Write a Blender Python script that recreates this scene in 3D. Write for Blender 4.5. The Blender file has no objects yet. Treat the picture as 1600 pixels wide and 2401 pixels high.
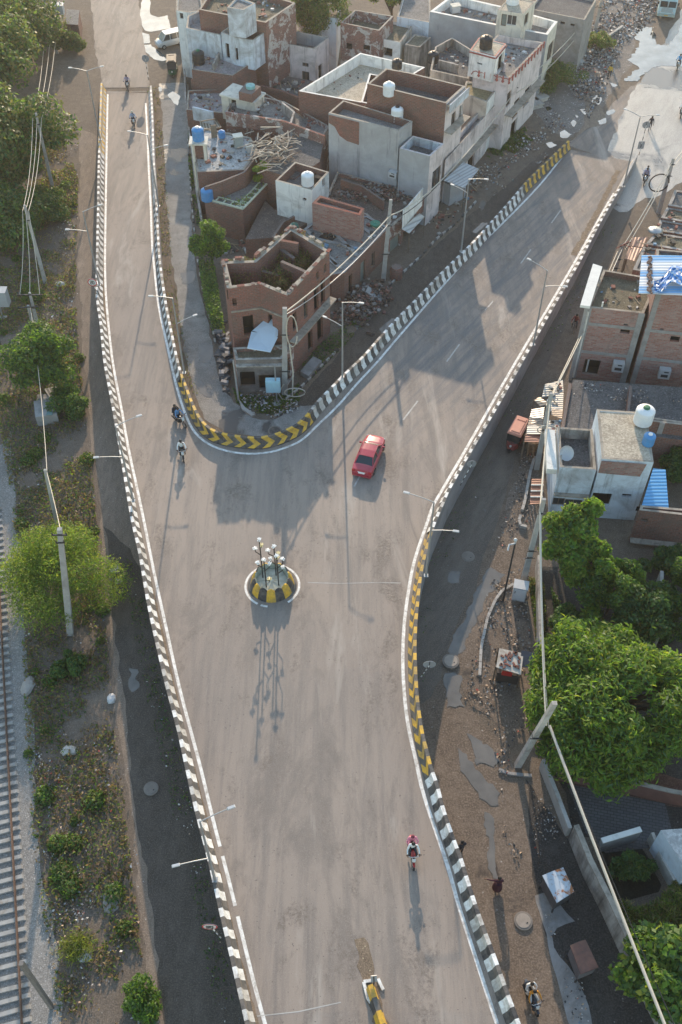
import bpy, bmesh, math, random
import numpy as np
from mathutils import Vector
random.seed(7); RNG = np.random.default_rng(7)
SC = bpy.context.scene; COL = SC.collection
# ------------------------------------------------------------------ camera, world, sun, exposure
F_PX = 2366.0; PITCH = math.radians(49.8); HC = 61.0
cam = bpy.data.cameras.new('camera'); camo = bpy.data.objects.new('camera', cam); COL.objects.link(camo)
cam.sensor_fit = 'VERTICAL'; cam.sensor_height = 24.0; cam.lens = 24.0 * F_PX / 2401.0
cam.clip_start = 1.0; cam.clip_end = 4000.0
camo.location = (0, 0, HC); camo.rotation_euler = (math.pi / 2 - PITCH, 0, 0)
SC.camera = camo
SUN_EL = math.radians(17.2); SUN_AZ = math.radians(-1.1)
world = bpy.data.worlds.new('World'); SC.world = world; world.use_nodes = True
wn = world.node_tree.nodes; wl = world.node_tree.links
sky = wn.new('ShaderNodeTexSky'); sky.sky_type = 'NISHITA'; sky.sun_disc = False
sky.sun_elevation = SUN_EL; sky.sun_rotation = SUN_AZ; sky.air_density = 1.45; sky.dust_density = 0.7; sky.ozone_density = 1.5
wl.new(sky.outputs[0], wn['Background'].inputs[0]); wn['Background'].inputs[1].default_value = 0.15
sun = bpy.data.lights.new('sun', 'SUN'); suno = bpy.data.objects.new('sun', sun); COL.objects.link(suno)
sun.energy = 2.7; sun.angle = math.radians(0.5); sun.color = (1.0, 0.79, 0.57)
sdir = Vector((math.sin(SUN_AZ) * math.cos(SUN_EL), math.cos(SUN_AZ) * math.cos(SUN_EL), math.sin(SUN_EL)))
suno.rotation_euler = sdir.to_track_quat('Z', 'Y').to_euler(); suno.location = (0, 150, 120)
SC.view_settings.view_transform = 'Standard'; SC.view_settings.look = 'None'
SC.view_settings.exposure = 1.24; SC.view_settings.gamma = 1.0

# ------------------------------------------------------------------ survey: photo pixel (1600 x 2401) -> place in metres
def ray(px, py):
    u = (px - 800.0) / F_PX; v = (1200.5 - py) / F_PX
    return (u, math.cos(PITCH) + v * math.sin(PITCH), -math.sin(PITCH) + v * math.cos(PITCH))
def P(px, py, z=0.0):
    d = ray(px, py); t = (z - HC) / d[2]
    return (d[0] * t, d[1] * t, z)
def PY(px, py, Y):
    d = ray(px, py); t = Y / d[1]
    return (d[0] * t, Y, HC + d[2] * t)
RZ = [(0, 4.3), (14, 4.2), (35, 3.5), (48, 2.8), (62, 1.9), (80, 1.25), (100, 0.55), (118, 0.05), (400, 0.05)]
def zroad(x, y):
    t = min(max(x / 14.0, 0.0), 1.0); ye = 118.0 - 12.0 * t
    if y > 66: y = 66 + (y - 66) * 52.0 / (ye - 66)
    for (a, za), (b, zb) in zip(RZ, RZ[1:]):
        if y <= b: return za + (zb - za) * (y - a) / (b - a)
    return 0.05
def PR(px, py, dz=0.0):
    z = 2.0
    for _ in range(12):
        q = P(px, py, z + dz); z = zroad(q[0], q[1])
    return P(px, py, z + dz)

# ------------------------------------------------------------------ materials
MATS = {}
def _n(nt, t, x=0, y=0, **kw):
    n = nt.nodes.new(t)
    for k, v in kw.items(): setattr(n, k, v)
    return n
def _ramp(nt, fac, stops):
    r = _n(nt, 'ShaderNodeValToRGB'); els = r.color_ramp.elements
    els[0].position, els[0].color = stops[0][0], tuple(stops[0][1]) + (1,)
    els[1].position, els[1].color = stops[-1][0], tuple(stops[-1][1]) + (1,)
    for p, c in stops[1:-1]:
        e = els.new(p); e.color = tuple(c) + (1,)
    nt.links.new(fac, r.inputs[0]); return r.outputs[0]
def _noise(nt, vec, scale, detail=4, rough=0.6, out=0, dist=0.0):
    n = _n(nt, 'ShaderNodeTexNoise'); n.inputs['Scale'].default_value = scale; n.inputs['Detail'].default_value = detail
    n.inputs['Roughness'].default_value = rough; n.inputs['Distortion'].default_value = dist
    nt.links.new(vec, n.inputs['Vector']); return n.outputs[out]
def _mix(nt, fac, a, b, mode='MIX'):
    m = _n(nt, 'ShaderNodeMix', data_type='RGBA', blend_type=mode)
    for s, v in ((m.inputs[0], fac), (m.inputs[6], a), (m.inputs[7], b)):
        if hasattr(v, 'links') or hasattr(v, 'is_linked'): nt.links.new(v, s)
        elif isinstance(v, (int, float)): s.default_value = v
        else: s.default_value = tuple(v) + (1,)
    return m.outputs[2]
def _thr(nt, val, lo, hi):
    m = _n(nt, 'ShaderNodeMapRange'); m.inputs['From Min'].default_value = lo; m.inputs['From Max'].default_value = hi
    nt.links.new(val, m.inputs['Value']); return m.outputs[0]
def _newmat(name):
    m = bpy.data.materials.new(name); m.use_nodes = True; nt = m.node_tree
    return m, nt, nt.nodes['Principled BSDF']
def _pos(nt, obj=False):
    if obj:
        return _n(nt, 'ShaderNodeTexCoord').outputs['Object']
    return _n(nt, 'ShaderNodeNewGeometry').outputs['Position']
def _scale(nt, vec, s, rot=0.0):
    if rot:
        r = _n(nt, 'ShaderNodeMapping'); r.inputs['Rotation'].default_value = (0, 0, rot); nt.links.new(vec, r.inputs['Vector']); vec = r.outputs[0]
    m = _n(nt, 'ShaderNodeMapping'); m.inputs['Scale'].default_value = s
    nt.links.new(vec, m.inputs['Vector']); return m.outputs[0]
def _bump(nt, b, h, strength, dist=0.05):
    n = _n(nt, 'ShaderNodeBump'); n.inputs['Strength'].default_value = strength; n.inputs['Distance'].default_value = dist
    nt.links.new(h, n.inputs['Height']); nt.links.new(n.outputs[0], b.inputs['Normal'])
def plain(name, c, rough=0.6, var=0.18, scale=3.0, metal=0.0, dirt=None, dirt_amt=0.35, obj=False, bump=0.0, spec=0.4, coat=0.0, streaks=0.0):
    """a paint, plaster, metal or soil colour with uneven tone and optional stains of a second colour"""
    if name in MATS: return MATS[name]
    m, nt, b = _newmat(name); v = _pos(nt, obj)
    n1 = _noise(nt, v, scale, 5, 0.65)
    col = _ramp(nt, n1, [(0.3, [x * (1 - var) for x in c]), (0.7, [min(1, x * (1 + var)) for x in c])])
    if dirt:
        n2 = _noise(nt, v, scale * 0.45, 6, 0.7, dist=0.6)
        col = _mix(nt, _thr(nt, n2, 0.62 - dirt_amt * 0.35, 0.72), col, dirt)
    if streaks:
        n3 = _noise(nt, _scale(nt, v, (1.6, 1.6, 0.16)), 1.0, 5, 0.7)
        col = _mix(nt, _thr(nt, n3, 0.62 - streaks * 0.2, 0.80 - streaks * 0.05), col, [x * 0.42 for x in (dirt or c)])
    nt.links.new(col, b.inputs['Base Color'])
    b.inputs['Roughness'].default_value = rough; b.inputs['Metallic'].default_value = metal
    b.inputs['Specular IOR Level'].default_value = spec; b.inputs['Coat Weight'].default_value = coat
    if bump: _bump(nt, b, _noise(nt, v, scale * 6, 4), bump)
    MATS[name] = m; return m
def brick(name, c1, c2, mortar, streak=(0.14, 0.115, 0.10), amt=0.4, plaster=None, pl_amt=0.5, bw=0.46, bh=0.16):
    """brickwork that follows any upright wall; optional patches of old plaster"""
    if name in MATS: return MATS[name]
    m, nt, b = _newmat(name)
    g = _n(nt, 'ShaderNodeNewGeometry')
    cr = _n(nt, 'ShaderNodeVectorMath', operation='CROSS_PRODUCT'); nt.links.new(g.outputs['True Normal'], cr.inputs[0]); cr.inputs[1].default_value = (0, 0, 1)
    dt = _n(nt, 'ShaderNodeVectorMath', operation='DOT_PRODUCT'); nt.links.new(cr.outputs[0], dt.inputs[0]); nt.links.new(g.outputs['Position'], dt.inputs[1])
    sp = _n(nt, 'ShaderNodeSeparateXYZ'); nt.links.new(g.outputs['Position'], sp.inputs[0])
    cb = _n(nt, 'ShaderNodeCombineXYZ'); nt.links.new(dt.outputs['Value'], cb.inputs[0]); nt.links.new(sp.outputs[2], cb.inputs[1])
    t = _n(nt, 'ShaderNodeTexBrick'); nt.links.new(cb.outputs[0], t.inputs['Vector'])
    t.inputs['Color1'].default_value = tuple(c1) + (1,); t.inputs['Color2'].default_value = tuple(c2) + (1,); t.inputs['Mortar'].default_value = tuple(mortar) + (1,)
    t.inputs['Scale'].default_value = 1.0; t.inputs['Brick Width'].default_value = bw; t.inputs['Row Height'].default_value = bh
    t.inputs['Mortar Size'].default_value = 0.022; t.inputs['Bias'].default_value = -0.1
    v = g.outputs['Position']; n1 = _noise(nt, v, 0.8, 6, 0.7, dist=0.5)
    col = _mix(nt, _thr(nt, n1, 0.62 - amt * 0.3, 0.78), t.outputs[0], streak)
    col = _mix(nt, _thr(nt, _noise(nt, v, 5.0, 3), 0.3, 0.75), col, [x * 1.25 for x in c2], 'MIX') if False else col
    if plaster:
        n2 = _noise(nt, v, 0.55, 6, 0.7, dist=0.8)
        col = _mix(nt, _thr(nt, n2, 0.66 - pl_amt * 0.34, 0.7 - pl_amt * 0.34), col, plaster)
    sp_n = _noise(nt, v, 9.0, 2, 0.5)
    col = _mix(nt, _thr(nt, sp_n, 0.60, 0.76), col, [min(1, x * 1.35 + 0.05) for x in c1]); col = _mix(nt, _thr(nt, _noise(nt, v, 6.0, 3, 0.7), 0.60, 0.72), col, [x * 0.45 for x in c2])
    nt.links.new(col, b.inputs['Base Color']); b.inputs['Roughness'].default_value = 0.92; b.inputs['Specular IOR Level'].default_value = 0.2
    _bump(nt, b, t.outputs['Fac'], -0.5, 0.02); MATS[name] = m; return m
def corrug(name, c, c2, period=0.22, axis_rot=0.0, rough=0.45, metal=0.3):
    """corrugated sheet with rust of colour c2"""
    if name in MATS: return MATS[name]
    m, nt, b = _newmat(name); v = _pos(nt)
    w = _n(nt, 'ShaderNodeTexWave'); w.inputs['Scale'].default_value = 0.314 / period; w.inputs['Distortion'].default_value = 0.0
    nt.links.new(_scale(nt, v, (1, 1, 0), axis_rot), w.inputs['Vector'])
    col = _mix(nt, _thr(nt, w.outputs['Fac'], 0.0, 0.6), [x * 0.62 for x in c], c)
    col = _mix(nt, _thr(nt, _noise(nt, v, 1.3, 6, 0.7), 0.55, 0.68), col, c2)
    nt.links.new(col, b.inputs['Base Color']); b.inputs['Roughness'].default_value = rough; b.inputs['Metallic'].default_value = metal
    _bump(nt, b, w.outputs['Fac'], 0.6, 0.03); MATS[name] = m; return m
def leafmat(name, c, trans=0.5):
    if name in MATS: return MATS[name]
    m, nt, b = _newmat(name); v = _pos(nt)
    c = [x * 1.8 for x in c]
    col = _ramp(nt, _noise(nt, v, 0.9, 4), [(0.3, [x * 0.7 for x in c]), (0.7, [x * 1.25 for x in c])])
    nt.links.new(col, b.inputs['Base Color']); b.inputs['Roughness'].default_value = 0.55; b.inputs['Specular IOR Level'].default_value = 0.35
    t = _n(nt, 'ShaderNodeBsdfTranslucent'); nt.links.new(_mix(nt, 0.5, col, [min(1, c[0] * 2.4), min(1, c[1] * 2.2), c[2] * 0.8]), t.inputs[0])
    mx = _n(nt, 'ShaderNodeMixShader'); mx.inputs[0].default_value = trans
    nt.links.new(b.outputs[0], mx.inputs[1]); nt.links.new(t.outputs[0], mx.inputs[2])
    nt.links.new(mx.outputs[0], nt.nodes['Material Output'].inputs[0]); MATS[name] = m; return m
def soil(name, cols, scales=(0.25, 2.5, 14.0), rough=0.95, speck=None, speck_amt=0.5, wet=None, bump=0.4, spec=0.25, stretch=(1, 1, 1), rot=0.0):
    """earth, gravel or asphalt: three octaves of tone, specks, and damp darker patches"""
    if name in MATS: return MATS[name]
    m, nt, b = _newmat(name); v = _pos(nt); vs = _scale(nt, v, stretch, rot)
    a = _noise(nt, vs, scales[0], 5, 0.65, dist=0.4); c = _noise(nt, vs, scales[1], 5, 0.7); d = _noise(nt, v, scales[2], 3, 0.6)
    col = _ramp(nt, a, [(0.3, cols[0]), (0.5, cols[1]), (0.7, cols[2])])
    col = _mix(nt, _thr(nt, c, 0.38, 0.68), col, [x * 0.62 for x in cols[1]])
    col = _mix(nt, _thr(nt, d, 0.45, 0.8), col, [min(1, x * 1.35) for x in cols[2]])
    if speck:
        vo = _n(nt, 'ShaderNodeTexVoronoi'); vo.inputs['Scale'].default_value = scales[2] * 0.6; nt.links.new(v, vo.inputs['Vector'])
        k = _n(nt, 'ShaderNodeMath', operation='MULTIPLY'); sepc = _n(nt, 'ShaderNodeSeparateColor'); nt.links.new(vo.outputs['Color'], sepc.inputs[0])
        nt.links.new(_thr(nt, sepc.outputs[0], 1 - speck_amt * 0.2, 1 - speck_amt * 0.2 + 0.05), k.inputs[0]); nt.links.new(_thr(nt, vo.outputs['Distance'], 0.36, 0.18), k.inputs[1])
        col = _mix(nt, k.outputs[0], col, speck)
    if wet:
        w = _thr(nt, _noise(nt, v, wet[0], 5, 0.6, dist=0.5), wet[1], wet[1] + 0.06)
        col = _mix(nt, w, col, [x * 0.55 for x in cols[0]])
        r = _n(nt, 'ShaderNodeMapRange'); nt.links.new(w, r.inputs['Value']); r.inputs['To Min'].default_value = rough; r.inputs['To Max'].default_value = wet[2]
        nt.links.new(r.outputs[0], b.inputs['Roughness'])
    else: b.inputs['Roughness'].default_value = rough
    nt.links.new(col, b.inputs['Base Color']); b.inputs['Specular IOR Level'].default_value = spec
    if bump: _bump(nt, b, _noise(nt, v, scales[2] * 0.7, 4, 0.7), bump, 0.06)
    MATS[name] = m; return m
def water(name, c, rough=0.05, ior=1.6, metal=0.0):
    if name in MATS: return MATS[name]
    m, nt, b = _newmat(name); v = _pos(nt)
    nt.links.new(_ramp(nt, _noise(nt, v, 0.6, 4), [(0.3, [x * 0.8 for x in c]), (0.7, [x * 1.2 for x in c])]), b.inputs['Base Color'])
    b.inputs['Roughness'].default_value = rough; b.inputs['IOR'].default_value = ior; b.inputs['Metallic'].default_value = metal; b.inputs['Specular IOR Level'].default_value = 0.5
    _bump(nt, b, _noise(nt, v, 3.0, 2), 0.04, 0.02); MATS[name] = m; return m

# ------------------------------------------------------------------ mesh building
ORI = {}
class M:
    """collects shapes and links them as ONE mesh object"""
    def __init__(s): s.v = []; s.f = []; s.m = []; s.sm = []
    def add(s, vs, fs, mi=0, sm=False):
        o = len(s.v); s.v += [tuple(q) for q in vs]
        for f in fs: s.f.append([i + o for i in f]); s.m.append(mi); s.sm.append(sm)
        return s
    def quad(s, a, b, c, d, mi=0): return s.add([a, b, c, d], [(0, 1, 2, 3)], mi)
    def box(s, c, d, rz=0.0, mi=0, top=1.0, rx=0.0, ry=0.0):
        """box centred at c with size d; top scales the upper face"""
        x, y, z = d[0] / 2, d[1] / 2, d[2] / 2; vs = []
        for sz, k in ((-1, 1.0), (1, top)):
            for sx, sy in ((-1, -1), (1, -1), (1, 1), (-1, 1)): vs.append(Vector((sx * x * k, sy * y * k, sz * z)))
        if rx or ry or rz:
            from mathutils import Euler
            R = Euler((rx, ry, rz)).to_matrix(); vs = [R @ q for q in vs]
        vs = [(q[0] + c[0], q[1] + c[1], q[2] + c[2]) for q in vs]
        return s.add(vs, [(3, 2, 1, 0), (4, 5, 6, 7), (0, 1, 5, 4), (1, 2, 6, 5), (2, 3, 7, 6), (3, 0, 4, 7)], mi)
    def beam(s, a, b, w, h, mi=0):
        """rectangular bar from a to b"""
        a, b = Vector(a), Vector(b); d = (b - a).normalized(); up = Vector((0, 0, 1)) if abs(d.z) < 0.95 else Vector((0, 1, 0))
        n = d.cross(up).normalized(); u = n.cross(d); vs = []
        for q in (a, b):
            for k, l in ((-1, -1), (1, -1), (1, 1), (-1, 1)): vs.append(q + n * (w / 2 * k) + u * (h / 2 * l))
        return s.add(vs, [(0, 1, 2, 3), (7, 6, 5, 4), (0, 4, 5, 1), (1, 5, 6, 2), (2, 6, 7, 3), (3, 7, 4, 0)], mi)
    def tube(s, pts, r, n=8, mi=0, cap=True, sm=True):
        """round bar along points; r is a number or one radius per point"""
        pts = [Vector(q) for q in pts]; k = len(pts); rr = r if isinstance(r, (list, tuple)) else [r] * k; vs = []; fs = []
        for i, q in enumerate(pts):
            d = (pts[min(i + 1, k - 1)] - pts[max(i - 1, 0)]).normalized()
            up = Vector((0, 0, 1)) if abs(d.z) < 0.9 else Vector((0, 1, 0)); a = d.cross(up).normalized(); b2 = d.cross(a)
            for j in range(n):
                t = 2 * math.pi * j / n; vs.append(q + a * (math.cos(t) * rr[i]) + b2 * (math.sin(t) * rr[i]))
        for i in range(k - 1):
            for j in range(n): fs.append((i * n + j, i * n + (j + 1) % n, (i + 1) * n + (j + 1) % n, (i + 1) * n + j))
        s.add(vs, fs, mi, sm)
        if cap: s.add(vs[:n], [tuple(range(n))[::-1]], mi); s.add(vs[-n:], [tuple(range(n))], mi)
        return s
    def lathe(s, c, prof, n=20, mi=0, sm=True, sx=1.0, sy=1.0):
        vs = []; fs = []
        for r, z in prof:
            for j in range(n): t = 2 * math.pi * j / n; vs.append((c[0] + math.cos(t) * r * sx, c[1] + math.sin(t) * r * sy, c[2] + z))
        for i in range(len(prof) - 1):
            for j in range(n): fs.append((i * n + j, i * n + (j + 1) % n, (i + 1) * n + (j + 1) % n, (i + 1) * n + j))
        s.add(vs, fs, mi, sm); s.add(vs[-n:], [tuple(range(n))], mi); return s
    def prism(s, poly, z0, z1, mi=0, top_mi=None, bottom=False):
        n = len(poly); vs = [(p[0], p[1], z0) for p in poly] + [(p[0], p[1], z1) for p in poly]
        ar = sum(poly[i][0] * poly[(i + 1) % n][1] - poly[(i + 1) % n][0] * poly[i][1] for i in range(n))
        if ar < 0: vs = vs[:n][::-1] + vs[n:][::-1]
        s.add(vs, [(i, (i + 1) % n, n + (i + 1) % n, n + i) for i in range(n)], mi)
        s.add(vs[n:], [tuple(range(n))], mi if top_mi is None else top_mi)
        if bottom: s.add(vs[:n], [tuple(range(n))[::-1]], mi)
        return s
    def ball(s, c, r, mi=0, n=10, k=6, sx=1, sy=1, sz=1):
        prof = [(max(1e-4, math.sin(math.pi * i / k)) * r, -math.cos(math.pi * i / k) * r * sz) for i in range(k + 1)]
        return s.lathe(c, prof, n, mi, True, sx, sy)
    def build(s, name, mats, parent=None):
        if not isinstance(mats, (list, tuple)): mats = [mats]
        me = bpy.data.meshes.new(name); o = bpy.data.objects.new(name, me); COL.objects.link(o); og = (0, 0, 0)
        if parent is not None: o.parent = parent; og = ORI[parent.name]
        ORI[o.name] = og
        me.from_pydata([(q[0] - og[0], q[1] - og[1], q[2] - og[2]) for q in s.v], [], s.f)
        for q in mats: me.materials.append(q)
        if s.f:
            me.polygons.foreach_set('material_index', s.m); me.polygons.foreach_set('use_smooth', s.sm)
        me.update(); return o
def tag(o, label, cat, group=None):
    o['label'] = label; o['category'] = cat
    if group: o['group'] = group
    return o
def struct(o): o['kind'] = 'structure'; return o
def stuff(o, label, cat): o['kind'] = 'stuff'; return tag(o, label, cat)
def thing(name, label, cat, loc=(0, 0, 0), group=None):
    o = bpy.data.objects.new(name, None); COL.objects.link(o); o.location = loc; o.empty_display_size = 0.3
    ORI[o.name] = tuple(loc); return tag(o, label, cat, group)
def dup(root, loc, rz=0.0, label=None):
    r = root.copy(); COL.objects.link(r); r.location = loc; r.rotation_euler = (0, 0, rz)
    ORI[r.name] = tuple(loc)
    if label: r['label'] = label
    for ch in root.children:
        c = ch.copy(); COL.objects.link(c); c.parent = r
        for g in ch.children:
            d = g.copy(); COL.objects.link(d); d.parent = c
    return r
def resample(pts, step):
    pts = [Vector(q) for q in pts]; out = [pts[0].copy()]; acc = 0.0
    for a, b in zip(pts, pts[1:]):
        L = (b - a).length; t = step - acc
        while t <= L: out.append(a + (b - a) * (t / L)); t += step
        acc = L - (t - step)
    return out
def smooth_line(pts, k=2):
    """Catmull-Rom"""
    q = [Vector(p) for p in pts]; q = [q[0] * 2 - q[1]] + q + [q[-1] * 2 - q[-2]]; out = []
    for i in range(1, len(q) - 2):
        for j in range(k):
            t = j / k; a, b, c, d = q[i - 1], q[i], q[i + 1], q[i + 2]
            out.append(0.5 * ((2 * b) + (c - a) * t + (2 * a - 5 * b + 4 * c - d) * t * t + (3 * b - a - 3 * c + d) * t ** 3))
    out.append(q[-2]); return out
def sheet(name, poly, z, m, rag=0.0, step=0.7, kind='structure', zf=None):
    """thin patch of ground cover with a ragged outline; poly in world xy"""
    pts = [Vector((p[0], p[1], 0)) for p in poly]; pts.append(pts[0].copy())
    if rag:
        pts = resample(pts, step)[:]
        if (pts[0] - pts[-1]).length < step * 0.5: pts.pop()
        ph = [random.random() * 6 for _ in range(6)]
        for i, q in enumerate(pts):
            s = 0.55 * math.sin(q.x * 0.9 + q.y * 0.7 + ph[0]) + 0.5 * math.sin(q.x * 2.3 - q.y * 1.9 + ph[1]) + random.uniform(-0.6, 0.6)
            t = 0.55 * math.sin(q.y * 1.1 - q.x * 0.6 + ph[2]) + 0.5 * math.sin(q.y * 2.6 + q.x * 1.7 + ph[3]) + random.uniform(-0.6, 0.6)
            q.x += rag * s; q.y += rag * t
    else: pts.pop()
    bm = bmesh.new(); f = bm.faces.new([bm.verts.new((q.x, q.y, 0)) for q in pts]); f.normal_update(); bmesh.ops.triangulate(bm, faces=[f]); bm.normal_update()
    for fc in bm.faces:
        if fc.normal.z < 0: fc.normal_flip()
    for v in bm.verts: v.co.z = z if zf is None else zf(v.co.x, v.co.y) + z
    me = bpy.data.meshes.new(name); bm.to_mesh(me); bm.free(); me.materials.append(m)
    o = bpy.data.objects.new(name, me); COL.objects.link(o); ORI[o.name] = (0, 0, 0)
    if kind: o['kind'] = kind
    return o
def px(lst, z=0.0): return [P(a, b, z) for a, b in lst]
# ------------------------------------------------------------------ paints and surfaces of the setting
WHITE = plain('white paint', (0.74, 0.74, 0.72), 0.6, 0.1, 5, dirt=(0.36, 0.32, 0.28), dirt_amt=0.55, streaks=0.2)
BLACK = plain('black paint', (0.028, 0.030, 0.034), 0.6, 0.3, 5, dirt=(0.15, 0.13, 0.115), dirt_amt=0.65)
DUSTY = plain('dusty black paint', (0.085, 0.08, 0.075), 0.8, 0.25, 3, dirt=(0.2, 0.17, 0.145), dirt_amt=0.45)
YELLOW = plain('yellow paint', (0.62, 0.36, 0.035), 0.6, 0.14, 5, dirt=(0.26, 0.18, 0.08), dirt_amt=0.55)
CONC = plain('grey concrete', (0.27, 0.265, 0.26), 0.85, 0.16, 1.4, dirt=(0.17, 0.16, 0.15), dirt_amt=0.4, bump=0.15)
CONC_L = plain('pale concrete', (0.42, 0.40, 0.37), 0.85, 0.15, 1.4, dirt=(0.25, 0.22, 0.19), dirt_amt=0.35, bump=0.15)
WALLC = plain('retaining wall concrete', (0.30, 0.285, 0.29), 0.85, 0.12, 0.8, dirt=(0.2, 0.18, 0.17), dirt_amt=0.4, bump=0.12)

def road_mat():
    m, nt, b = _newmat('dusty asphalt'); v = _pos(nt)
    big = _noise(nt, v, 0.06, 4, 0.55)
    col = _ramp(nt, big, [(0.35, (0.235, 0.198, 0.172)), (0.5, (0.262, 0.219, 0.187)), (0.68, (0.295, 0.243, 0.203))])
    st = _noise(nt, _scale(nt, v, (1.3, 0.10, 1)), 1.0, 6, 0.7, dist=0.3)           # long streaks left by wheels
    col = _mix(nt, _thr(nt, st, 0.44, 0.70), col, (0.172, 0.150, 0.135))
    st2 = _noise(nt, _scale(nt, v, (1.9, 0.16, 1), math.radians(35)), 0.8, 6, 0.7, dist=0.3)
    sx = _n(nt, 'ShaderNodeSeparateXYZ'); nt.links.new(v, sx.inputs[0])
    f = _n(nt, 'ShaderNodeMath', operation='MULTIPLY'); nt.links.new(_thr(nt, st2, 0.44, 0.64), f.inputs[0]); nt.links.new(_thr(nt, sx.outputs[1], 50, 66), f.inputs[1])
    f2 = _n(nt, 'ShaderNodeMath', operation='MULTIPLY'); nt.links.new(f.outputs[0], f2.inputs[0]); nt.links.new(_thr(nt, sx.outputs[0], -4, 3), f2.inputs[1])
    col = _mix(nt, f2.outputs[0], col, (0.135, 0.130, 0.132))                         # worn dark wheel tracks on the right hand ramp
    sp = _noise(nt, _scale(nt, v, (1.0, 0.45, 1)), 0.42, 7, 0.75, dist=0.35)             # old stains
    sp2 = _noise(nt, v, 5.0, 3, 0.7)
    k = _n(nt, 'ShaderNodeMath', operation='MULTIPLY'); nt.links.new(_thr(nt, sp, 0.52, 0.63), k.inputs[0]); nt.links.new(_thr(nt, sp2, 0.36, 0.56), k.inputs[1])
    col = _mix(nt, k.outputs[0], col, (0.145, 0.120, 0.102))
    bl = _noise(nt, _scale(nt, v, (0.9, 0.3, 1)), 0.22, 5, 0.75, dist=0.8); col = _mix(nt, _thr(nt, bl, 0.54, 0.68), col, (0.175, 0.150, 0.132))
    lt = _noise(nt, _scale(nt, v, (0.8, 0.12, 1)), 0.5, 5, 0.7, dist=0.5); col = _mix(nt, _thr(nt, lt, 0.58, 0.74), col, (0.36, 0.32, 0.28))
    fine = _noise(nt, v, 18.0, 3, 0.7); col = _mix(nt, _thr(nt, fine, 0.5, 0.9), col, (0.33, 0.30, 0.27))
    pk = _noise(nt, v, 7.0, 1, 0.4); col = _mix(nt, _thr(nt, pk, 0.73, 0.78), col, (0.14, 0.12, 0.105))
    nt.links.new(col, b.inputs['Base Color']); b.inputs['Roughness'].default_value = 0.8; b.inputs['Specular IOR Level'].default_value = 0.3
    _bump(nt, b, fine, 0.12, 0.02); MATS['road'] = m; return m
ROAD = road_mat()
EARTH = soil('bare earth', [(0.115, 0.092, 0.074), (0.155, 0.124, 0.098), (0.20, 0.162, 0.128)], (0.18, 1.8, 11.0), speck=(0.32, 0.29, 0.26), speck_amt=0.25)
TRACK = soil('dirt track', [(0.17, 0.135, 0.105), (0.225, 0.178, 0.14), (0.27, 0.215, 0.17)], (0.2, 1.6, 12.0), speck=(0.45, 0.42, 0.39), speck_amt=0.3, stretch=(1.6, 0.4, 1))
DARKG = soil('dark track', [(0.068, 0.058, 0.050), (0.094, 0.080, 0.068), (0.14, 0.118, 0.098)], (0.2, 1.3, 13.0), speck=(0.26, 0.25, 0.24), speck_amt=0.14, stretch=(1.4, 0.6, 1))
LANE = soil('worn concrete lane', [(0.19, 0.182, 0.172), (0.265, 0.255, 0.24), (0.34, 0.325, 0.30)], (0.22, 1.0, 12.0), wet=(0.16, 0.57, 0.22), bump=0.2)
ASPH = soil('dark asphalt', [(0.098, 0.085, 0.074), (0.128, 0.112, 0.097), (0.17, 0.146, 0.122)], (0.15, 0.9, 14.0), speck=(0.26, 0.25, 0.24), speck_amt=0.07, rough=0.75, bump=0.2, stretch=(1.6, 0.4, 1), rot=math.radians(33))
MUD = soil('brown mud', [(0.125, 0.096, 0.074), (0.17, 0.132, 0.103), (0.225, 0.178, 0.14)], (0.3, 1.6, 9.0), wet=(0.35, 0.60, 0.35), speck=(0.4, 0.38, 0.35), speck_amt=0.2)
WETR = soil('wet road', [(0.22, 0.21, 0.20), (0.30, 0.285, 0.265), (0.37, 0.35, 0.32)], (0.12, 0.8, 12.0), rough=0.42, bump=0.08, spec=0.6, wet=(0.12, 0.55, 0.25), stretch=(1.4, 0.3, 1), rot=math.radians(28))
BALLAST = soil('ballast stones', [(0.17, 0.158, 0.145), (0.235, 0.22, 0.20), (0.30, 0.285, 0.265)], (0.6, 5.0, 16.0), speck=(0.50, 0.48, 0.45), speck_amt=1.2, bump=0.35)
RUBBISH_G = soil('trampled rubbish ground', [(0.12, 0.105, 0.095), (0.18, 0.16, 0.145), (0.25, 0.225, 0.20)], (0.3, 2.2, 9.0), speck=(0.6, 0.6, 0.6), speck_amt=0.8)
WATER = water('puddle water', (0.22, 0.225, 0.225), 0.06, 1.33, 0.9)
MUDWATER = water('muddy water', (0.16, 0.15, 0.135), 0.10, 1.45)

# ------------------------------------------------------------------ ground
g = M(); n = 40
xs = np.linspace(-150, 150, n); ys = np.linspace(-40, 300, n)
g.add([(x, y, 0) for y in ys for x in xs], [(j * n + i, j * n + i + 1, (j + 1) * n + i + 1, (j + 1) * n + i) for j in range(n - 1) for i in range(n - 1)])
struct(g.build('ground', EARTH))

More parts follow.
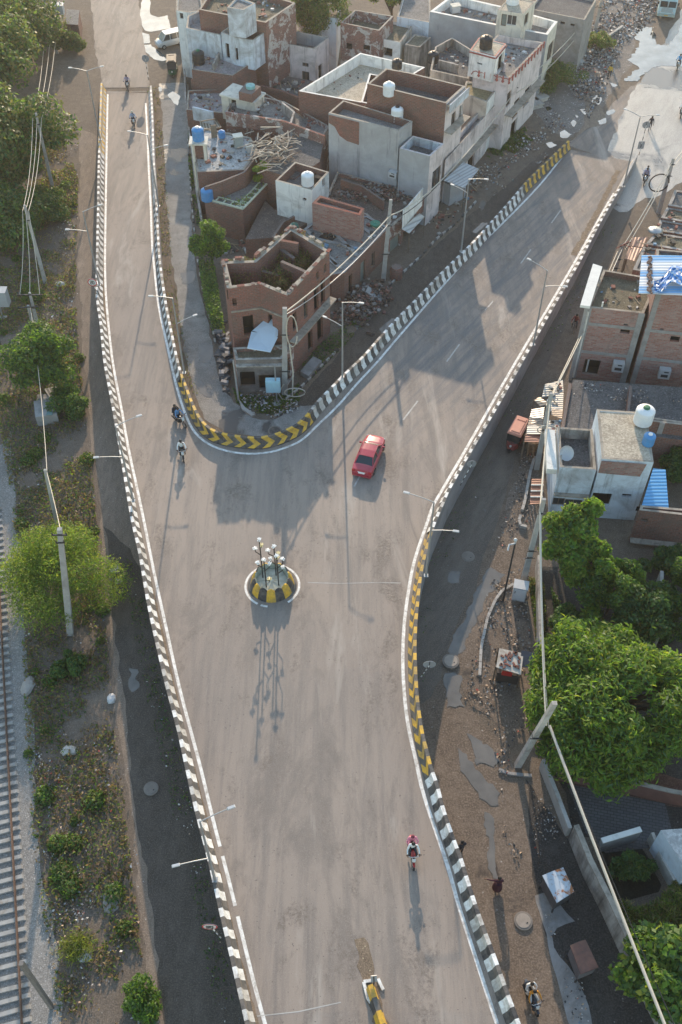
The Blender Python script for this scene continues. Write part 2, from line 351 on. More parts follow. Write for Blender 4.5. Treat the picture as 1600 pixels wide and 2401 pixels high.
# barriers, surveyed along the outer top edge
BL = [(237,194),(236,200),(233,285),(229.7,380.6),(228,476),(226,572),(224.4,678),(227,715),(234,761),(242.5,847),(260,941.6),(275.5,1030.5),(290,1117),(303,1197),(308,1225),(325,1299),(343,1407),(363.5,1503),(387,1605),(414.5,1710),(434,1799.5),(457,1903),(486,2014),(513,2133),(540,2248),(574,2397),(605,2530),(640,2680)]
BI = [(356,200),(360,274),(362.5,359),(368,444),(373,540),(377.5,609),(390,700),(405,778),(419,844),(427.5,873),(442,913),(459,956),(476,985),(499,1005),(528,1015),(551,1019),(580,1022),(608,1023.6),(637,1018),(666,1008),(691.6,995),(717,973),(743,940),(781,901),(816,866),(851,833),(886,793),(931,744),(975,700),(1028,644),(1067,606),(1111,563),(1159,510),(1197,468),(1230,428.6),(1270.5,388),(1335,326)]
BR = [(1497,361.5),(1460.7,432),(1434,478),(1407,526),(1382,574),(1357,622),(1342,646.5),(1320.6,684),(1305,711),(1290,737),(1266.5,779),(1248,811),(1204.6,889),(1159,970),(1107.6,1057),(1076.5,1112),(1055,1150.5),(1044.6,1175),(1030.6,1206.6),(1021,1230),(1014,1250),(1007.3,1275),(999,1305.5),(990,1351),(984,1406),(979.5,1455),(977,1516.6),(979,1578),(982.5,1633),(988.6,1682),(996,1725),(1005.5,1761),(1014.6,1798),(1030,1841),(1042,1890),(1063,1953),(1086,2014.5),(1101,2064),(1130,2152),(1164.6,2244),(1199,2340),(1218,2390),(1268,2530),(1325,2680)]
STEP = 0.54
def line3(lst, dz):
    return resample(smooth_line([PR(a, b, dz) for a, b in lst], 3), STEP)
def normals(pts, side):
    out = []
    for i in range(len(pts)):
        d = pts[min(i + 1, len(pts) - 1)] - pts[max(i - 1, 0)]; d.z = 0; d.normalize(); out.append(Vector((-d.y, d.x, 0)) * side)
    return out
def barrier(name, label, lst, side, colour, chev=0.0, wall_label=None):
    """painted crash barrier on a concrete retaining wall; colour(i, x, y) -> material slot and chevron shift"""
    pts = line3(lst, 1.0); nn = normals(pts, side)
    for q in pts: q.z = zroad(q.x, q.y)
    prof = [(0.0, 0.0), (0.0, 1.0), (0.22, 1.0), (0.31, 0.45), (0.52, 0.14), (0.52, -0.12)]
    par = M(); k = len(pts); jit = RNG.uniform(-0.09, 0.09, k + 4)
    WF = plain('faded white paint', (0.55, 0.54, 0.51), 0.75, 0.15, 5, dirt=(0.3, 0.265, 0.23), dirt_amt=0.75, streaks=0.5); YF = plain('faded yellow paint', (0.5, 0.31, 0.06), 0.7, 0.2, 5, dirt=(0.22, 0.16, 0.08), dirt_amt=0.75)
    def at(i, j, sh):
        i = min(max(i + jit[int(i)] + sh / STEP, 0.0), k - 1.001); a = int(i); t = i - a; q = pts[a].lerp(pts[a + 1], t); n_ = nn[a].lerp(nn[a + 1], t)
        return (q.x + n_.x * prof[j][0], q.y + n_.y * prof[j][0], q.z + prof[j][1])
    for i in range(k - 1):
        mi, cs = colour(i, pts[i].x, pts[i].y); sh = [0, 0, 0, cs, 0, 0]
        if mi == 0 and random.random() < 0.22: mi = 6
        elif mi == 2 and random.random() < 0.22: mi = 7
        elif mi == 1 and random.random() < 0.3: mi = 3
        for j in range(5):
            mm = 4 if j == 0 else mi
            if j == 4 and mi in (2, 7): mm = 1
            par.quad(at(i, j, sh[j]), at(i + 1, j, sh[j]), at(i + 1, j + 1, sh[j + 1]), at(i, j + 1, sh[j + 1]), mm)
    for i in (0, k - 1): par.add([at(i, j, 0) for j in range(6)], [tuple(range(6))], 4)
    t = thing(name, label, 'barrier', tuple(pts[k // 2]))
    par.build('parapet', [WHITE, BLACK, YELLOW, DUSTY, WALLC, CONC_L, WF, YF], t)
    w = M()
    for i in range(k - 1):
        a, b = pts[i], pts[i + 1]; na, nb = nn[i] * 0.004, nn[i + 1] * 0.004; ia, ib = nn[i] * 0.35, nn[i + 1] * 0.35
        w.quad((a.x + na.x, a.y + na.y, -0.1), (b.x + nb.x, b.y + nb.y, -0.1), (b.x + nb.x, b.y + nb.y, b.z), (a.x + na.x, a.y + na.y, a.z))
        w.quad((a.x + ia.x, a.y + ia.y, -0.1), (b.x + ib.x, b.y + ib.y, -0.1), (b.x + ib.x, b.y + ib.y, b.z - 0.2), (a.x + ia.x, a.y + ia.y, a.z - 0.2))
    w.build('retaining_wall', WALLC, t)
    return pts, nn
YV = P(0, 290, 1)[1]
def c_left(i, x, y):
    if y > 103: return (2 if i % 2 else 5), 0.0
    return (0 if i % 2 else 3), 0.0
ya, yb = PR(420, 872, 1)[1], PR(712, 978, 1)
def c_in(i, x, y):
    if x < -9 and y > 93: return (5 if i % 2 else 0), 0.0
    if y < ya and x < yb[0] + 0.2: return (2 if i % 2 else 1), 0.5
    if y > 96 and x > 10: return (2 if i % 2 else 1), 0.0
    return (0 if i % 2 else 1), 0.0
y1, y2 = PR(1021, 1228, 1)[1], PR(1014, 1800, 1)[1]
def c_right(i, x, y):
    if y > 96: return 5, 0.0
    if y2 < y < y1: return (2 if i % 2 else 3), 0.45
    if y <= y2: return (0 if i % 2 else 1), 0.0
    return (0 if i % 2 else 3), 0.0
pl, nl = barrier('crash_barrier', 'long black and white striped barrier between the road and the railway side', BL, 1, c_left)
pi_, ni = barrier('crash_barrier', 'V shaped barrier with yellow and black chevrons round the road fork', BI, -1, c_in)
pr_, nr = barrier('crash_barrier', 'curved barrier with yellow chevrons in its middle, beside the muddy service road', BR, -1, c_right)

# elevated road deck
deck = [q + n_ * 0.3 for q, n_ in zip(pl, nl)] + [q + n_ * 0.3 for q, n_ in zip(pr_[::-1], nr[::-1])] + [q + n_ * 0.3 for q, n_ in zip(pi_[::-1], ni[::-1])]
bm = bmesh.new(); f = bm.faces.new([bm.verts.new((q.x, q.y, 0)) for q in deck]); f.normal_update(); bmesh.ops.triangulate(bm, faces=[f])
for yc in np.arange(-6, 124, 2.0):
    bmesh.ops.bisect_plane(bm, geom=bm.verts[:] + bm.edges[:] + bm.faces[:], plane_co=(0, yc, 0), plane_no=(0, 1, 0))
for xc in np.arange(-24, 40, 4.0):
    bmesh.ops.bisect_plane(bm, geom=bm.verts[:] + bm.edges[:] + bm.faces[:], plane_co=(xc, 0, 0), plane_no=(1, 0, 0))
bm.normal_update()
for fc in bm.faces:
    if fc.normal.z < 0: fc.normal_flip()
for v in bm.verts: v.co.z = zroad(v.co.x, v.co.y)
me = bpy.data.meshes.new('road'); bm.to_mesh(me); bm.free(); me.materials.append(ROAD)
o = bpy.data.objects.new('road', me); COL.objects.link(o); ORI[o.name] = (0, 0, 0); struct(o)

# painted lines
mk = M()
def stripe(lst, w, dz=0.006, gaps=None, k=3, stp=0.6):
    pts = resample(smooth_line([PR(a, b) for a, b in lst], k), stp); nn = normals(pts, 1)
    for i in range(len(pts) - 1):
        if gaps and random.random() < gaps(pts[i]): continue
        a, b = pts[i], pts[i + 1]; na, nb = nn[i] * (w / 2), nn[i + 1] * (w / 2)
        mk.quad((a.x - na.x, a.y - na.y, zroad(a.x - na.x, a.y) + dz), (b.x - nb.x, b.y - nb.y, zroad(b.x - nb.x, b.y) + dz), (b.x + nb.x, b.y + nb.y, zroad(b.x + nb.x, b.y) + dz), (a.x + na.x, a.y + na.y, zroad(a.x + na.x, a.y) + dz))
stripe([(253,221),(250,380.6),(247,572),(247,640),(250,709),(264,844),(287,967),(301,1048),(333,1197),(360,1334),(392,1481),(424,1624),(469,1793),(501,1926),(536,2060),(566,2183),(597,2309),(622,2401),(660,2540)], 0.2, gaps=lambda q: 0.12 if q.y < 24 else 0.0)
stripe([(342,242),(346.6,327),(349,391),(354,487),(357,572),(363,635),(373,720.6),(393,812),(413,901),(433,965),(453,1008),(479,1034),(511,1051),(551,1061),(594,1064),(637,1059.5),(674,1048),(709,1031),(746,996),(791,953),(838.6,898.6),(886,847.6),(940,784),(1060,646),(1114.5,586),(1200,503),(1270.5,428.6),(1320,366)], 0.2)
stripe([(1440,453),(1415,495),(1371,574),(1345,620),(1311,678),(1283,726),(1248,784),(1169,919),(1095,1049.5),(1034,1154),(1014,1190),(1002,1226),(985.6,1272),(969,1327),(958,1388),(949,1455),(945,1526),(946,1587),(951,1654),(960,1715.5),(975,1780),(987,1838),(1005.5,1900),(1050,2030),(1076.5,2125.5),(1115,2244),(1164.6,2397),(1215,2540)], 0.22)
for a, b in [((1315, 493), (1291, 526)), ((1245, 585), (1220, 620)), ((1160, 702), (1137, 729)), ((1078, 807), (1045, 852)), ((980, 940), (943, 988)), ((848, 1110), (826, 1149))]:
    k0 = len(mk.m); stripe([a, b], 0.13, k=2, stp=0.4); mk.m[k0:] = [1] * (len(mk.m) - k0)
struct(mk.build('road_markings', [WHITE, plain('worn white line', (0.46, 0.45, 0.43), 0.8, 0.15, 6, dirt=(0.26, 0.23, 0.2), dirt_amt=0.7)]))
seam = M()
for lst in ([(722, 1366), (800, 1368), (880, 1366), (940, 1367)], [(255, 216), (345, 214)], [(590, 2384), (700, 2372), (800, 2350)]):
    pts = [PR(a, b) for a, b in lst]
    for a, b in zip(pts, pts[1:]): seam.quad((a[0], a[1] - .03, a[2] + .006), (b[0], b[1] - .03, b[2] + .006), (b[0], b[1] + .03, b[2] + .006), (a[0], a[1] + .03, a[2] + .006))
struct(seam.build('road_joints', CONC_L))

# lanes and tracks on the ground
sheet('track', px([(188,300),(187,420),(184,600),(188,700),(197,850),(212,1000),(232,1150),(243,1350),(258,1500),(278,1700),(298,1850),(322,2050),(345,2250),(365,2420)]) + [(q.x + 0.3, q.y, 0) for q in pl[::-1] if 8 < q.y < 108], 0.004, TRACK, 0.16, 0.9)
sheet('wall_shadow_track', px([(245,1230),(262,1350),(276,1500),(296,1700),(312,1850),(340,2050),(366,2250),(395,2420)]) + [(q.x + 0.3, q.y, 0) for q in pl[::-1] if 8 < q.y < 46], 0.008, DARKG, 0.2, 0.8)  # dark ground cut to the shadow band of the left wall
sheet('lane', px([(374,195),(382,300),(388,420),(396,540),(408,640),(424,760),(438,850),(455,920),(480,985),(530,1012),(600,1024),(650,1020),(700,1000),(735,975),(790,905),(760,895),(700,955),(640,985),(600,985),(545,940),(515,890),(495,800),(474,700),(455,600),(446,450),(442,300),(440,195)]), 0.008, LANE, 0.12, 0.8)
sheet('side_lane', px([(745,950),(820,868),(935,748),(1030,650),(1115,565),(1200,470),(1275,390),(1340,330),(1300,330),(1230,395),(1170,450),(1110,500),(1040,560),(985,610),(930,650),(900,690),(850,760),(790,830),(740,895),(690,950)]), 0.016, DARKG, 0.15, 0.8)
sheet('service_road', [(q.x - 0.35, q.y, 0) for q in pr_ if 34 < q.y < 99] + px([(1010,1640),(1030,1600),(1055,1500),(1095,1420),(1128,1330),(1160,1240),(1190,1150),(1212,1060),(1225,980),(1260,900),(1310,800),(1350,700),(1400,640),(1440,560),(1500,470),(1540,420)]), 0.008, ASPH, 0.14, 0.8)
sheet('mud_road', [(q.x - 0.35, q.y, 0) for q in pr_ if 6 < q.y < 36] + px([(1420,2480),(1330,2401),(1290,2250),(1270,2150),(1250,2050),(1240,1950),(1220,1850),(1190,1760),(1130,1700),(1080,1650)]), 0.004, MUD, 0.2, 0.9)
sheet('wet_road', px([(1425,352),(1446,300),(1468,245),(1500,190),(1535,140),(1580,60),(1620,-10),(1900,-40),(1800,300),(1700,380),(1590,430),(1545,460),(1500,470),(1455,500),(1430,480),(1497,375),(1470,400),(1440,385)]), 0.012, WETR, 0.25, 0.9)
sheet('far_road', px([(240,197),(224,120),(219,60),(214,0),(205,-120),(325,-120),(326,0),(332,60),(342,120),(352,197)]), 0.03, ROAD, 0.12, 0.9)
sheet('road_end', px([(1325,338),(1400,290),(1445,235),(1500,190),(1530,250),(1510,330),(1496,375),(1420,372)]), 0.0105, ROAD, 0.2, 0.7)
sheet('road_apron', px([(240,206),(240,186),(350,186),(352,206)]), 0.034, ROAD, 0.05, 0.6)
# ------------------------------------------------------------------ street lamps on the barriers
GALV = plain('galvanised steel', (0.36, 0.37, 0.38), 0.45, 0.12, 2, metal=0.5)
LAMPW = plain('lamp housing', (0.46, 0.47, 0.48), 0.4, 0.06, 2)
STEELD = plain('dark steel', (0.05, 0.052, 0.056), 0.5, 0.2, 3, metal=0.3)
def street_lamp(top, head1, joint2, head2, label):
    z = 6.0
    for _ in range(20):
        q = P(*top, z); z = zroad(q[0], q[1]) + 1.0 + 7.9
    b = (q[0], q[1], zroad(q[0], q[1]) + 1.0)
    t = thing('street_lamp', label, 'street lamp', b, 'street lamps on the barriers')
    p = M(); p.tube([(b[0], b[1], b[2]), (b[0], b[1], b[2] + 4), (b[0], b[1], z)], [0.085, 0.07, 0.05], 8); p.box((b[0], b[1], b[2] + 0.02), (0.3, 0.3, 0.05))
    p.build('pole', GALV, t)
    for jz, hd in ((z, head1), (PY(*joint2, q[1])[2] if joint2 else z, head2)):
        if not hd: continue
        h = P(*hd, jz + 0.22); a = M(); a.tube([(b[0], b[1], jz - 0.02), tuple(b[i] + (h[i] - b[i]) * 0.5 if i < 2 else jz + 0.14 for i in range(3)), h], [0.035, 0.032, 0.028], 6)
        a.build('arm', GALV, t)
        d = Vector((h[0] - b[0], h[1] - b[1], 0)).normalized(); m = M(); rz = math.atan2(d.y, d.x)
        m.box((h[0] + d.x * 0.1, h[1] + d.y * 0.1, h[2] + 0.02), (0.44, 0.17, 0.07), rz, 0, 0.8); m.box((h[0] + d.x * 0.14, h[1] + d.y * 0.14, h[2] - 0.035), (0.3, 0.12, 0.02), rz, 1)
        m.build('lamp_head', [LAMPW, plain('lamp glass', (0.5, 0.5, 0.48), 0.2, 0.05)], t)
for a in [((271,999),(323,976),(287,1071),(229,1072),'street lamp on the left barrier level with the square concrete tank'),
          ((469,1926),(538,1895),(488,2012),(417,2028),'street lamp nearest the photographer, on the left barrier by the round 20 sign'),
          ((204,166),(167,159),None,(237,156),'street lamp at the far end of the left barrier, beside the big dark trees'),
          ((195,496),(233,481),(204.7,542),(161,538),'street lamp on the left barrier beside two leaning utility poles and litter'),
          ((346,316),(306,308),(350,351),(387,341),'street lamp on the inner barrier opposite the blue square water tank'),
          ((405,699),(357,694),(413,759),(455,740),'street lamp on the inner barrier opposite the hedge of the ruined brick house'),
          ((803.5,709),(845,710),(803.5,765),(764,744),'street lamp on the inner barrier nearest the ruined brick house'),
          ((1100,420),(1138,420),(1097,452),(1063,434),'street lamp on the inner barrier in front of the grey tin awning'),
          ((1502,273),(1469,257),None,(1540,269.5),'street lamp at the far end of the right barrier with both arms at its top'),
          ((1284,634),(1243,609),(1277,671),(1323,671),'street lamp on the right barrier facing the long white canopy'),
          ((1018,1177),(957,1156),(1005,1243),(1066,1245),'street lamp on the right barrier where its yellow stripes begin')]:
    street_lamp(*a)

# ------------------------------------------------------------------ round traffic island with a sculpture of camera poles
cx, cy = P(639, 1372, 3.15)[:2]; cz = zroad(cx, cy)
ring = M(); nseg = 48
for i in range(nseg):
    a, b = 2 * math.pi * i / nseg, 2 * math.pi * (i + 1) / nseg
    if 0.58 < ((a + 2 * math.pi - 0.3) % (2 * math.pi)) / (2 * math.pi) < 0.80 and random.random() < 0.75: continue
    ring.quad(*[(cx + math.cos(t) * r, cy + math.sin(t) * r, zroad(cx + math.cos(t) * r, cy + math.sin(t) * r) + 0.006) for t, r in ((a, 1.82), (b, 1.82), (b, 1.98), (a, 1.98))][::1])
struct(ring.build('island_ring', WHITE))
isl = thing('traffic_island', 'round yellow and black traffic island in the middle of the road junction', 'traffic island', (cx, cy, cz))
base = M(); base.lathe((cx, cy, cz), [(1.72, 0.0), (1.72, 0.05), (1.5, 0.07)], 40); base.build('base', DUSTY, isl)
wall = M(); NS = 14
for i in range(NS):
    a0 = 2 * math.pi * (i + 0.5) / NS + 0.0
    for k in range(4):
        ta, tb = [a0 + (kk / 4 - 0.5) * 2 * math.pi / NS for kk in (k, k + 1)]
        hh = [0.92 + 0.26 * math.cos((kk / 4 - 0.5) * math.pi) for kk in (k, k + 1)]
        prof = lambda t, h: [(cx + math.cos(t) * r, cy + math.sin(t) * r, cz + z) for r, z in ((1.56, 0.05), (1.44, h * 0.55), (1.26, h * 0.97), (1.16, h), (1.08, h * 0.8), (1.06, 0.5))]
        pa, pb = prof(ta, hh[0]), prof(tb, hh[1])
        for j in range(5): wall.quad(pa[j], pb[j], pb[j + 1], pa[j + 1], (i % 2) if j < 3 else 2)
wall.build('planter_wall', [YELLOW, BLACK, plain('greenish concrete', (0.30, 0.33, 0.28), 0.8, 0.2, 5, dirt=(0.2, 0.2, 0.15))], isl)
fl = M(); fl.lathe((cx, cy, cz), [(1.07, 0.52), (0.75, 0.58), (0.01, 0.66)], 28)
for i in range(10):
    t = 2 * math.pi * i / 10; fl.beam((cx + math.cos(t) * 0.15, cy + math.sin(t) * 0.15, cz + 0.68), (cx + math.cos(t) * 1.02, cy + math.sin(t) * 1.02, cz + 0.55), 0.05, 0.05)
fl.build('planter_floor', plain('cream concrete', (0.55, 0.52, 0.42), 0.8, 0.12, 3, dirt=(0.4, 0.36, 0.26)), isl)
SCB = plain('black pole paint', (0.02, 0.02, 0.023), 0.4, 0.2); SCW = plain('white camera casing', (0.8, 0.8, 0.78), 0.4, 0.05)
SCC = plain('cream camera casing', (0.72, 0.6, 0.32), 0.45, 0.08)
scu = thing('camera_sculpture', 'cluster of black poles carrying white cameras on the traffic island', 'sculpture', (cx, cy, cz + 0.6))
def cam_head(q, d, mat=SCW):
    m = M(); d = Vector(d).normalized(); s = Vector((-d.y, d.x, 0))
    for off in (-0.06, 0.06):
        c = Vector(q) + s * off; m.beam(c - d * 0.15, c + d * 0.17, 0.06, 0.08)
    m.beam(Vector(q) - s * 0.13 + Vector((0, 0, 0.07)), Vector(q) + s * 0.13 + Vector((0, 0, 0.1)), 0.09, 0.03); m.tube([q, (q[0], q[1], q[2] - 0.14)], 0.03, 6)
    m.build('camera', mat, scu)
poles = [((625, 1376), (622, 1315), [(-0.45, 0.1, 0.7, 0.45), (0.35, 0.15, 0.62, 0.5), (0.30, -0.25, 0.28, 0.32)]),
         ((617, 1354), (613.6, 1268), [(-0.35, 0.1, 0.62, 0.5), (-0.3, 0.1, 0.3, 0.2), (0.12, 0.0, 0.82, 0.16)]),
         ((654, 1372), (652, 1306), [(0.40, 0.0, 0.62, 0.9), (0.36, 0.1, 0.42, 0.5), (0.05, 0.12, 0.82, 0.25)]),
         ((648, 1349), (646, 1284), [(-0.42, 0.0, 0.68, 0.6), (-0.30, -0.05, 0.42, 0.55), (0.25, 0.1, 0.62, 0.3)])]
for bp, tp, arms in poles:
    b = P(*bp, cz + 0.6); tz = PY(*tp, b[1])[2]; h = tz - b[2]; m = M(); m.tube([b, (b[0], b[1], tz)], 0.045, 8); tips = [(b[0], b[1], tz + 0.12)]
    for ax, ay, fr, up in arms:
        j = (b[0], b[1], b[2] + h * fr); m.tube([j, (j[0] + ax, j[1] + ay, j[2] + up * 0.55), (j[0] + ax, j[1] + ay, j[2] + up)], 0.035, 6); tips.append((j[0] + ax, j[1] + ay, j[2] + up + 0.12))
    m.build('pole', SCB, scu)
    for i, q in enumerate(tips): cam_head(q, (math.cos(i * 2.2 + bp[0]), math.sin(i * 2.2 + bp[0]), 0.1), SCC if i == 3 else SCW)

# ------------------------------------------------------------------ road signs
RED = plain('sign red', (0.5, 0.03, 0.03), 0.5, 0.08); SIGNG = plain('sign back grey', (0.30, 0.31, 0.33), 0.5, 0.1, 2, metal=0.3)
def ring_digits(m, c, r, right, up, nrm, txt, mi):
    seg = {'2': [(0, 2, 1, 2), (1, 2, 1, 1), (1, 1, 0, 1), (0, 1, 0, 0), (0, 0, 1, 0)], '0': [(0, 0, 1, 0), (1, 0, 1, 2), (1, 2, 0, 2), (0, 2, 0, 0)]}
    w = r * 0.36; hgt_ = r * 0.42; x0 = -len(txt) * (w + r * 0.16) / 2 + r * 0.08
    for i, ch in enumerate(txt):
        for xa, ya, xb, yb in seg[ch]:
            A = c + right * (x0 + i * (w + r * 0.16) + xa * w) + up * ((ya - 1) * hgt_) + nrm * 0.02; B = c + right * (x0 + i * (w + r * 0.16) + xb * w) + up * ((yb - 1) * hgt_) + nrm * 0.02
            dd = (B - A).normalized() * r * 0.055; A = A - dd; B = B + dd; m.beam(A, B, r * 0.13, r * 0.13, mi)
def round_sign(basep, z0, h, rot, label, txt=None, r=0.42, lean=(0, 0), box=None):
    """post with a round plate; the face looks towards rot"""
    b = basep; t = thing('road_sign', label, 'road sign', (b[0], b[1], z0)); n_ = Vector((math.sin(rot), -math.cos(rot), 0.0)); right = Vector((-n_.y, n_.x, 0)); up = Vector((lean[0] * 0.0, 0, 1))
    top = (b[0] + lean[0], b[1] + lean[1], z0 + h); m = M()
    k = 8
    for i in range(k):
        p = [tuple(b[j] + (top[j] - b[j]) * f for j in (0, 1)) + (z0 + h * f,) for f in (i / k, (i + 1) / k)]; m.tube(p, 0.04, 6, i % 2, cap=False)
    m.build('post', [BLACK, WHITE], t)
    c = Vector(top) + n_ * 0.06; d = M(); N = 24
    def disc(rr, off, mi):
        vs = [c + n_ * off + right * (math.cos(2 * math.pi * i / N) * rr) + up * (math.sin(2 * math.pi * i / N) * rr) for i in range(N)]; d.add(vs, [tuple(range(N))], mi)
    vs = []; disc(r, 0.012, 0); disc(r * 0.82, 0.016, 1)
    back = [c - n_ * 0.012 + right * (math.cos(2 * math.pi * i / N) * r) + up * (math.sin(2 * math.pi * i / N) * r) for i in range(N)]
    d.add(back, [tuple(range(N))[::-1]], 2)
    for i in range(N):
        j = (i + 1) % N; f0 = c + n_ * 0.012 + right * (math.cos(2 * math.pi * i / N) * r) + up * (math.sin(2 * math.pi * i / N) * r); f1 = c + n_ * 0.012 + right * (math.cos(2 * math.pi * j / N) * r) + up * (math.sin(2 * math.pi * j / N) * r)
        d.quad(back[i], back[j], f1, f0, 2)
    d.beam(c - n_ * 0.03 - up * r * 0.95, c - n_ * 0.03 + up * r * 0.95, 0.05, 0.04, 3)
    pl_ = d.build('sign_plate', [RED if txt else SIGNG, WHITE if txt else SIGNG, SIGNG, STEELD], t)
    if txt:
        g_ = M(); ring_digits(g_, c + n_ * 0.0, r * 0.9, right, up, n_, txt, 0); g_.build('number', BLACK, pl_)
    if box:
        m = M(); m.box((b[0] + n_.x * 0.05, b[1] + n_.y * 0.05, z0 + box[0]), (box[1], 0.02, box[2]), rot, 0); m.build('lower_plate', SIGNG, t)
    return t
bq = PR(238, 692, 0.9); round_sign((bq[0] - 0.2, bq[1]), bq[2] - 0.6, 2.1, 0.0, 'round 20 speed sign on the left barrier beside the leaning poles', '20', 0.42, (-0.35, 0.0))
bq = PR(529, 2190, 0.9); round_sign((bq[0] - 0.25, bq[1]), bq[2] - 0.9, 1.5, 0.0, 'round speed sign reading 20 on the left barrier close to the photographer', '20', 0.42, (-0.55, 0.25))
bq = PR(980, 1572, 0.9); round_sign((bq[0] + 0.2, bq[1]), bq[2] - 1.0, 1.3, math.pi, 'back of a round sign leaning out from the yellow chevron barrier', None, 0.42, (0.55, 0.2))
bq = PR(1076, 1118, 0.9); round_sign((bq[0] + 0.2, bq[1]), bq[2] - 1.0, 1.9, math.pi, 'back of a square grey sign leaning out from the right barrier near the rickshaw', None, 0.36, (0.75, 0.45), (0.6, 0.3, 0.1))
bq = P(350, 196, 0.1); round_sign(bq[:2], 0.6, 2.6, math.pi, 'round sign back at the far end of the inner barrier', None, 0.45)
bq = P(1499, 362, 0.4); round_sign(bq[:2], 0.3, 3.6, math.pi, 'back of a round sign above a square plate where the right barrier ends', None, 0.42, (0, 0), (1.2, 0.7, 0.9))

# ------------------------------------------------------------------ median kerb at the bottom of the road
med = [PR(a, b) for a, b in [(868, 2318), (884, 2368), (902, 2425), (930, 2520)]]
mt = thing('median_barrier', 'yellow and black median block in the road at the bottom edge', 'barrier', med[0])
mm = M(); pts = resample(med, 0.66)
for i in range(len(pts) - 1):
    a, b = pts[i], pts[i + 1]; d = (b - a).normalized(); s = Vector((-d.y, d.x, 0)); z = zroad(a.x, a.y)
    pr = [(-0.28, 0), (-0.2, 0.22), (-0.13, 0.75), (0.13, 0.75), (0.2, 0.22), (0.28, 0)]
    A = [(a.x + s.x * u, a.y + s.y * u, z + v) for u, v in pr]; B = [(b.x + s.x * u, b.y + s.y * u, z + v) for u, v in pr]
    for j in range(5): mm.quad(A[j], B[j], B[j + 1], A[j + 1], (0 if i % 2 == 0 else 2) if j == 2 else (0 if i % 2 == 0 else 1))
    if i == 0: mm.add(A, [tuple(range(6))], 1)
mm.build('block', [YELLOW, BLACK, DUSTY], mt)
kb = M()
for lst in ([(853, 2304), (863, 2342), (870, 2352)], [(853, 2303), (873, 2300)], [(887, 2296), (893, 2310), (899, 2322)]):
    q = [PR(a, b) for a, b in lst]
    for a, b in zip(q, q[1:]): kb.beam((a[0], a[1], a[2] + 0.07), (b[0], b[1], b[2] + 0.07), 0.16, 0.15)
tag(kb.build('kerb_stone', WHITE), 'broken white kerb round the nose of the yellow median block', 'kerb')
sg = PR(876, 2312); st = thing('road_sign', 'back of a small dark sign standing on the median nose', 'road sign', sg); m = M(); m.tube([sg, (sg[0], sg[1] + 0.05, sg[2] + 1.0)], 0.03, 6); m.build('post', STEELD, st)
m = M(); m.box((sg[0], sg[1] + 0.08, sg[2] + 1.05), (0.32, 0.03, 0.42), 0.1, rx=-0.5); m.box((sg[0], sg[1] + 0.02, sg[2] + 1.05), (0.06, 0.03, 0.5), 0.1, 1, rx=-0.5); m.build('sign_plate', [SIGNG, STEELD], st)
DEBRIS = soil('road silt', [(0.13, 0.10, 0.075), (0.19, 0.145, 0.105), (0.25, 0.19, 0.135)], (0.5, 3.0, 14.0), speck=(0.45, 0.38, 0.25), speck_amt=0.6)
silt = M()
def siltstrip(lst, w, wob=0.12):
    pts = resample(smooth_line([PR(a, b) for a, b in lst], 2), 0.35); nn = normals(pts, 1); prev = None
    for q, n_ in zip(pts, nn):
        w1, w2 = w * random.uniform(0.5, 1.1), w * random.uniform(0.5, 1.1); cur = [(q.x + n_.x * w1, q.y + n_.y * w1, 0), (q.x - n_.x * w2, q.y - n_.y * w2, 0)]; cur = [(u, v, zroad(u, v) + 0.012) for u, v, _ in cur]
        if prev: silt.quad(prev[0], prev[1], cur[1], cur[0])
        prev = cur
siltstrip([(845, 2200), (852, 2235), (858, 2270), (868, 2310), (880, 2350), (900, 2420)], 0.42)
siltstrip([(452, 1800), (470, 1870), (492, 1960), (520, 2080), (545, 2180), (572, 2290), (600, 2400), (640, 2540)], 0.17)
siltstrip([(243, 470), (240, 600), (247, 740), (262, 870), (285, 1010), (310, 1150), (345, 1320), (385, 1500), (420, 1660), (450, 1795)], 0.10)
siltstrip([(1450, 400), (1425, 450), (1400, 500), (1372, 550), (1345, 600)], 0.35)
struct(silt.build('road_silt', DEBRIS))
# ------------------------------------------------------------------ railway on the left
RUST = plain('rusty steel', (0.16, 0.10, 0.07), 0.7, 0.25, 3, metal=0.3); SLEEP = plain('sleeper concrete', (0.34, 0.33, 0.31), 0.9, 0.15, 2, dirt=(0.2, 0.16, 0.12))
bal = px([(-60,1150),(20,1010),(40,1180),(52,1330),(60,1450),(70,1600),(80,1750),(88,1900),(100,2050),(125,2200),(150,2420),(160,2600),(-200,2600),(-200,1150)])
sheet('ballast', bal, 0.02, BALLAST, 0.22, 0.7)
r0, r1 = P(0, 1430, 0.3), P(50, 2401, 0.3); rd = (Vector(r1) - Vector(r0)).normalized(); rs = Vector((rd.y, -rd.x, 0))
if rs.x > 0: rs = -rs
trk = thing('railway_track', 'railway track on grey ballast along the left edge', 'railway', (r0[0], r0[1], 0))
for off in (0.0, 1.676):
    m = M(); a = Vector(r0) + rs * off - rd * 45; b = Vector(r0) + rs * off + rd * 45
    m.beam(a, b, 0.07, 0.05); m.beam(a - Vector((0, 0, .07)), b - Vector((0, 0, .07)), 0.025, 0.1); m.beam(a - Vector((0, 0, .13)), b - Vector((0, 0, .13)), 0.14, 0.025); m.build('rail', RUST, trk)
nsl = 0
for i in range(-20, 60):
    c = Vector(r0) + rs * 0.838 + rd * (i * 0.63); 
    if c.y < 10 or c.y > 52: continue
    m = M(); ang = math.atan2(rs.y, rs.x) + random.uniform(-0.02, 0.02); m.box((c.x, c.y, 0.085), (2.75, 0.25, 0.16), ang, 0, 0.93); m.build('sleeper', SLEEP, trk)

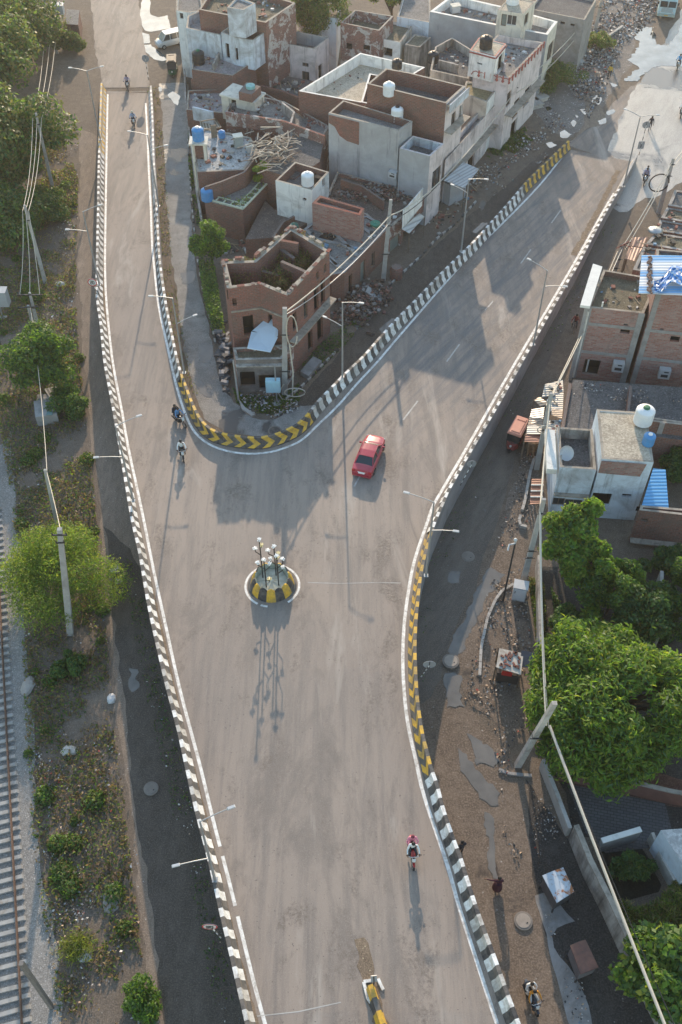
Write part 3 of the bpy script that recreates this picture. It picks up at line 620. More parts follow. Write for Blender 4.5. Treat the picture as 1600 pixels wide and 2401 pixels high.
# ------------------------------------------------------------------ foliage
GR1 = leafmat('leaf mid green', (0.055, 0.10, 0.022)); GR2 = leafmat('leaf dark green', (0.028, 0.062, 0.018), 0.3); GR3 = leafmat('leaf yellow green', (0.115, 0.15, 0.025), 0.5)
GR4 = leafmat('leaf bright green', (0.075, 0.14, 0.018), 0.5); DRY = leafmat('dry grass', (0.135, 0.105, 0.055), 0.4); BRN = leafmat('brown weeds', (0.10, 0.065, 0.035), 0.25); OLV = leafmat('olive weeds', (0.075, 0.085, 0.03), 0.35)
BARK = plain('bark', (0.10, 0.08, 0.065), 0.95, 0.3, 6, bump=0.4)
def leaves(name, cen, size, mats, wts, parent=None, aspect=0.5, up=0.5, jit=0.5, outward=None):
    """one mesh of small leaf blades at the points cen"""
    n = len(cen); d = RNG.normal(size=(n, 3)); d[:, 2] += up
    if outward is not None: d += outward * 1.1
    d /= np.linalg.norm(d, axis=1)[:, None]; a = RNG.normal(size=(n, 3)); a -= (a * d).sum(1)[:, None] * d; a /= np.linalg.norm(a, axis=1)[:, None]
    b = np.cross(d, a); s = size * (1 + jit * (RNG.random(n) - 0.5))[:, None]
    v = np.empty((n, 4, 3)); fold = d * s * 0.12
    v[:, 0] = cen - a * s * 0.5; v[:, 1] = cen - b * s * aspect * 0.5 + fold; v[:, 2] = cen + a * s * 0.5; v[:, 3] = cen + b * s * aspect * 0.5 + fold
    og = (0, 0, 0)
    if parent is not None: og = ORI[parent.name]
    v -= np.array(og)
    me = bpy.data.meshes.new(name); me.vertices.add(n * 4); me.vertices.foreach_set('co', v.reshape(-1)); me.loops.add(n * 4); me.loops.foreach_set('vertex_index', np.arange(n * 4, dtype=np.int32))
    me.polygons.add(n); me.polygons.foreach_set('loop_start', np.arange(0, n * 4, 4, dtype=np.int32)); me.polygons.foreach_set('loop_total', np.full(n, 4, dtype=np.int32))
    for q in mats: me.materials.append(q)
    me.polygons.foreach_set('material_index', RNG.choice(len(mats), n, p=np.array(wts) / sum(wts)).astype(np.int32)); me.update(calc_edges=True)
    o = bpy.data.objects.new(name, me); COL.objects.link(o); ORI[o.name] = og
    if parent is not None: o.parent = parent
    return o
def lobe_points(lobes, n, shell=0.55):
    vol = np.array([l[3] ** 2 for l in lobes]); cnt = (vol / vol.sum() * n).astype(int); out = []; od = []
    for l, k in zip(lobes, cnt):
        d = RNG.normal(size=(k, 3)); d /= np.linalg.norm(d, axis=1)[:, None]; r = l[3] * (shell + (1 - shell) * RNG.random(k) ** 0.6) * (1 + 0.12 * RNG.normal(size=k))
        sz = l[4] if len(l) > 4 else 0.8
        p = d * r[:, None]; p[:, 2] *= sz; out.append(p + np.array(l[:3])); od.append(d)
    return np.concatenate(out), np.concatenate(od)
def tree(name, label, base, crown, lobes=26, n=9000, size=0.3, mats=None, wts=None, trunk=0.18, group=None, cat='tree', aspect=0.5, up=0.5, sub=(0.28, 0.45), zlow=-0.35, extra=None, lean=(0, 0), fr=(0.45, 0.95)):
    """crown = (centre z, rx, ry, rz) above base; sub lobes scattered through it"""
    t = thing(name, label, cat, base, group); cz_, rx, ry, rz = crown; L = []
    for i in range(lobes):
        while True:
            d = RNG.normal(size=3); d /= np.linalg.norm(d)
            if d[2] > zlow: break
        f = RNG.uniform(*fr) * (1 + 0.15 * math.sin(3 * math.atan2(d[1], d[0]) + lobes)); r = RNG.uniform(*sub) * min(rx, ry)
        L.append((base[0] + lean[0] + d[0] * rx * f, base[1] + lean[1] + d[1] * ry * f, base[2] + cz_ + d[2] * rz * f, r, RNG.uniform(0.6, 0.9)))
    if extra: L += extra
    c, od = lobe_points(L, n); leaves('crown', c, size, mats or [GR1, GR2, GR4], wts or [4, 3, 2], t, aspect, up, 0.7, od)
    m = M(); zt = base[2] + cz_
    m.tube([base, (base[0] + 0.1 + lean[0] * .4, base[1] + lean[1] * .4, base[2] + cz_ * 0.5), (base[0] + lean[0], base[1] + lean[1], zt)], [trunk, trunk * 0.8, trunk * 0.5], 8)
    for l in L[::3]: m.tube([(base[0] + lean[0] * .6, base[1] + lean[1] * .6, base[2] + cz_ * 0.55), ((base[0] + lean[0] + l[0]) / 2, (base[1] + lean[1] + l[1]) / 2, (zt + l[2]) / 2 - 0.2), l[:3]], [trunk * 0.5, trunk * 0.35, trunk * 0.12], 5)
    m.build('trunk', BARK, t); return t
def Pb(a, b): return P(a, b, 0.0)
# left side trees
tree('tree', 'biggest dark green tree at the left edge of the photo above the road', Pb(30, 425), (4.4, 5.8, 6.4, 4.6), 64, 24000, 0.5, [GR1, GR2, OLV], [2.5, 5, 4.5], 0.35)
tree('tree', 'dark tree at the far upper left corner, behind the biggest dark tree', Pb(-10, 235), (4.4, 6.0, 6.4, 4.4), 44, 13000, 0.52, [GR1, GR2, OLV], [3, 3, 3], 0.3)
tree('tree', 'greyish olive tree in the upper left corner beside the transformer', Pb(62, 130), (3.4, 5.2, 5.2, 3.4), 36, 10000, 0.5, [OLV, GR1, GR2], [4, 2, 2], 0.25)
tree('tree', 'dark low tree at the left edge under the leaning pole tops', Pb(18, 545), (2.2, 4.2, 5.0, 2.4), 36, 10000, 0.42, [GR2, GR1, OLV], [4, 3, 1], 0.2)
tree('tree', 'compact dark green tree beside the track, between the poles and the concrete box', Pb(110, 890), (2.7, 3.0, 3.0, 2.2), 34, 11000, 0.32, [GR2, GR1, GR4], [4, 4, 2], 0.2, zlow=-0.6)
tree('tree', 'feathery yellow green thorn tree round the tall concrete pole', Pb(152, 1385), (2.3, 4.3, 4.2, 2.0), 46, 30000, 0.21, [GR3, GR4, GR1], [5, 3, 3], 0.16, aspect=0.28, sub=(0.24, 0.4), zlow=-0.3)
# weeds of the railway side
def inside(pt, poly):
    x, y = pt[:, 0], pt[:, 1]; r = np.zeros(len(pt), bool); j = len(poly) - 1
    for i in range(len(poly)):
        xi, yi, xj, yj = poly[i][0], poly[i][1], poly[j][0], poly[j][1]
        c = ((yi > y) != (yj > y)) & (x < (xj - xi) * (y - yi) / (yj - yi + 1e-12) + xi); r ^= c; j = i
    return r
def nz(p, f, s):
    return (np.sin(p[:, 0] * f + s) * np.cos(p[:, 1] * f * 0.83 - s * 1.7) + 0.6 * np.sin(p[:, 0] * f * 2.3 - p[:, 1] * f * 1.9 + s * 3) + 0.4 * np.cos(p[:, 0] * f * 4.1 + p[:, 1] * f * 4.7 + s)) / 2.0
def scatter(poly, n, thr=None, f=0.5, s=0.0):
    P_ = np.array([(q[0], q[1]) for q in poly]); lo, hi = P_.min(0), P_.max(0); p = RNG.uniform(lo, hi, (n, 2)); p = p[inside(p, poly)]
    if thr is not None: p = p[nz(p, f, s) + 0.35 * (RNG.random(len(p)) - 0.5) > thr]
    return p
def weeds(name, label, poly, n, thr, hmax, size, mats, wts, f=0.5, s=0.0, aspect=0.45, cat='weeds', up=0.3, z=0.0):
    p = scatter(poly, n, thr, f, s); k = np.clip(nz(p, f, s) * 0.8 + 0.45, 0.12, 1.0); h = z + RNG.random(len(p)) ** 1.2 * hmax * k
    return stuff(leaves(name, np.column_stack([p, h]), size, mats, wts, None, aspect, up), label, cat)
strip = px([(-40,420),(60,330),(150,330),(185,420),(180,560),(178,700),(190,860),(206,1000),(222,1150),(236,1350),(252,1500),(270,1700),(290,1860),(310,2040),(335,2250),(352,2420),(360,2600),(150,2600),(140,2420),(112,2200),(85,2050),(74,1900),(64,1750),(58,1600),(50,1450),(40,1330),(30,1180),(0,1000),(-60,900)])
weeds('weeds', 'low green and brown weeds over the strip beside the railway', strip, 170000, -0.18, 0.7, 0.25, [GR1, OLV, BRN, GR2, DRY, GR3], [2.6, 3.8, 3.4, 1.8, 2.2, .8], 0.42, 1.3)
weeds('dry_weeds', 'dry straw coloured weeds among the litter beside the railway', strip, 70000, 0.1, 0.5, 0.22, [DRY, BRN, OLV], [4, 3, 3], 0.55, 4.1)
cp = scatter(strip, 420, -0.15, 0.42, 1.3)[:170]; LB_ = [(q[0], q[1], 0.12, float(r), 0.75) for q, r in zip(cp, RNG.uniform(0.25, 0.85, len(cp)))]
c_, od_ = lobe_points(LB_, 26000, 0.5); k_ = c_[:, 2] > 0.0; stuff(leaves('undergrowth', c_[k_], 0.22, [GR1, OLV, GR2, GR4], [4, 3, 3, 1.2], None, 0.5, 0.5, 0.7, od_[k_]), 'clumps of leafy undergrowth over the strip beside the railway', 'undergrowth')
edge = [(q.x + n_.x * -0.25, q.y + n_.y * -0.25, 0) for q, n_ in zip(pl, nl) if 8 < q.y < 48] + [(q.x - 1.5, q.y, 0) for q in pl[::-1] if 8 < q.y < 48]
weeds('grass', 'dark grass at the foot of the left retaining wall', edge, 14000, -0.2, 0.35, 0.2, [GR2, GR1, OLV], [4, 2, 1], 0.5, 0.4)
wl = px([(345,205),(372,205),(384,330),(392,430),(400,540),(408,640),(424,740),(440,830),(455,890),(470,940),(442,915),(426,872),(404,780),(388,700),(376,610),(371,540),(366,440),(360,300)])
weeds('grass', 'thin strip of dry grass along the inner barrier on the left lane', wl, 16000, -0.3, 0.3, 0.18, [OLV, GR1, DRY], [3, 2, 2], 0.6, 2.0)
wr = [(q.x + 0.05, q.y, 0) for q in pr_ if 36 < q.y < 96] + [(q.x + 1.1, q.y - 0.4, 0) for q in pr_[::-1] if 36 < q.y < 96]
weeds('grass', 'dark grass at the foot of the right retaining wall', wr, 11000, 0.0, 0.3, 0.18, [GR2, GR1, OLV], [4, 2, 1], 0.6, 3.0)

# ------------------------------------------------------------------ utility poles
POLE = plain('weathered pole concrete', (0.33, 0.325, 0.315), 0.85, 0.14, 1.5, dirt=(0.22, 0.21, 0.2), dirt_amt=0.35)
def utility_pole(base, top, label, w=(0.34, 0.2), d=(0.24, 0.16), name='utility_pole', arms=(), mat=POLE, cat='utility pole', group='concrete utility poles', bands=()):
    """base pixel on the ground, top pixel; square tapered concrete post with steel cross arms (fraction up, half width)"""
    b = P(*base); T = PY(*top, b[1]); t = thing(name, label, cat, b, group); m = M(); ux = Vector((1, 0, 0)); vs = []
    for q, ww, dd in ((b, w[0], d[0]), (T, w[1], d[1])):
        for sx, sy in ((-1, -1), (1, -1), (1, 1), (-1, 1)): vs.append((q[0] + sx * ww / 2, q[1] + sy * dd / 2, q[2]))
    m.add(vs, [(0, 1, 5, 4), (1, 2, 6, 5), (2, 3, 7, 6), (3, 0, 4, 7), (4, 5, 6, 7)]); m.build('post', mat, t)
    for f, hw, rot in arms:
        c = Vector(b).lerp(Vector(T), f); a = M(); dv = Vector((math.cos(rot), math.sin(rot), 0)); a.beam(c - dv * hw + Vector((0, -0.16, 0)), c + dv * hw + Vector((0, -0.16, 0)), 0.09, 0.09)
        for s in (-0.9, 0.9): a.tube([c + dv * hw * s + Vector((0, -0.16, 0.03)), c + dv * hw * s + Vector((0, -0.16, 0.22))], [0.05, 0.035], 6)
        a.build('cross_arm', STEELD, t)
    for f in bands:
        c = Vector(b).lerp(Vector(T), f); a = M(); ww = w[0] + (w[1] - w[0]) * f; dd = d[0] + (d[1] - d[0]) * f
        a.box(c, (ww + 0.05, dd + 0.05, 0.1)); a.beam(c + Vector((-ww, -dd / 2 - .05, 0)), c + Vector((ww, -dd / 2 - .05, 0)), 0.06, 0.06); a.build('clamp', STEELD, t)
    return T
UT = {}
UT['a'] = utility_pole((124,440), (84.5,265), 'grey concrete pole standing against the biggest dark tree', bands=(0.86,))
UT['b'] = utility_pole((107,663), (58,481), 'grey concrete pole, the middle one of the wire line beside the left track', bands=(0.82,))
UT['c'] = utility_pole((90,770), (70,686), 'pole with a wide steel cross arm just behind the compact dark tree', arms=((0.97, 1.15, 0.0),), bands=(0.6,))
UT['d'] = utility_pole((85,790), (66,716), 'shorter twin pole with a red braced cross arm behind the compact dark tree', arms=((0.98, 0.9, 0.12),))
UT['e'] = utility_pole((136,1235), (106,1101), 'plain grey pole without arms behind the yellow green thorn tree', w=(0.3, 0.2))
UT['f'] = utility_pole((166,1487), (140,1240), 'tall concrete pole in front of the yellow green thorn tree', w=(0.46, 0.3), d=(0.36, 0.26), arms=((0.965, 0.5, 0.0), (0.9, 0.28, 0.0)))
UT['g'] = utility_pole((122,2362), (50,2258), 'rusty steel post leaning by the rail at the bottom left corner', w=(0.22, 0.22), d=(0.22, 0.22), mat=plain('dull steel post', (0.17, 0.155, 0.145), 0.7, 0.2, 2), group=None)
UT['h'] = utility_pole((28.7, 890), (-4, 790), 'thin dark steel post at the left edge beside the ballast', w=(0.12, 0.1), d=(0.12, 0.1), mat=STEELD, group=None)
UT['i'] = utility_pole((1225,1372), (1276,1170), 'tall concrete pole behind the white electric cabinet', w=(0.42, 0.26), d=(0.3, 0.2), bands=(0.86, 0.36, 0.44))
UT['j'] = utility_pole((1258,1100), (1293,922), 'concrete pole rising through the rusty tin awnings', w=(0.42, 0.26), d=(0.3, 0.2), bands=(0.55,))
UT['k'] = utility_pole((1214,1795), (1301,1648), 'pale concrete pole in front of the huge round tree', w=(0.42, 0.3), d=(0.36, 0.26), bands=(0.5,), mat=CONC_L)
UT['l'] = utility_pole((1544,500), (1580,371), 'concrete pole with a coil of cable above the row of old shop roofs', w=(0.42, 0.26), d=(0.3, 0.2), bands=(0.9, 0.7))
UT['m'] = utility_pole((1440,640), (1462,572), 'pole tangled with red and black cables behind the white canopy', w=(0.4, 0.3), d=(0.3, 0.2), bands=(0.5, 0.2))
UT['n'] = utility_pole((668,925), (668,722), 'thick concrete pole with looped cables at the front of the ruined brick house', w=(0.5, 0.36), d=(0.36, 0.28), bands=(0.72, 0.3))
UT['o'] = utility_pole((899,657), (917,468), 'pale tall concrete pole beside the low brick shop', w=(0.46, 0.28), d=(0.3, 0.2), bands=(0.7, 0.35))
UT['p'] = utility_pole((1188,325), (1212,190), 'concrete pole standing in the grass below the house with red arches', w=(0.42, 0.26), d=(0.3, 0.2), bands=(0.9,))
UT['q'] = utility_pole((1370,120), (1393,10), 'left one of two poles by the rubbish field at the top right', w=(0.42, 0.26), d=(0.3, 0.2), arms=((0.95, 0.5, 0.3),), bands=(0.5,))
UT['r'] = utility_pole((1396,70), (1415,-20), 'right one of two poles by the rubbish field at the top right', w=(0.42, 0.26), d=(0.3, 0.2), bands=(0.6,))
UT['s'] = utility_pole((136,70), (128,-30), 'pole carrying a white transformer at the top left', w=(0.4, 0.28), d=(0.3, 0.2), arms=((0.4, 0.8, 0.0),))
UT['t'] = utility_pole((135,125), (118,90), 'short pole with a cross arm above the treetops at the upper left', arms=((0.95, 0.9, 0.0),))
b = UT['s']; m = M(); q = PY(136, 22, P(136, 70)[1] - 0.5); m.box(q, (1.5, 0.9, 1.1)); m.box((q[0], q[1], q[2] + 0.62), (1.7, 1.1, 0.1)); m.tube([(q[0] - .4, q[1], q[2] + .6), (q[0] - .4, q[1], q[2] + 1.0)], 0.07, 6); m.tube([(q[0] + .4, q[1], q[2] + .6), (q[0] + .4, q[1], q[2] + 1.0)], 0.07, 6)
m.tube([(q[0], q[1], 0), (q[0], q[1], q[2] - .5)], .1, 6)
tag(m.build('transformer', [LAMPW]), 'pale transformer box mounted by the pole at the top left', 'transformer')
# grey relay box on a post, concrete hut, small bits beside the railway
t = thing('relay_box', 'grey relay box on a steel post at the left edge', 'relay box', P(8, 745)); b = P(8, 745); m = M(); m.tube([b, (b[0], b[1], 1.6)], 0.08, 8); m.box((b[0], b[1], 0.06), (0.8, 0.5, 0.12)); m.build('post', GALV, t)
m = M(); m.box((b[0] + .1, b[1], 2.4), (1.9, 0.9, 1.6)); m.box((b[0] + .1, b[1], 3.23), (2.0, 1.0, 0.06)); m.build('cabinet', plain('grey cabinet paint', (0.33, 0.35, 0.37), 0.5, 0.08, 2), t)
t = thing('concrete_box', 'square concrete tank with a small hatch beside the track', 'concrete box', P(115, 985)); m = M(); m.prism(px([(90,1000),(140,992),(136,958),(86,962)], 0.0), 0.0, 1.1); m.build('body', CONC, t); q = P(117, 970, 1.1); m = M(); m.box((q[0], q[1], 1.13), (0.5, 0.4, 0.06)); m.build('hatch', plain('teal lid', (0.12, 0.2, 0.2), 0.6), t)
t = thing('plank_stack', 'stack of grey planks and a frame behind the square concrete tank', 'planks', P(120, 930)); m = M()
for i in range(7): a, b = P(106 + i * 4, 912 - i, 0.5), P(122 + i * 5, 938 + i * 0.5, 0.5); m.beam(a, b, 0.12, 0.06, i % 2)
a, b = P(102, 936, 0.6), P(140, 934, 0.6); m.beam(a, b, 0.3, 0.14, 0); m.prism(px([(88,955),(142,948),(140,930),(90,934)]), 0.0, 0.45, 1); m.build('planks', [CONC_L, plain('grey board', (0.2, 0.19, 0.18), 0.8)], t)
tree('bush', 'roadside bush right of the transformer pole at the top left', P(160, 118), (0.9, 2.6, 1.6, 1.2), 22, 6000, 0.3, [OLV, GR1, GR2], [4, 3, 2], 0.06, cat='bush', zlow=-0.2)
tree('bush', 'dense dark bush below the biggest dark tree beside the leaning pole', P(112, 500), (1.0, 2.4, 2.6, 1.3), 24, 8000, 0.28, [GR2, GR1, OLV], [4, 3, 2], 0.06, cat='bush', zlow=-0.2)
tree('bush', 'dark green bush right of the compact dark tree base', P(158, 960), (0.7, 1.9, 1.9, 1.0), 18, 5000, 0.24, [GR1, GR2, GR4], [4, 3, 1], 0.05, cat='bush', zlow=-0.2)
tree('bush', 'leafy dark bush in the weeds below the thorn tree', P(172, 1570), (0.5, 1.3, 1.0, 0.7), 14, 3000, 0.22, [GR2, GR1], [4, 3], 0.04, cat='bush', zlow=-0.2)
tree('bush', 'bright green bush by the dark track at the bottom left', P(335, 2350), (0.5, 1.2, 1.4, 0.8), 16, 3500, 0.2, [GR4, GR1, GR2], [3, 3, 2], 0.04, cat='bush', zlow=-0.2)
# ------------------------------------------------------------------ houses
BR_RED = brick('red brick', (0.27, 0.095, 0.07), (0.17, 0.066, 0.054), (0.19, 0.155, 0.14), amt=0.8)
BR_DRK = brick('dark brown brick', (0.22, 0.095, 0.072), (0.145, 0.07, 0.058), (0.18, 0.15, 0.135), amt=0.5)
BR_PALE = brick('pale mixed brick', (0.28, 0.125, 0.10), (0.34, 0.24, 0.215), (0.26, 0.215, 0.20), amt=0.25)
BR_PL = brick('brick with old plaster', (0.25, 0.11, 0.085), (0.17, 0.08, 0.066), (0.21, 0.18, 0.165), amt=0.4, plaster=(0.42, 0.395, 0.375), pl_amt=0.45)
BR_PINK = brick('brick with pink plaster', (0.2, 0.10, 0.08), (0.15, 0.08, 0.07), (0.16, 0.14, 0.13), plaster=(0.42, 0.33, 0.32), pl_amt=0.95)
GREY = plain('grey cement plaster', (0.40, 0.405, 0.42), 0.9, 0.13, 0.7, dirt=(0.28, 0.28, 0.285), dirt_amt=0.7, bump=0.1, streaks=0.25)
BLUEP = plain('peeling pale blue plaster', (0.55, 0.60, 0.66), 0.85, 0.12, 1.2, dirt=(0.24, 0.23, 0.23), dirt_amt=0.6, bump=0.1, streaks=0.45)
PINK = plain('pale pink plaster', (0.62, 0.55, 0.54), 0.85, 0.1, 1.0, dirt=(0.3, 0.26, 0.25), dirt_amt=0.35, streaks=0.45)
CREAM = plain('cream plaster', (0.62, 0.58, 0.50), 0.85, 0.1, 1.0, dirt=(0.34, 0.30, 0.25), dirt_amt=0.3, streaks=0.4)
WHITEP = plain('whitewashed plaster', (0.76, 0.76, 0.74), 0.8, 0.08, 1.0, dirt=(0.42, 0.41, 0.39), dirt_amt=0.35, streaks=0.4)
WBLUE = plain('pale blue white wall', (0.58, 0.65, 0.72), 0.8, 0.1, 0.9, dirt=(0.30, 0.31, 0.33), dirt_amt=0.4, streaks=0.25)
OLDW = plain('grimy plaster', (0.42, 0.39, 0.355), 0.9, 0.2, 1.0, dirt=(0.17, 0.145, 0.125), dirt_amt=0.55, bump=0.15, streaks=0.9)
ROOF_G = soil('grey roof', [(0.14, 0.135, 0.13), (0.19, 0.183, 0.175), (0.25, 0.24, 0.225)], (0.3, 1.6, 8.0), speck=(0.4, 0.38, 0.36), speck_amt=0.2)
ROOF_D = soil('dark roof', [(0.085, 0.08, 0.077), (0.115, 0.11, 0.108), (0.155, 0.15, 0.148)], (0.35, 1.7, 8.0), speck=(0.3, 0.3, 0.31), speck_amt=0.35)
ROOF_M = soil('mossy roof', [(0.11, 0.10, 0.075), (0.16, 0.14, 0.10), (0.22, 0.19, 0.13)], (0.4, 1.5, 8.0), speck=(0.36, 0.33, 0.27), speck_amt=0.25)
ROOF_T = soil('tiled terrace', [(0.32, 0.27, 0.21), (0.42, 0.36, 0.28), (0.50, 0.44, 0.35)], (0.5, 2.2, 7.0), bump=0.2)
ROOF_W = soil('whitish roof', [(0.25, 0.25, 0.25), (0.36, 0.36, 0.355), (0.46, 0.46, 0.45)], (0.45, 1.6, 6.0), speck=(0.14, 0.13, 0.12), speck_amt=0.3)
ROOF_P = soil('purplish terrace', [(0.22, 0.19, 0.19), (0.28, 0.245, 0.245), (0.34, 0.30, 0.295)], (0.4, 1.6, 7.0))
COPE = plain('weathered coping', (0.34, 0.30, 0.25), 0.9, 0.18, 2.0, dirt=(0.18, 0.155, 0.13), dirt_amt=0.45, streaks=0.4)
COPE_W = plain('white coping', (0.68, 0.67, 0.63), 0.8, 0.07, 2.0, dirt=(0.45, 0.43, 0.40), dirt_amt=0.3)
DARKIN = plain('dark interior', (0.016, 0.015, 0.015), 0.95, 0.1)  # near-black colour stands in for the unlit inside of rooms and holes
FRAME = plain('weathered timber', (0.16, 0.12, 0.09), 0.8, 0.2, 4); FRW = plain('white frame', (0.55, 0.54, 0.52), 0.7, 0.1)
GLASS = plain('dull window glass', (0.045, 0.05, 0.055), 0.12, 0.2, 2, spec=0.5)
DOORM = plain('grey green door', (0.16, 0.19, 0.18), 0.7, 0.15, 3)
def rimpt(e, zt):
    return P(e[1], e[2], 0.0)[:2] if e[0] == 'g' else (e[0], e[1]) if len(e) == 3 and e[2] == 'w' else P(e[0], e[1], zt)[:2]
def inset(poly, t):
    n = len(poly); out = []
    for i in range(n):
        a, b, c = Vector(poly[i - 1]), Vector(poly[i]), Vector(poly[(i + 1) % n])
        d1, d2 = (b - a).normalized(), (c - b).normalized(); n1, n2 = Vector((-d1.y, d1.x)), Vector((-d2.y, d2.x)); k = n1 + n2
        k = k.normalized() / max(0.45, k.normalized().dot(n1)); out.append((b.x + k.x * t, b.y + k.y * t))
    return out
HN = [0]
def house(name, label, rim, zt, wall, roof, par=0.7, t=0.2, z0=-0.05, cope=None, inner=None, wins=(), cat='house', low=(), emat=None, group=None, ledges=(), roofname='roof', parent=None, bands=()):
    """walls with real openings up to the rim (photo points at height zt), parapet, sunk roof.
    wins = (edge, x0, y0, x1, y1, kind) photo corners on that wall; ledges = (edge, z, depth)"""
    HN[0] += 1; eps = 0.0013 * HN[0]
    W = [rimpt(e, zt) for e in rim]; n = len(W); ar = sum(W[i][0] * W[(i + 1) % n][1] - W[(i + 1) % n][0] * W[i][1] for i in range(n)); flip = ar < 0
    idx = list(range(n))
    if flip: W = W[::-1]; idx = [(n - 2 - i) % n for i in range(n)]      # wall k now runs W[k]->W[k+1]; idx[k] is its number in the given order
    W = inset(W, eps); zt = zt + eps; cx_ = sum(p[0] for p in W) / n; cy_ = sum(p[1] for p in W) / n
    root = parent or thing(name, label, cat, (cx_, cy_, 0), group)
    wm = M(); k_of = {idx[k]: k for k in range(n)}; parts = []
    mats = [wall] + list((emat or {}).values()); eslot = {e: 1 + i for i, e in enumerate((emat or {}).keys())}
    for k in range(n):
        a, b = Vector(W[k]), Vector(W[(k + 1) % n]); d = b - a; L = d.length; u = d / L; o_ = Vector((u.y, -u.x)); mi = eslot.get(idx[k], 0); holes = []
        for w in wins:
            if w[0] != idx[k]: continue
            s = []; zz = []
            for qx, qy in ((w[1], w[2]), (w[3], w[4])):
                r_ = ray(qx, qy); den = r_[0] * o_.x + r_[1] * o_.y; tt = (a.x * o_.x + a.y * o_.y) / den; hp = Vector((r_[0] * tt, r_[1] * tt)); s.append((hp - a).dot(u)); zz.append(HC + r_[2] * tt)
            s0, s1 = max(0.08, min(s)), min(L - 0.08, max(s)); h0, h1 = max(z0 + 0.02, min(zz)), min(zt - 0.05, max(zz))
            if s1 - s0 > 0.1 and h1 - h0 > 0.1: holes.append((s0, s1, h0, h1, w[5]))
        S = sorted({0.0, L} | {h[0] for h in holes} | {h[1] for h in holes}); Z = sorted({z0, zt} | {h[2] for h in holes} | {h[3] for h in holes})
        def pt(s, z, dd=0.0): return (a.x + u.x * s + o_.x * dd, a.y + u.y * s + o_.y * dd, z)
        for i in range(len(S) - 1):
            for j in range(len(Z) - 1):
                ms, mz = (S[i] + S[i + 1]) / 2, (Z[j] + Z[j + 1]) / 2
                if any(h[0] < ms < h[1] and h[2] < mz < h[3] for h in holes): continue
                wm.quad(pt(S[i], Z[j]), pt(S[i + 1], Z[j]), pt(S[i + 1], Z[j + 1]), pt(S[i], Z[j + 1]), mi)
        for s0, s1, h0, h1, kind in holes:
            D = -0.22
            for A, B in (((s0, h0), (s1, h0)), ((s1, h0), (s1, h1)), ((s1, h1), (s0, h1)), ((s0, h1), (s0, h0))): wm.quad(pt(A[0], A[1]), pt(A[0], A[1], D), pt(B[0], B[1], D), pt(B[0], B[1]), mi)
            f = M(); fw = 0.07
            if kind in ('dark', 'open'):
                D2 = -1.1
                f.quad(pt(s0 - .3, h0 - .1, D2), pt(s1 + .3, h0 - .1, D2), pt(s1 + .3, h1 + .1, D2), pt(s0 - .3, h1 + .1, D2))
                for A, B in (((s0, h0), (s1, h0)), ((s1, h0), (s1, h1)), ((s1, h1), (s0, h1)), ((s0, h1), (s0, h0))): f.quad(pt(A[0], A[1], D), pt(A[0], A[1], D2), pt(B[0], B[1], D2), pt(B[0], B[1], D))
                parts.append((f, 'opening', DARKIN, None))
            else:
                fm = FRW if kind == 'winw' else FRAME
                for A, B in (((s0, h0 + fw / 2), (s1, h0 + fw / 2)), ((s0, h1 - fw / 2), (s1, h1 - fw / 2)), ((s0 + fw / 2, h0 + fw), (s0 + fw / 2, h1 - fw)), ((s1 - fw / 2, h0 + fw), (s1 - fw / 2, h1 - fw))):
                    f.beam(pt(A[0], A[1], -0.14), pt(B[0], B[1], -0.14), fw, 0.07)
                if kind != 'door' and s1 - s0 > 0.7: f.beam(pt((s0 + s1) / 2, h0 + fw, -0.14), pt((s0 + s1) / 2, h1 - fw, -0.14), 0.05, 0.06)
                g_ = M(); g_.quad(pt(s0, h0, -0.17), pt(s1, h0, -0.17), pt(s1, h1, -0.17), pt(s0, h1, -0.17))
                parts.append((f, 'door' if kind == 'door' else 'window', fm, (g_, 'panel' if kind == 'door' else 'pane', DOORM if kind == 'door' else GLASS)))
        for e, lz, ld in ledges:
            if e == idx[k]:
                l = M(); l.box((a.x + u.x * L / 2 + o_.x * (ld / 2 + 0.003), a.y + u.y * L / 2 + o_.y * (ld / 2 + 0.003), lz), (L - 0.02, ld, 0.11), math.atan2(u.y, u.x)); parts.append((l, 'ledge', cope or COPE, None))
        for e, fr, wd in bands:
            if e == idx[k]:
                l = M()
                if fr[0] == 'v': c = pt(L * fr[1], (max(z0, 0) + zt) / 2, 0.03); l.box(c, (wd, 0.07, zt - max(z0, 0) - 0.02), math.atan2(u.y, u.x))
                else: c = pt(L / 2, fr[1], 0.02); l.box(c, (L - 0.03, 0.05, wd), math.atan2(u.y, u.x))
                parts.append((l, 'column' if fr[0] == 'v' else 'beam', CONC, None))
    wm.build('wall', mats, root)
    I = inset(W, t); pm = M(); zr = zt - par
    for k in range(n):
        j = (k + 1) % n; pm.quad((*W[k], zt), (*W[j], zt), (*I[j], zt), (*I[k], zt), 0); pm.quad((*I[j], zr - .02), (*I[k], zr - .02), (*I[k], zt), (*I[j], zt), 1)
    if par > 0.02: pm.build('parapet', [cope or COPE, inner or wall], root)
    rm = M(); I2 = inset(W, t * 0.5 if par > 0.02 else 0.0); rm.add([(*q, zr) for q in I2], [tuple(range(n))]); rm.build(roofname, roof, root)
    for f, nm, mt_, sub in parts:
        o_ = f.build(nm, mt_, root)
        if sub: sub[0].build(sub[1], sub[2], o_)
    return root
GH = 'brick and plaster houses between the two roads'
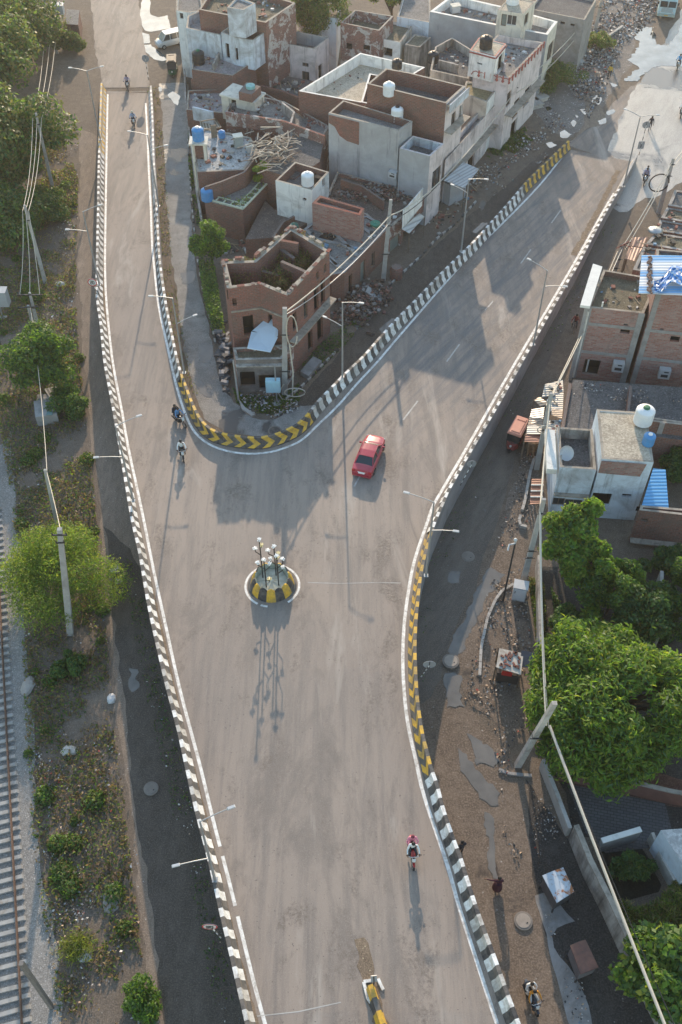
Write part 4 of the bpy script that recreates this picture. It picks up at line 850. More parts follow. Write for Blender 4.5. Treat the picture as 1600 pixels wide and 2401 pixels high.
# the ruin at the corner
ruin = house('ruined_house', 'ruined red brick corner house without a roof, dry grass growing inside its walls', [(521,613),(536,677),(609,667),(674,693),(773,588),(682,533),(596,610)], 9.0, BR_RED, ROOF_M, 2.3, 0.34, inner=BR_DRK, cat='house', group=GH, roofname='floor',
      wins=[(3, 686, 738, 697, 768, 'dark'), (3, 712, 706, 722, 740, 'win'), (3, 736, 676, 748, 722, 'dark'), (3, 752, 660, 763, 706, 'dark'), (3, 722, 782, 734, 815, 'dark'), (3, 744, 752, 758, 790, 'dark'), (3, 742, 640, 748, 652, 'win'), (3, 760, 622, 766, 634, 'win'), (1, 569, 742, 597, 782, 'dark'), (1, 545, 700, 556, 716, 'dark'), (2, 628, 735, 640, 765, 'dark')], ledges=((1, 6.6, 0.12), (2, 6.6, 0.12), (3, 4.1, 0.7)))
zw = 9.0; m = M()
for a, b, h in (((660, 612), (725, 640), 8.6), ((640, 570), (690, 605), 8.2), ((600, 630), (655, 645), 7.7), ((645, 560), (700, 570), 9.0)):
    A, B = P(*a, h), P(*b, h); m.beam((A[0], A[1], h - 0.9), (B[0], B[1], h - 0.9), 0.3, 1.8)
m.build('cross_wall', BR_DRK, ruin)
m = M(); RW_ = [P(a, b, 9.0) for a, b in [(521,613),(536,677),(609,667),(674,693),(773,588),(682,533),(596,610)]]
for a, b in zip(RW_, RW_[1:] + RW_[:1]):
    L = math.dist(a, b)
    for i in range(int(L * 2.2)):
        t = random.random(); hh = random.uniform(.08, .42) * random.random(); m.box((a[0] + (b[0] - a[0]) * t + random.uniform(-.05, .05), a[1] + (b[1] - a[1]) * t + .12, 9.02 + hh / 2), (random.uniform(.2, .7), .3, hh), math.atan2(b[1] - a[1], b[0] - a[0]), i % 2)
m.build('broken_rim', [BR_RED, COPE], ruin)['kind'] = 'stuff'
pp = scatter(px([(535,628),(548,670),(610,662),(672,686),(764,590),(690,548),(604,616)], 7.0), 20000, -0.35, 0.9, 1.1)
leaves('roof_grass', np.column_stack([pp, 6.8 + RNG.random(len(pp)) ** 1.4 * 1.3]), 0.28, [DRY, OLV, GR1, BRN, GR3], [5, 3, 1.6, 1.5, 1], ruin, 0.25, 0.0)
house('shopfront', 'decayed ground floor terrace in front of the ruined house, under the bent tin sheet', [(546,815),(553,844),(661,842),(688,806)], 3.7, BR_PL, ROOF_M, 0.35, 0.25, cat='shop', group=GH, cope=OLDW, emat={1: plain('blackened plaster', (0.22, 0.20, 0.19), 0.9, 0.3, 1.2, dirt=(0.07, 0.06, 0.055), dirt_amt=0.8)}, wins=[(1, 562, 872, 600, 905, 'dark'), (1, 606, 880, 648, 912, 'dark'), (2, 668, 850, 682, 890, 'dark')], ledges=((1, 3.2, 0.35),))
sh_ = M(); q = [PY(626.5, 745, 69.0), PY(653, 753, 68.6), PY(652, 790, 67.4), PY(634.5, 825, 66.0), PY(580, 816, 66.2), PY(590, 777, 67.8)]
sh_.add(q + [(a, b - 0.02, c - 0.05) for a, b, c in q], [(0, 1, 2, 3, 4, 5), (11, 10, 9, 8, 7, 6)] + [(i, i + 6, (i + 1) % 6 + 6, (i + 1) % 6) for i in range(6)]); sh_.beam(Vector(q[5]) + Vector((0, 0, .03)), Vector(q[2]) + Vector((0, 0, .03)), 0.05, 0.04, 1)
tag(sh_.build('tin_sheet', [plain('pale blue sheet', (0.50, 0.60, 0.70), 0.35, 0.05, 1.0, metal=0.2), STEELD]), 'pale blue bent tin sheet shading the front of the ruined house', 'tin sheet')
# low slab house and small rooms behind
sl = house('brick_house', 'low brick house with an unfinished grey slab roof behind the ruin', [(778,644),(808,640),(912,533),(862,505),(735,520),(672,566)], 3.3, BR_DRK, ROOF_G, 0.12, 0.3, group=GH, cope=CONC, wins=[(1, 818, 648, 826, 690, 'dark'), (1, 846, 618, 856, 664, 'door'), (1, 872, 596, 879, 622, 'win')])
m = M()
for a, b in (((740,560),(850,585)),((720,540),(790,622)),((770,532),(838,600)),((830,520),(880,555)),((700,555),(800,630))):
    A, B = P(*a, 3.25), P(*b, 3.25); m.beam(A, B, 0.35, 0.16)
m.build('roof_beam', CONC, sl); m = M(); m.prism(px([(741,562),(760,547),(789,556),(773,571)], 3.2), 3.19, 3.26); m.build('dark_roof_opening', DARKIN, sl)  # near-black slab stands in for the darkness of a square roof opening
house('roof_room', 'small rough brick room with an orange brick rim on the slab roof', [(732,476),(845,505),(855,488),(750,458)], 6.2, BR_PALE, ROOF_G, 0.45, 0.28, z0=3.2, cope=BR_RED, inner=BR_RED, group=GH, cat='roof room')
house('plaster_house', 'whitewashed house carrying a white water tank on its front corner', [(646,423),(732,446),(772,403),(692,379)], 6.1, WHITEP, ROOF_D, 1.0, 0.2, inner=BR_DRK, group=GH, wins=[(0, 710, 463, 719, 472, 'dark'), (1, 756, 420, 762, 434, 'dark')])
rub = house('rubble_roof', 'low rubble covered roof between two brick houses', [(575,562),(668,556),(738,512),(700,480),(645,492),(622,470)], 2.2, BR_DRK, soil('rubble', [(0.085, 0.068, 0.058), (0.13, 0.105, 0.09), (0.19, 0.15, 0.13)], (0.8, 3.0, 9.0), speck=(0.34, 0.26, 0.22), speck_amt=0.8, bump=1.0), 0.0, 0.2, group=GH, cat='shed')
b4 = house('brick_house', 'brick house whose roof edge is a cream ladder shaped frame with plants', [(497,475),(570,493),(626,433),(606,398),(572,402),(482,441),(478,456)], 3.7, BR_DRK, ROOF_G, 0.15, 0.2, group=GH, wins=[(6, 481, 462, 488, 478, 'dark')])
m = M(); A, B, C_ = P(499,470,3.8), P(570,490,3.8), P(626,431,3.8)
for p, q in ((A, B), (B, C_)):
    d = Vector(q) - Vector(p); L = d.length; d.normalize(); s = Vector((-d.y, d.x, 0)) * 0.8
    m.beam(p, q, 0.16, 0.14); m.beam(Vector(p) + s, Vector(q) + s, 0.1, 0.1)
    for i in range(int(L / 0.85)): m.beam(Vector(p) + d * (i * 0.85 + 0.3), Vector(p) + d * (i * 0.85 + 0.3) + s, 0.12, 0.1)
m.build('roof_edge_frame', plain('cream green edging', (0.50, 0.52, 0.40), 0.8, 0.12, 3, dirt=(0.3, 0.3, 0.2)), b4)
pp = scatter(px([(500,472),(570,488),(624,433),(612,425),(560,470),(505,462)], 3.7), 1600, -0.1, 1.5, 0.3); leaves('roof_plants', np.column_stack([pp, 3.6 + RNG.random(len(pp)) * 0.5]), 0.2, [GR3, GR4, DRY], [3, 3, 2], b4)
tree('plant', 'bright yellow green bush on the roof edge with the ladder shaped frame', P(617, 425, 3.6), (1.0, 1.0, 0.9, 1.0), 16, 1800, 0.24, [GR3, GR4], [4, 3], 0.05, cat='plant', zlow=-0.5)
b5 = house('white_roof_house', 'low house with a whitish washed roof, blue tanks and a heap of scrap wood', [(463,404),(573,399),(606,352),(588,322),(480,300),(452,330),(455,372)], 4.9, OLDW, ROOF_W, 0.12, 0.25, group=GH, emat={0: BR_DRK}, wins=[(6, 457, 385, 461, 398, 'dark')])
house('brick_house', 'long low house with a cracked grey roof behind the scrap wood heap', [(528,263),(664,283),(760,318),(772,295),(668,238),(622,228),(540,240)], 5.2, BR_PL, ROOF_G, 0.4, 0.2, group=GH)
house('shed', 'narrow brick lean-to against the grey plaster house', [(610,395),(690,420),(750,380),(760,330),(690,318),(606,350)], 5.2, BR_DRK, ROOF_D, 0.0, 0.2, group=GH, cat='shed')
m = M()
for i in range(120):
    c = P(random.gauss(640, 26), random.gauss(348, 22), 5.5 + random.uniform(0, 0.7)); a = random.gauss(0.5, 0.5) + (1.57 if random.random() < 0.25 else 0); L = random.uniform(0.7, 2.2)
    m.beam((c[0] - math.cos(a) * L / 2, c[1] - math.sin(a) * L / 2, c[2] + random.uniform(-.15, .15)), (c[0] + math.cos(a) * L / 2, c[1] + math.sin(a) * L / 2, c[2] + random.uniform(-.15, .15)), random.uniform(.05, .14), random.uniform(.03, .07), random.choice([0, 0, 1, 2]))
stuff(m.build('wood_heap', [plain('grey scrap wood', (0.30, 0.26, 0.21), 0.9, 0.2, 4), plain('pale scrap wood', (0.44, 0.38, 0.30), 0.9, 0.2, 4), plain('brown scrap wood', (0.14, 0.10, 0.075), 0.9, 0.2, 4)]), 'heap of scrap wood and planks on a roof beside the grey plaster house', 'wood heap')
m = M()
for i in range(14): a, b = PY(470 + i * 2.6, 282 - i * 0.4 + random.uniform(-2, 2), 107.5), PY(472 + i * 3.6, 306 - i * 0.5, 105.0); m.beam(a, b, 0.16, 0.04, i % 2)
for a, b in (((470, 285), (505, 279)), ((472, 305), (520, 298))): m.beam(P(*a, 5.6), P(*b, 5.6), 0.1, 0.1, 1)
m.box(P(502, 310, 5.4), (0.6, 0.1, 1.6), 0.3, 1)
tag(m.build('lean_to_roof', [plain('cream boards', (0.5, 0.45, 0.36), 0.85, 0.15, 4), plain('brown boards', (0.2, 0.16, 0.12), 0.85, 0.2, 4)]), 'broken slatted lean-to of pale boards at the back of the white roof', 'lean-to')
# grey plaster house
house('grey_house', 'big grey plastered house with a bare brick patch and a white tank on its roof', [(770,265),(936,307),(968,284),(805,235)], 9.4, GREY, ROOF_G, 0.8, 0.2, inner=BR_DRK, group=GH, cope=COPE)
q0, q1, q2, q3 = [P(a, b, 9.4) for a, b in ((771,265.5),(843,283.5),(843,283.5),(771,265.5))]; d = (Vector(q1) - Vector(q0)).normalized(); o_ = Vector((d.y, -d.x, 0)) * 0.012; L = (Vector(q1) - Vector(q0)).length; m = M(); A = Vector(q0) + o_
m.add([A + Vector((0, 0, -.15)), A + Vector((0, 0, -1.0)), A + d * (L * .2) + Vector((0, 0, -1.3)), A + d * (L * .35) + Vector((0, 0, -2.1)), A + d * (L * .6) + Vector((0, 0, -2.5)), A + d * L + Vector((0, 0, -2.6)), A + d * L + Vector((0, 0, -.15))], [tuple(range(7))])
m.build('brick_patch', BR_RED, bpy.data.objects['grey_house'])
house('grey_street_house', 'lower pink fronted street block of the grey plastered house', [(937,348),(1009,367),(1042,337),(968,318)], 7.9, GREY, ROOF_D, 0.9, 0.2, inner=BLUEP, group=GH, emat={1: PINK}, cope=PINK, wins=[(1, 1015, 404, 1032, 432, 'win')])
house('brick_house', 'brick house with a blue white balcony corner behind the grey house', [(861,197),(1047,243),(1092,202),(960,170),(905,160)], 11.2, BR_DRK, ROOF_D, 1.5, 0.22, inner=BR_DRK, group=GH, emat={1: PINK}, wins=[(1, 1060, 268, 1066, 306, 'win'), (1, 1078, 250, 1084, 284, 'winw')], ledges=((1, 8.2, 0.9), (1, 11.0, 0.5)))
m = M(); A, B = P(1047,243,11.2), P(1092,202,11.2); d = (Vector(B) - Vector(A)); m.beam(Vector(A) + Vector((.35, -.3, -.4)), Vector(B) + Vector((.35, -.3, -.4)), 0.1, 0.9)
tag(m.build('balcony_screen', BLUEP), 'pale blue latticed balcony screen on top of the brick house', 'balcony screen')
house('terrace_house', 'house with white parapets round a cream tiled terrace', [(700,214),(845,124),(998,158),(858,243)], 7.6, BR_DRK, ROOF_T, 1.2, 0.22, inner=WHITEP, cope=COPE_W, group=GH, emat={0: WHITEP, 1: WHITEP})
house('stair_room', 'white topped stair room with a corrugated lid on the tiled terrace', [(846,240),(866,172),(925,183),(985,196),(978,232),(948,262)], 9.0, WHITEP, ROOF_D, 0.7, 0.2, z0=6.2, cope=COPE_W, inner=BR_DRK, group=GH, cat='roof room', emat={4: BR_RED, 5: BR_RED})
m = M(); m.prism(px([(888,180),(904,163),(966,176),(952,197)], 9.3), 9.25, 9.33)
tag(m.build('tin_sheet', corrug('pale corrugated sheet', (0.55, 0.52, 0.46), (0.38, 0.33, 0.27), 0.3, 0.4)), 'pale corrugated sheet covering part of the white topped stair room', 'tin sheet')
house('flat_house', 'low house below the small cream stair room, its roof purplish grey', [(437,258),(528,266),(640,290),(662,240),(600,206),(440,212)], 3.6, BR_DRK, ROOF_P, 0.35, 0.2, group=GH)
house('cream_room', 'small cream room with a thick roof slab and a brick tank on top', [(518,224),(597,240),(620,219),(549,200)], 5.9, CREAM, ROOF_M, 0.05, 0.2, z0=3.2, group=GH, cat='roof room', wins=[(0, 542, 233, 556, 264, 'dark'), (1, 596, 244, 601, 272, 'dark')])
m = M(); m.prism(px([(514,223),(598,243),(624,219),(547,196)], 6.0), 5.9, 6.08); m.prism(px([(560,215),(590,222),(612,202),(578,193)], 7.0), 6.08, 7.0, 1); m.build('roof_slab', [CREAM, BR_DRK], bpy.data.objects['cream_room'])
house('purple_terrace_house', 'brick house with a purplish open terrace and a black tank', [(449,163),(546,178),(600,142),(570,108),(452,98)], 5.6, BR_DRK, ROOF_P, 0.25, 0.2, group=GH)
house('blue_house', 'peeling pale blue upper storey with an open top room', [(548,87),(594,96),(624,75),(541,59),(518,76)], 8.6, BLUEP, ROOF_D, 1.1, 0.2, z0=5.2, group=GH, wins=[(0, 551, 112, 560, 142, 'open'), (4, 528, 100, 540, 138, 'open')])
house('blue_terrace', 'peeling pale blue terrace with stepped parapets at the lane', [(436,66),(517,83),(546,60),(470,24),(440,38)], 8.2, BLUEP, ROOF_W, 1.0, 0.2, group=GH)
house('tall_brick_house', 'tall brick house with a long bare side wall and sunlit roof patch', [(466,23),(624,54),(694,7),(600,-20),(500,-30)], 9.8, BR_DRK, ROOF_M, 0.7, 0.24, group=GH, emat={1: BR_PL})
house('top_room', 'white roof room at the top edge above the tall brick house', [(532,18),(572,24),(600,8),(556,-8)], 12.0, BLUEP, ROOF_G, 0.2, 0.2, z0=8.9, group=GH, cat='roof room', wins=[(0, 560, 0, 566, 18, 'door')])
house('lane_house', 'white house at the far end of the lane behind the parked van', [(412,25),(440,30),(478,26),(470,-25),(415,-30)], 8.0, WHITEP, ROOF_G, 0.5, 0.2, group=GH, wins=[(0, 421, 30, 431, 45, 'win')])
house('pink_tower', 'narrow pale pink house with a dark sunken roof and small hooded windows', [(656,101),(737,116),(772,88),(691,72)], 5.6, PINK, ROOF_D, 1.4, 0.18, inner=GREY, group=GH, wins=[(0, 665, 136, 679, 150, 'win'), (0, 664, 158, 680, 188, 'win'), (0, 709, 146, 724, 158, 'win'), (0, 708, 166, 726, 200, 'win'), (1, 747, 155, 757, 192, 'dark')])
house('courtyard_wall_house', 'low dark court between the pink tower and the tall brick house', [(610,200),(700,232),(700,214),(735,190),(650,175)], 2.0, BR_DRK, ROOF_D, 0.0, 0.2, group=GH)
house('plain_house', 'old house with grass in its sunken roof beside the big tree', [(798,54),(890,73),(924,38),(832,23)], 7.0, BR_PL, ROOF_M, 1.2, 0.2, group=GH, wins=[(0, 812, 100, 826, 118, 'dark'), (0, 852, 104, 868, 120, 'dark')])
house('plain_house', 'low whitewashed house with a mossy roof and a dark doorway', [(878,88),(940,101),(968,61),(915,48)], 5.4, WHITEP, ROOF_M, 0.3, 0.2, group=GH, emat={1: CREAM}, wins=[(0, 898, 110, 920, 134, 'dark')])
house('plain_house', 'small yellowed house with straw on its roof behind the white terrace', [(948,105),(985,112),(1012,88),(972,80)], 5.0, OLDW, ROOF_M, 0.1, 0.2, group=GH)
house('arch_house', 'pale pink street house with red arches along its roof edge', [(1110,164),(1195,184),(1276,100),(1168,80),(1130,120)], 8.4, PINK, ROOF_G, 0.75, 0.2, group=GH, wins=[(1, 1206, 240, 1214, 268, 'win'), (1, 1232, 212, 1240, 240, 'dark'), (1, 1200, 290, 1208, 318, 'dark'), (1, 1190, 220, 1196, 244, 'win')], ledges=((1, 4.2, 0.9),))
m = M(); A, B, C_ = P(1110,164,8.4), P(1195,184,8.4), P(1276,100,8.4)
for p, q, k in ((A, B, 6), (B, C_, 11)):
    for i in range(k):
        c = Vector(p).lerp(Vector(q), (i + 0.5) / k); c2 = Vector(p).lerp(Vector(q), (i + 1.0) / k); d = (Vector(q) - Vector(p)).normalized(); o_ = Vector((d.y, -d.x, 0)) * 0.03
        m.beam(c2 + o_ + Vector((0, 0, -.6)), c2 + o_ + Vector((0, 0, .12)), 0.16, 0.12)
        m.tube([c + o_ - d * 0.5 + Vector((0, 0, -.5)), c + o_ - d * .3 + Vector((0, 0, -.15)), c + o_ + Vector((0, 0, -.02)), c + o_ + d * .3 + Vector((0, 0, -.15)), c + o_ + d * 0.5 + Vector((0, 0, -.5))], 0.05, 5)
m.build('red_arches', plain('faded red paint', (0.36, 0.12, 0.10), 0.8, 0.15, 3), bpy.data.objects['arch_house'])
house('white_roof_room', 'white roof room with a red band and a black tank on its sandy roof', [(1101,118),(1163,134),(1188,103),(1123,88)], 10.4, WHITEP, ROOF_T, 0.06, 0.15, z0=7.6, group=GH, cat='roof room', cope=plain('red band paint', (0.3, 0.07, 0.06), 0.7, 0.1), wins=[(0, 1119, 146, 1131, 153, 'dark'), (1, 1170, 135, 1178, 158, 'dark')], ledges=((0, 10.25, 0.12), (1, 10.25, 0.12)))
house('dark_court_house', 'house with a sunken dark roof and a black tank left of the red arches', [(1008,165),(1100,186),(1112,120),(1060,88),(1020,110)], 6.4, OLDW, ROOF_D, 0.9, 0.2, group=GH)
house('dry_roof_house', 'cream street house with yellow dry grass on its flat roof', [(1085,219),(1143,241),(1173,201),(1092,190)], 6.6, CREAM, soil('dry grass roof', [(0.16, 0.13, 0.08), (0.23, 0.18, 0.10), (0.30, 0.24, 0.13)], (0.5, 2, 9)), 0.15, 0.2, group=GH, emat={1: WHITEP}, wins=[(1, 1126, 258, 1134, 280, 'win')])
house('street_front', 'pinkish two storey street front with a balcony between grey and arched houses', [('g',1035,478),('g',1128,372),('g',1172,318),(1120,262),(1060,330)], 5.0, PINK, ROOF_G, 0.6, 0.18, group=GH, wins=[(0, 1076, 400, 1090, 424, 'dark'), (0, 1098, 372, 1110, 398, 'dark'), (1, 1142, 322, 1152, 346, 'dark')], ledges=((0, 2.9, 0.7), (1, 2.9, 0.7)))
house('white_parapet_house', 'grey walled house with broad white parapets and a roof room', [(1007,28),(1172,62),(1285,83),(1309,51),(1190,18),(1060,-12)], 7.5, GREY, ROOF_G, 1.0, 0.34, inner=WHITEP, cope=COPE_W, group=GH, emat={2: CREAM, 5: WHITEP}, wins=[(2, 1287, 108, 1293, 134, 'win'), (2, 1300, 92, 1304, 112, 'win')])
house('roof_room', 'cream roof room with a sandy roof and white tank on the white parapet house', [(1166,24),(1228,34),(1257,4),(1195,-8)], 10.0, CREAM, ROOF_T, 0.05, 0.2, z0=6.4, group=GH, cat='roof room', wins=[(0, 1177, 32, 1186, 62, 'door'), (0, 1190, 34, 1210, 62, 'winw'), (1, 1232, 36, 1238, 52, 'win')])
house('grey_long_house', 'long grey house with a row of small square vents at the top edge', [(1240,22),(1372,48),(1400,0),(1280,-30)], 6.5, CONC, ROOF_D, 0.3, 0.2, group=GH, wins=[(0, 1256, 36, 1286, 52, 'dark'), (0, 1294, 46, 1302, 54, 'dark'), (0, 1315, 50, 1324, 58, 'dark'), (0, 1338, 55, 1347, 63, 'dark')])
house('yard_house', 'mossy low yard beside the white parapet house', [('g',1302,158),('g',1348,105),(1380,50),(1318,60)], 2.6, OLDW, ROOF_M, 0.6, 0.2, group=GH)
house('pale_house', 'pale blue house behind the big tree at the top edge', [(700,30),(790,45),(800,-20),(715,-30)], 6.5, WBLUE, ROOF_G, 0.3, 0.2, group=GH)
house('pale_house', 'pale grey house right of the big tree at the top edge', [(930,40),(1012,55),(1010,-20),(950,-30)], 6.2, WBLUE, ROOF_G, 0.3, 0.2, group=GH)
# shops and rubble yard by the street
rub2 = house('shop_row', 'low shop row whose roof is a yard of brick rubble, right of the pale pole', [(903,546),(1004,458),(790,402),(758,478),(858,505)], 3.2, BR_PL, MATS['rubble'], 0.35, 0.22, group=GH, cat='shop', wins=[(0, 915, 565, 935, 610, 'door'), (0, 945, 545, 965, 580, 'dark'), (0, 975, 512, 995, 545, 'dark')])
m = M()
for i in range(420):
    c = P(random.gauss(880, 42), random.gauss(455, 9) + 0.0, 3.0); s = random.uniform(.12, .34); m.box((c[0], c[1], 2.9 + random.random() * 0.5), (s, s * .6, s * .5), random.random() * 3, i % 3, rx=random.uniform(-.5, .5))
RUB3 = [plain('rubble brick', (0.20, 0.105, 0.085), 0.95, 0.25, 5), plain('rubble cement', (0.24, 0.22, 0.205), 0.95, 0.2, 5), plain('rubble dark', (0.10, 0.078, 0.068), 0.95, 0.2, 5)]
stuff(m.build('rubble_heap', RUB3), 'brick rubble spread over the shop row roof', 'rubble')
def slab(name, label, cat, pts, th, mt_, up=1, posts=()):
    """tilted sheet: pts = (px, py, z)"""
    m = M(); q = [P(a, b, c) for a, b, c in pts]; n = len(q); lo = [(a, b, c - th) for a, b, c in q]
    m.add(q + lo, [tuple(range(n)), tuple(range(2 * n - 1, n - 1, -1))] + [(i, i + n, (i + 1) % n + n, (i + 1) % n) for i in range(n)]); o_ = None
    if posts:
        t = thing(name, label, cat, (q[0][0], q[0][1], 0)); m.build('sheet', mt_, t); p_ = M()
        for i in posts: p_.beam((q[i][0], q[i][1] + .05, 0), (q[i][0], q[i][1] + .05, q[i][2] - th), 0.08, 0.08)
        p_.build('post', FRAME, t); return t
    return tag(m.build(name, mt_), label, cat)
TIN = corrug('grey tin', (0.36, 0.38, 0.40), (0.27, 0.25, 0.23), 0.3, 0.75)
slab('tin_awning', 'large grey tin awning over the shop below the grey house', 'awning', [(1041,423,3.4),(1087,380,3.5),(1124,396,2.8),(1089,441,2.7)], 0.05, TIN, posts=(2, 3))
slab('tin_awning', 'small grey tin awning under the white shop board', 'awning', [(942,536,3.0),(984,500,3.0),(996,508,2.5),(960,547,2.4)], 0.05, TIN, posts=(2, 3))
m = M(); A, B = P(942, 512, 3.9), P(988, 458, 3.9); m.beam((A[0] + .1, A[1] - .25, 3.9), (B[0] + .1, B[1] - .25, 3.9), 0.08, 2.0); tag(m.build('shop_board', WHITEP), 'blank white shop board on the low shop row', 'shop sign')
m = M(); b = P(1060, 480); m.box((b[0], b[1] + 1.2, 1.25), (2.4, 1.8, 2.5), 0.7); m.box((b[0], b[1] + 1.2, 2.53), (2.7, 2.1, 0.1), 0.7, 1); tag(m.build('stall', [GREY, TIN]), 'small grey shop stall standing under the large tin awning', 'stall')
m = M(); b = P(929, 650); m.lathe((b[0], b[1], 0), [(0.62, 0), (0.6, 0.5), (0.66, 0.9), (0.5, 1.25)], 12); tag(m.build('brick_pile', BR_RED), 'round stack of red bricks by the street kerb', 'brick pile')
# rubble by the ruin
m = M()
for i in range(900):
    a = random.random(); c = P(820 + 60 * a + random.gauss(0, 20), 745 - 55 * a + random.gauss(0, 16)); s = random.uniform(.1, .42); m.box((c[0], c[1], random.random() ** 2 * 0.9), (s, s * .7, s * .55), random.random() * 3, random.choice([0, 1, 2, 2]), rx=random.uniform(-.6, .6))
stuff(m.build('rubble_heap', RUB3), 'heap of brick rubble spilling from the ruined house to the street', 'rubble')
# ------------------------------------------------------------------ right hand block
GR = 'houses and shops along the right service road'
for i, (l0, l1, z, lab) in enumerate([((1581,445),(1565,483),4.2,'topmost of the old flat shop roofs at the right edge, under loose straw'), ((1563,486),(1548,512),4.0,'second old shop roof from the top at the right edge'), ((1546,515),(1538,541),3.8,'old shop roof with a dark ridge, third from the top at the right edge'),
        ((1536,545),(1512,574),3.9,'broad mossy shop roof with a grey disc at its corner'), ((1508,578),(1482,634),3.7,'lowest of the old shop roofs, touching the blue striped tin')]):
    house('old_shop', lab, [l0, l1, (l1[0] + 190, l1[1] + 34), (l0[0] + 190, l0[1] + 30)], z, BR_DRK, ROOF_M if i % 2 else ROOF_D, 0.12, 0.3, cat='shop', group=GR, cope=OLDW)
for k, (q, lab) in enumerate([([(1484,556,3.1),(1520,556,3.2),(1508,580,3.1),(1478,576,2.9)], 'upper of two rusty brown shop awnings behind the white canopy'), ([(1476,578,3.1),(1506,582,3.2),(1488,612,3.1),(1466,606,2.9)], 'lower of two rusty brown shop awnings behind the white canopy')]):
    slab('tin_awning', lab, 'awning', q, 0.05, corrug('rusty tin', (0.26, 0.14, 0.10), (0.17, 0.085, 0.06), 0.3, 0.4, metal=0.15), posts=(0, 3))
m = M(); q = P(1537, 540, 4.05); m.lathe(q, [(0.02, 0.2), (0.5, 0.12), (0.75, 0.0), (0.5, 0.07), (0.02, 0.12)][::-1], 16); tag(m.build('satellite_dish', GALV), 'grey round dish on the old shop roofs at the right edge', 'satellite dish')
ZB = 7.7
bh = house('brick_building', 'three storey bare brick building with concrete frame and a sunken mossy terrace', [(1376,723),(1511,737.5),(1548,655),(1414,632)], ZB, BR_PALE, ROOF_M, 0.5, 0.22, inner=BR_DRK, group=GR, cope=COPE, wins=[(0, 1373, 842, 1401, 880, 'dark'), (0, 1456, 772, 1476, 783, 'dark'), (0, 1463, 759, 1472, 764, 'dark')],
      bands=((0, ('v', 0.03), 0.45), (0, ('v', 0.97), 0.5), (0, ('h', 3.05), 0.28), (0, ('h', 6.1), 0.28), (3, ('v', 0.5), 0.3)))
P0, P1 = Vector(P(1376, 723, ZB)), Vector(P(1511, 737.5, ZB)); dB = (P1 - P0); dB.z = 0; dB.normalize()
R0 = P1 + dB * 0.35 + Vector((0, 0, 0)); ZT = 10.6
RW = [(R0.x, R0.y, 'w'), (R0.x + dB.x * 9, R0.y + dB.y * 9, 'w'), (R0.x + dB.x * 9 - dB.y * 5.2, R0.y + dB.y * 9 + dB.x * 5.2, 'w'), (R0.x - dB.y * 5.2, R0.y + dB.x * 5.2, 'w')]
house('brick_building', 'taller bare brick block under the blue and white striped tin roof', RW, ZT, BR_PALE, ROOF_D, 0.2, 0.22, group=GR, cope=COPE, bands=((0, ('v', 0.03), 0.4), (0, ('h', 3.05), 0.28), (0, ('h', 6.1), 0.28), (0, ('v', 0.52), 0.4)),
      wins=[(0, 1574, 788, 1592, 802, 'dark'), (0, 1548, 770, 1556, 774, 'dark')])
STR = _newmat('blue and white striped tin'); m_, nt, b_ = STR; v = _pos(nt); w = _n(nt, 'ShaderNodeTexWave', bands_direction='Y'); w.inputs['Scale'].default_value = 0.16; nt.links.new(v, w.inputs['Vector'])
w2 = _n(nt, 'ShaderNodeTexWave', bands_direction='Y'); w2.inputs['Scale'].default_value = 0.9; nt.links.new(v, w2.inputs['Vector'])
col = _mix(nt, _thr(nt, w.outputs['Fac'], 0.62, 0.66), (0.66, 0.68, 0.70), (0.10, 0.33, 0.62)); col = _mix(nt, _thr(nt, w2.outputs['Fac'], 0.25, 0.0), col, (0.30, 0.36, 0.42)); nt.links.new(col, b_.inputs['Base Color']); b_.inputs['Roughness'].default_value = 0.45; _bump(nt, b_, w2.outputs['Fac'], 0.5, 0.03)
rf = thing('tin_roof', 'blue and white striped tin roof weighed down by a line of bricks', 'tin roof', P(1550, 640, 10.8))
m = M(); q = [P(1498,687,10.75), P(1660,694,10.75), P(1660,600,10.95), P(1505,598,10.95)]; m.add(q + [(a, b, c - .06) for a, b, c in q], [(0, 1, 2, 3), (7, 6, 5, 4), (0, 4, 5, 1), (3, 7, 4, 0)]); m.build('sheet', m_, rf)
for i in range(34):
    c = P(1524 + 3 * math.sin(i), 603 + i * 2.5, 10.95); m = M(); m.box((c[0], c[1], 10.96), (0.3, 0.15, 0.12), random.random() * 3); tag(m.build('brick', BR_RED), 'loose red brick in the row weighing down the striped tin roof', 'brick', 'bricks weighing down the tin roof')
m = M(); rows = []
for i in range(15):
    r_ = []
    for j in range(9):
        t = i / 14; c = P(1534 + t * 80, 668 - 34 * t + (j - 4) * (3.2 + 2.8 * t) + 8 * math.sin(t * 9), 10.95 + 0.22 * abs(math.sin(i * 1.7 + j * 1.1)) + 0.15 * random.random()); r_.append(c)
    rows.append(r_)
for i in range(14):
    for j in range(8): m.quad(rows[i][j], rows[i + 1][j], rows[i + 1][j + 1], rows[i][j + 1], 0 if (i * 3 + j * 5) % 4 else 1)
m.sm = [True] * len(m.f); tag(m.build('tarpaulin', [plain('blue tarpaulin', (0.04, 0.20, 0.52), 0.35, 0.25, 2), plain('pale tarpaulin', (0.5, 0.58, 0.66), 0.35, 0.15, 2)]), 'crumpled blue tarpaulin lying on the striped tin roof', 'tarpaulin')
cn = thing('canopy', 'long white concrete canopy standing above the street beside the bare brick building', 'canopy', P(1385, 715)); m = M(); q = [P(1361,715,8.6), P(1384,718,8.6), P(1413,625,8.6), P(1391,618,8.6)]; m.prism(q, 8.35, 8.6, 0, bottom=True); m.build('slab', COPE_W, cn)
for a in (P(1378, 712, 8.4), P(1404, 628, 8.4)): m = M(); m.beam((a[0], a[1], 0), (a[0], a[1], 8.35), 0.25, 0.25); m.build('column', CONC, cn)
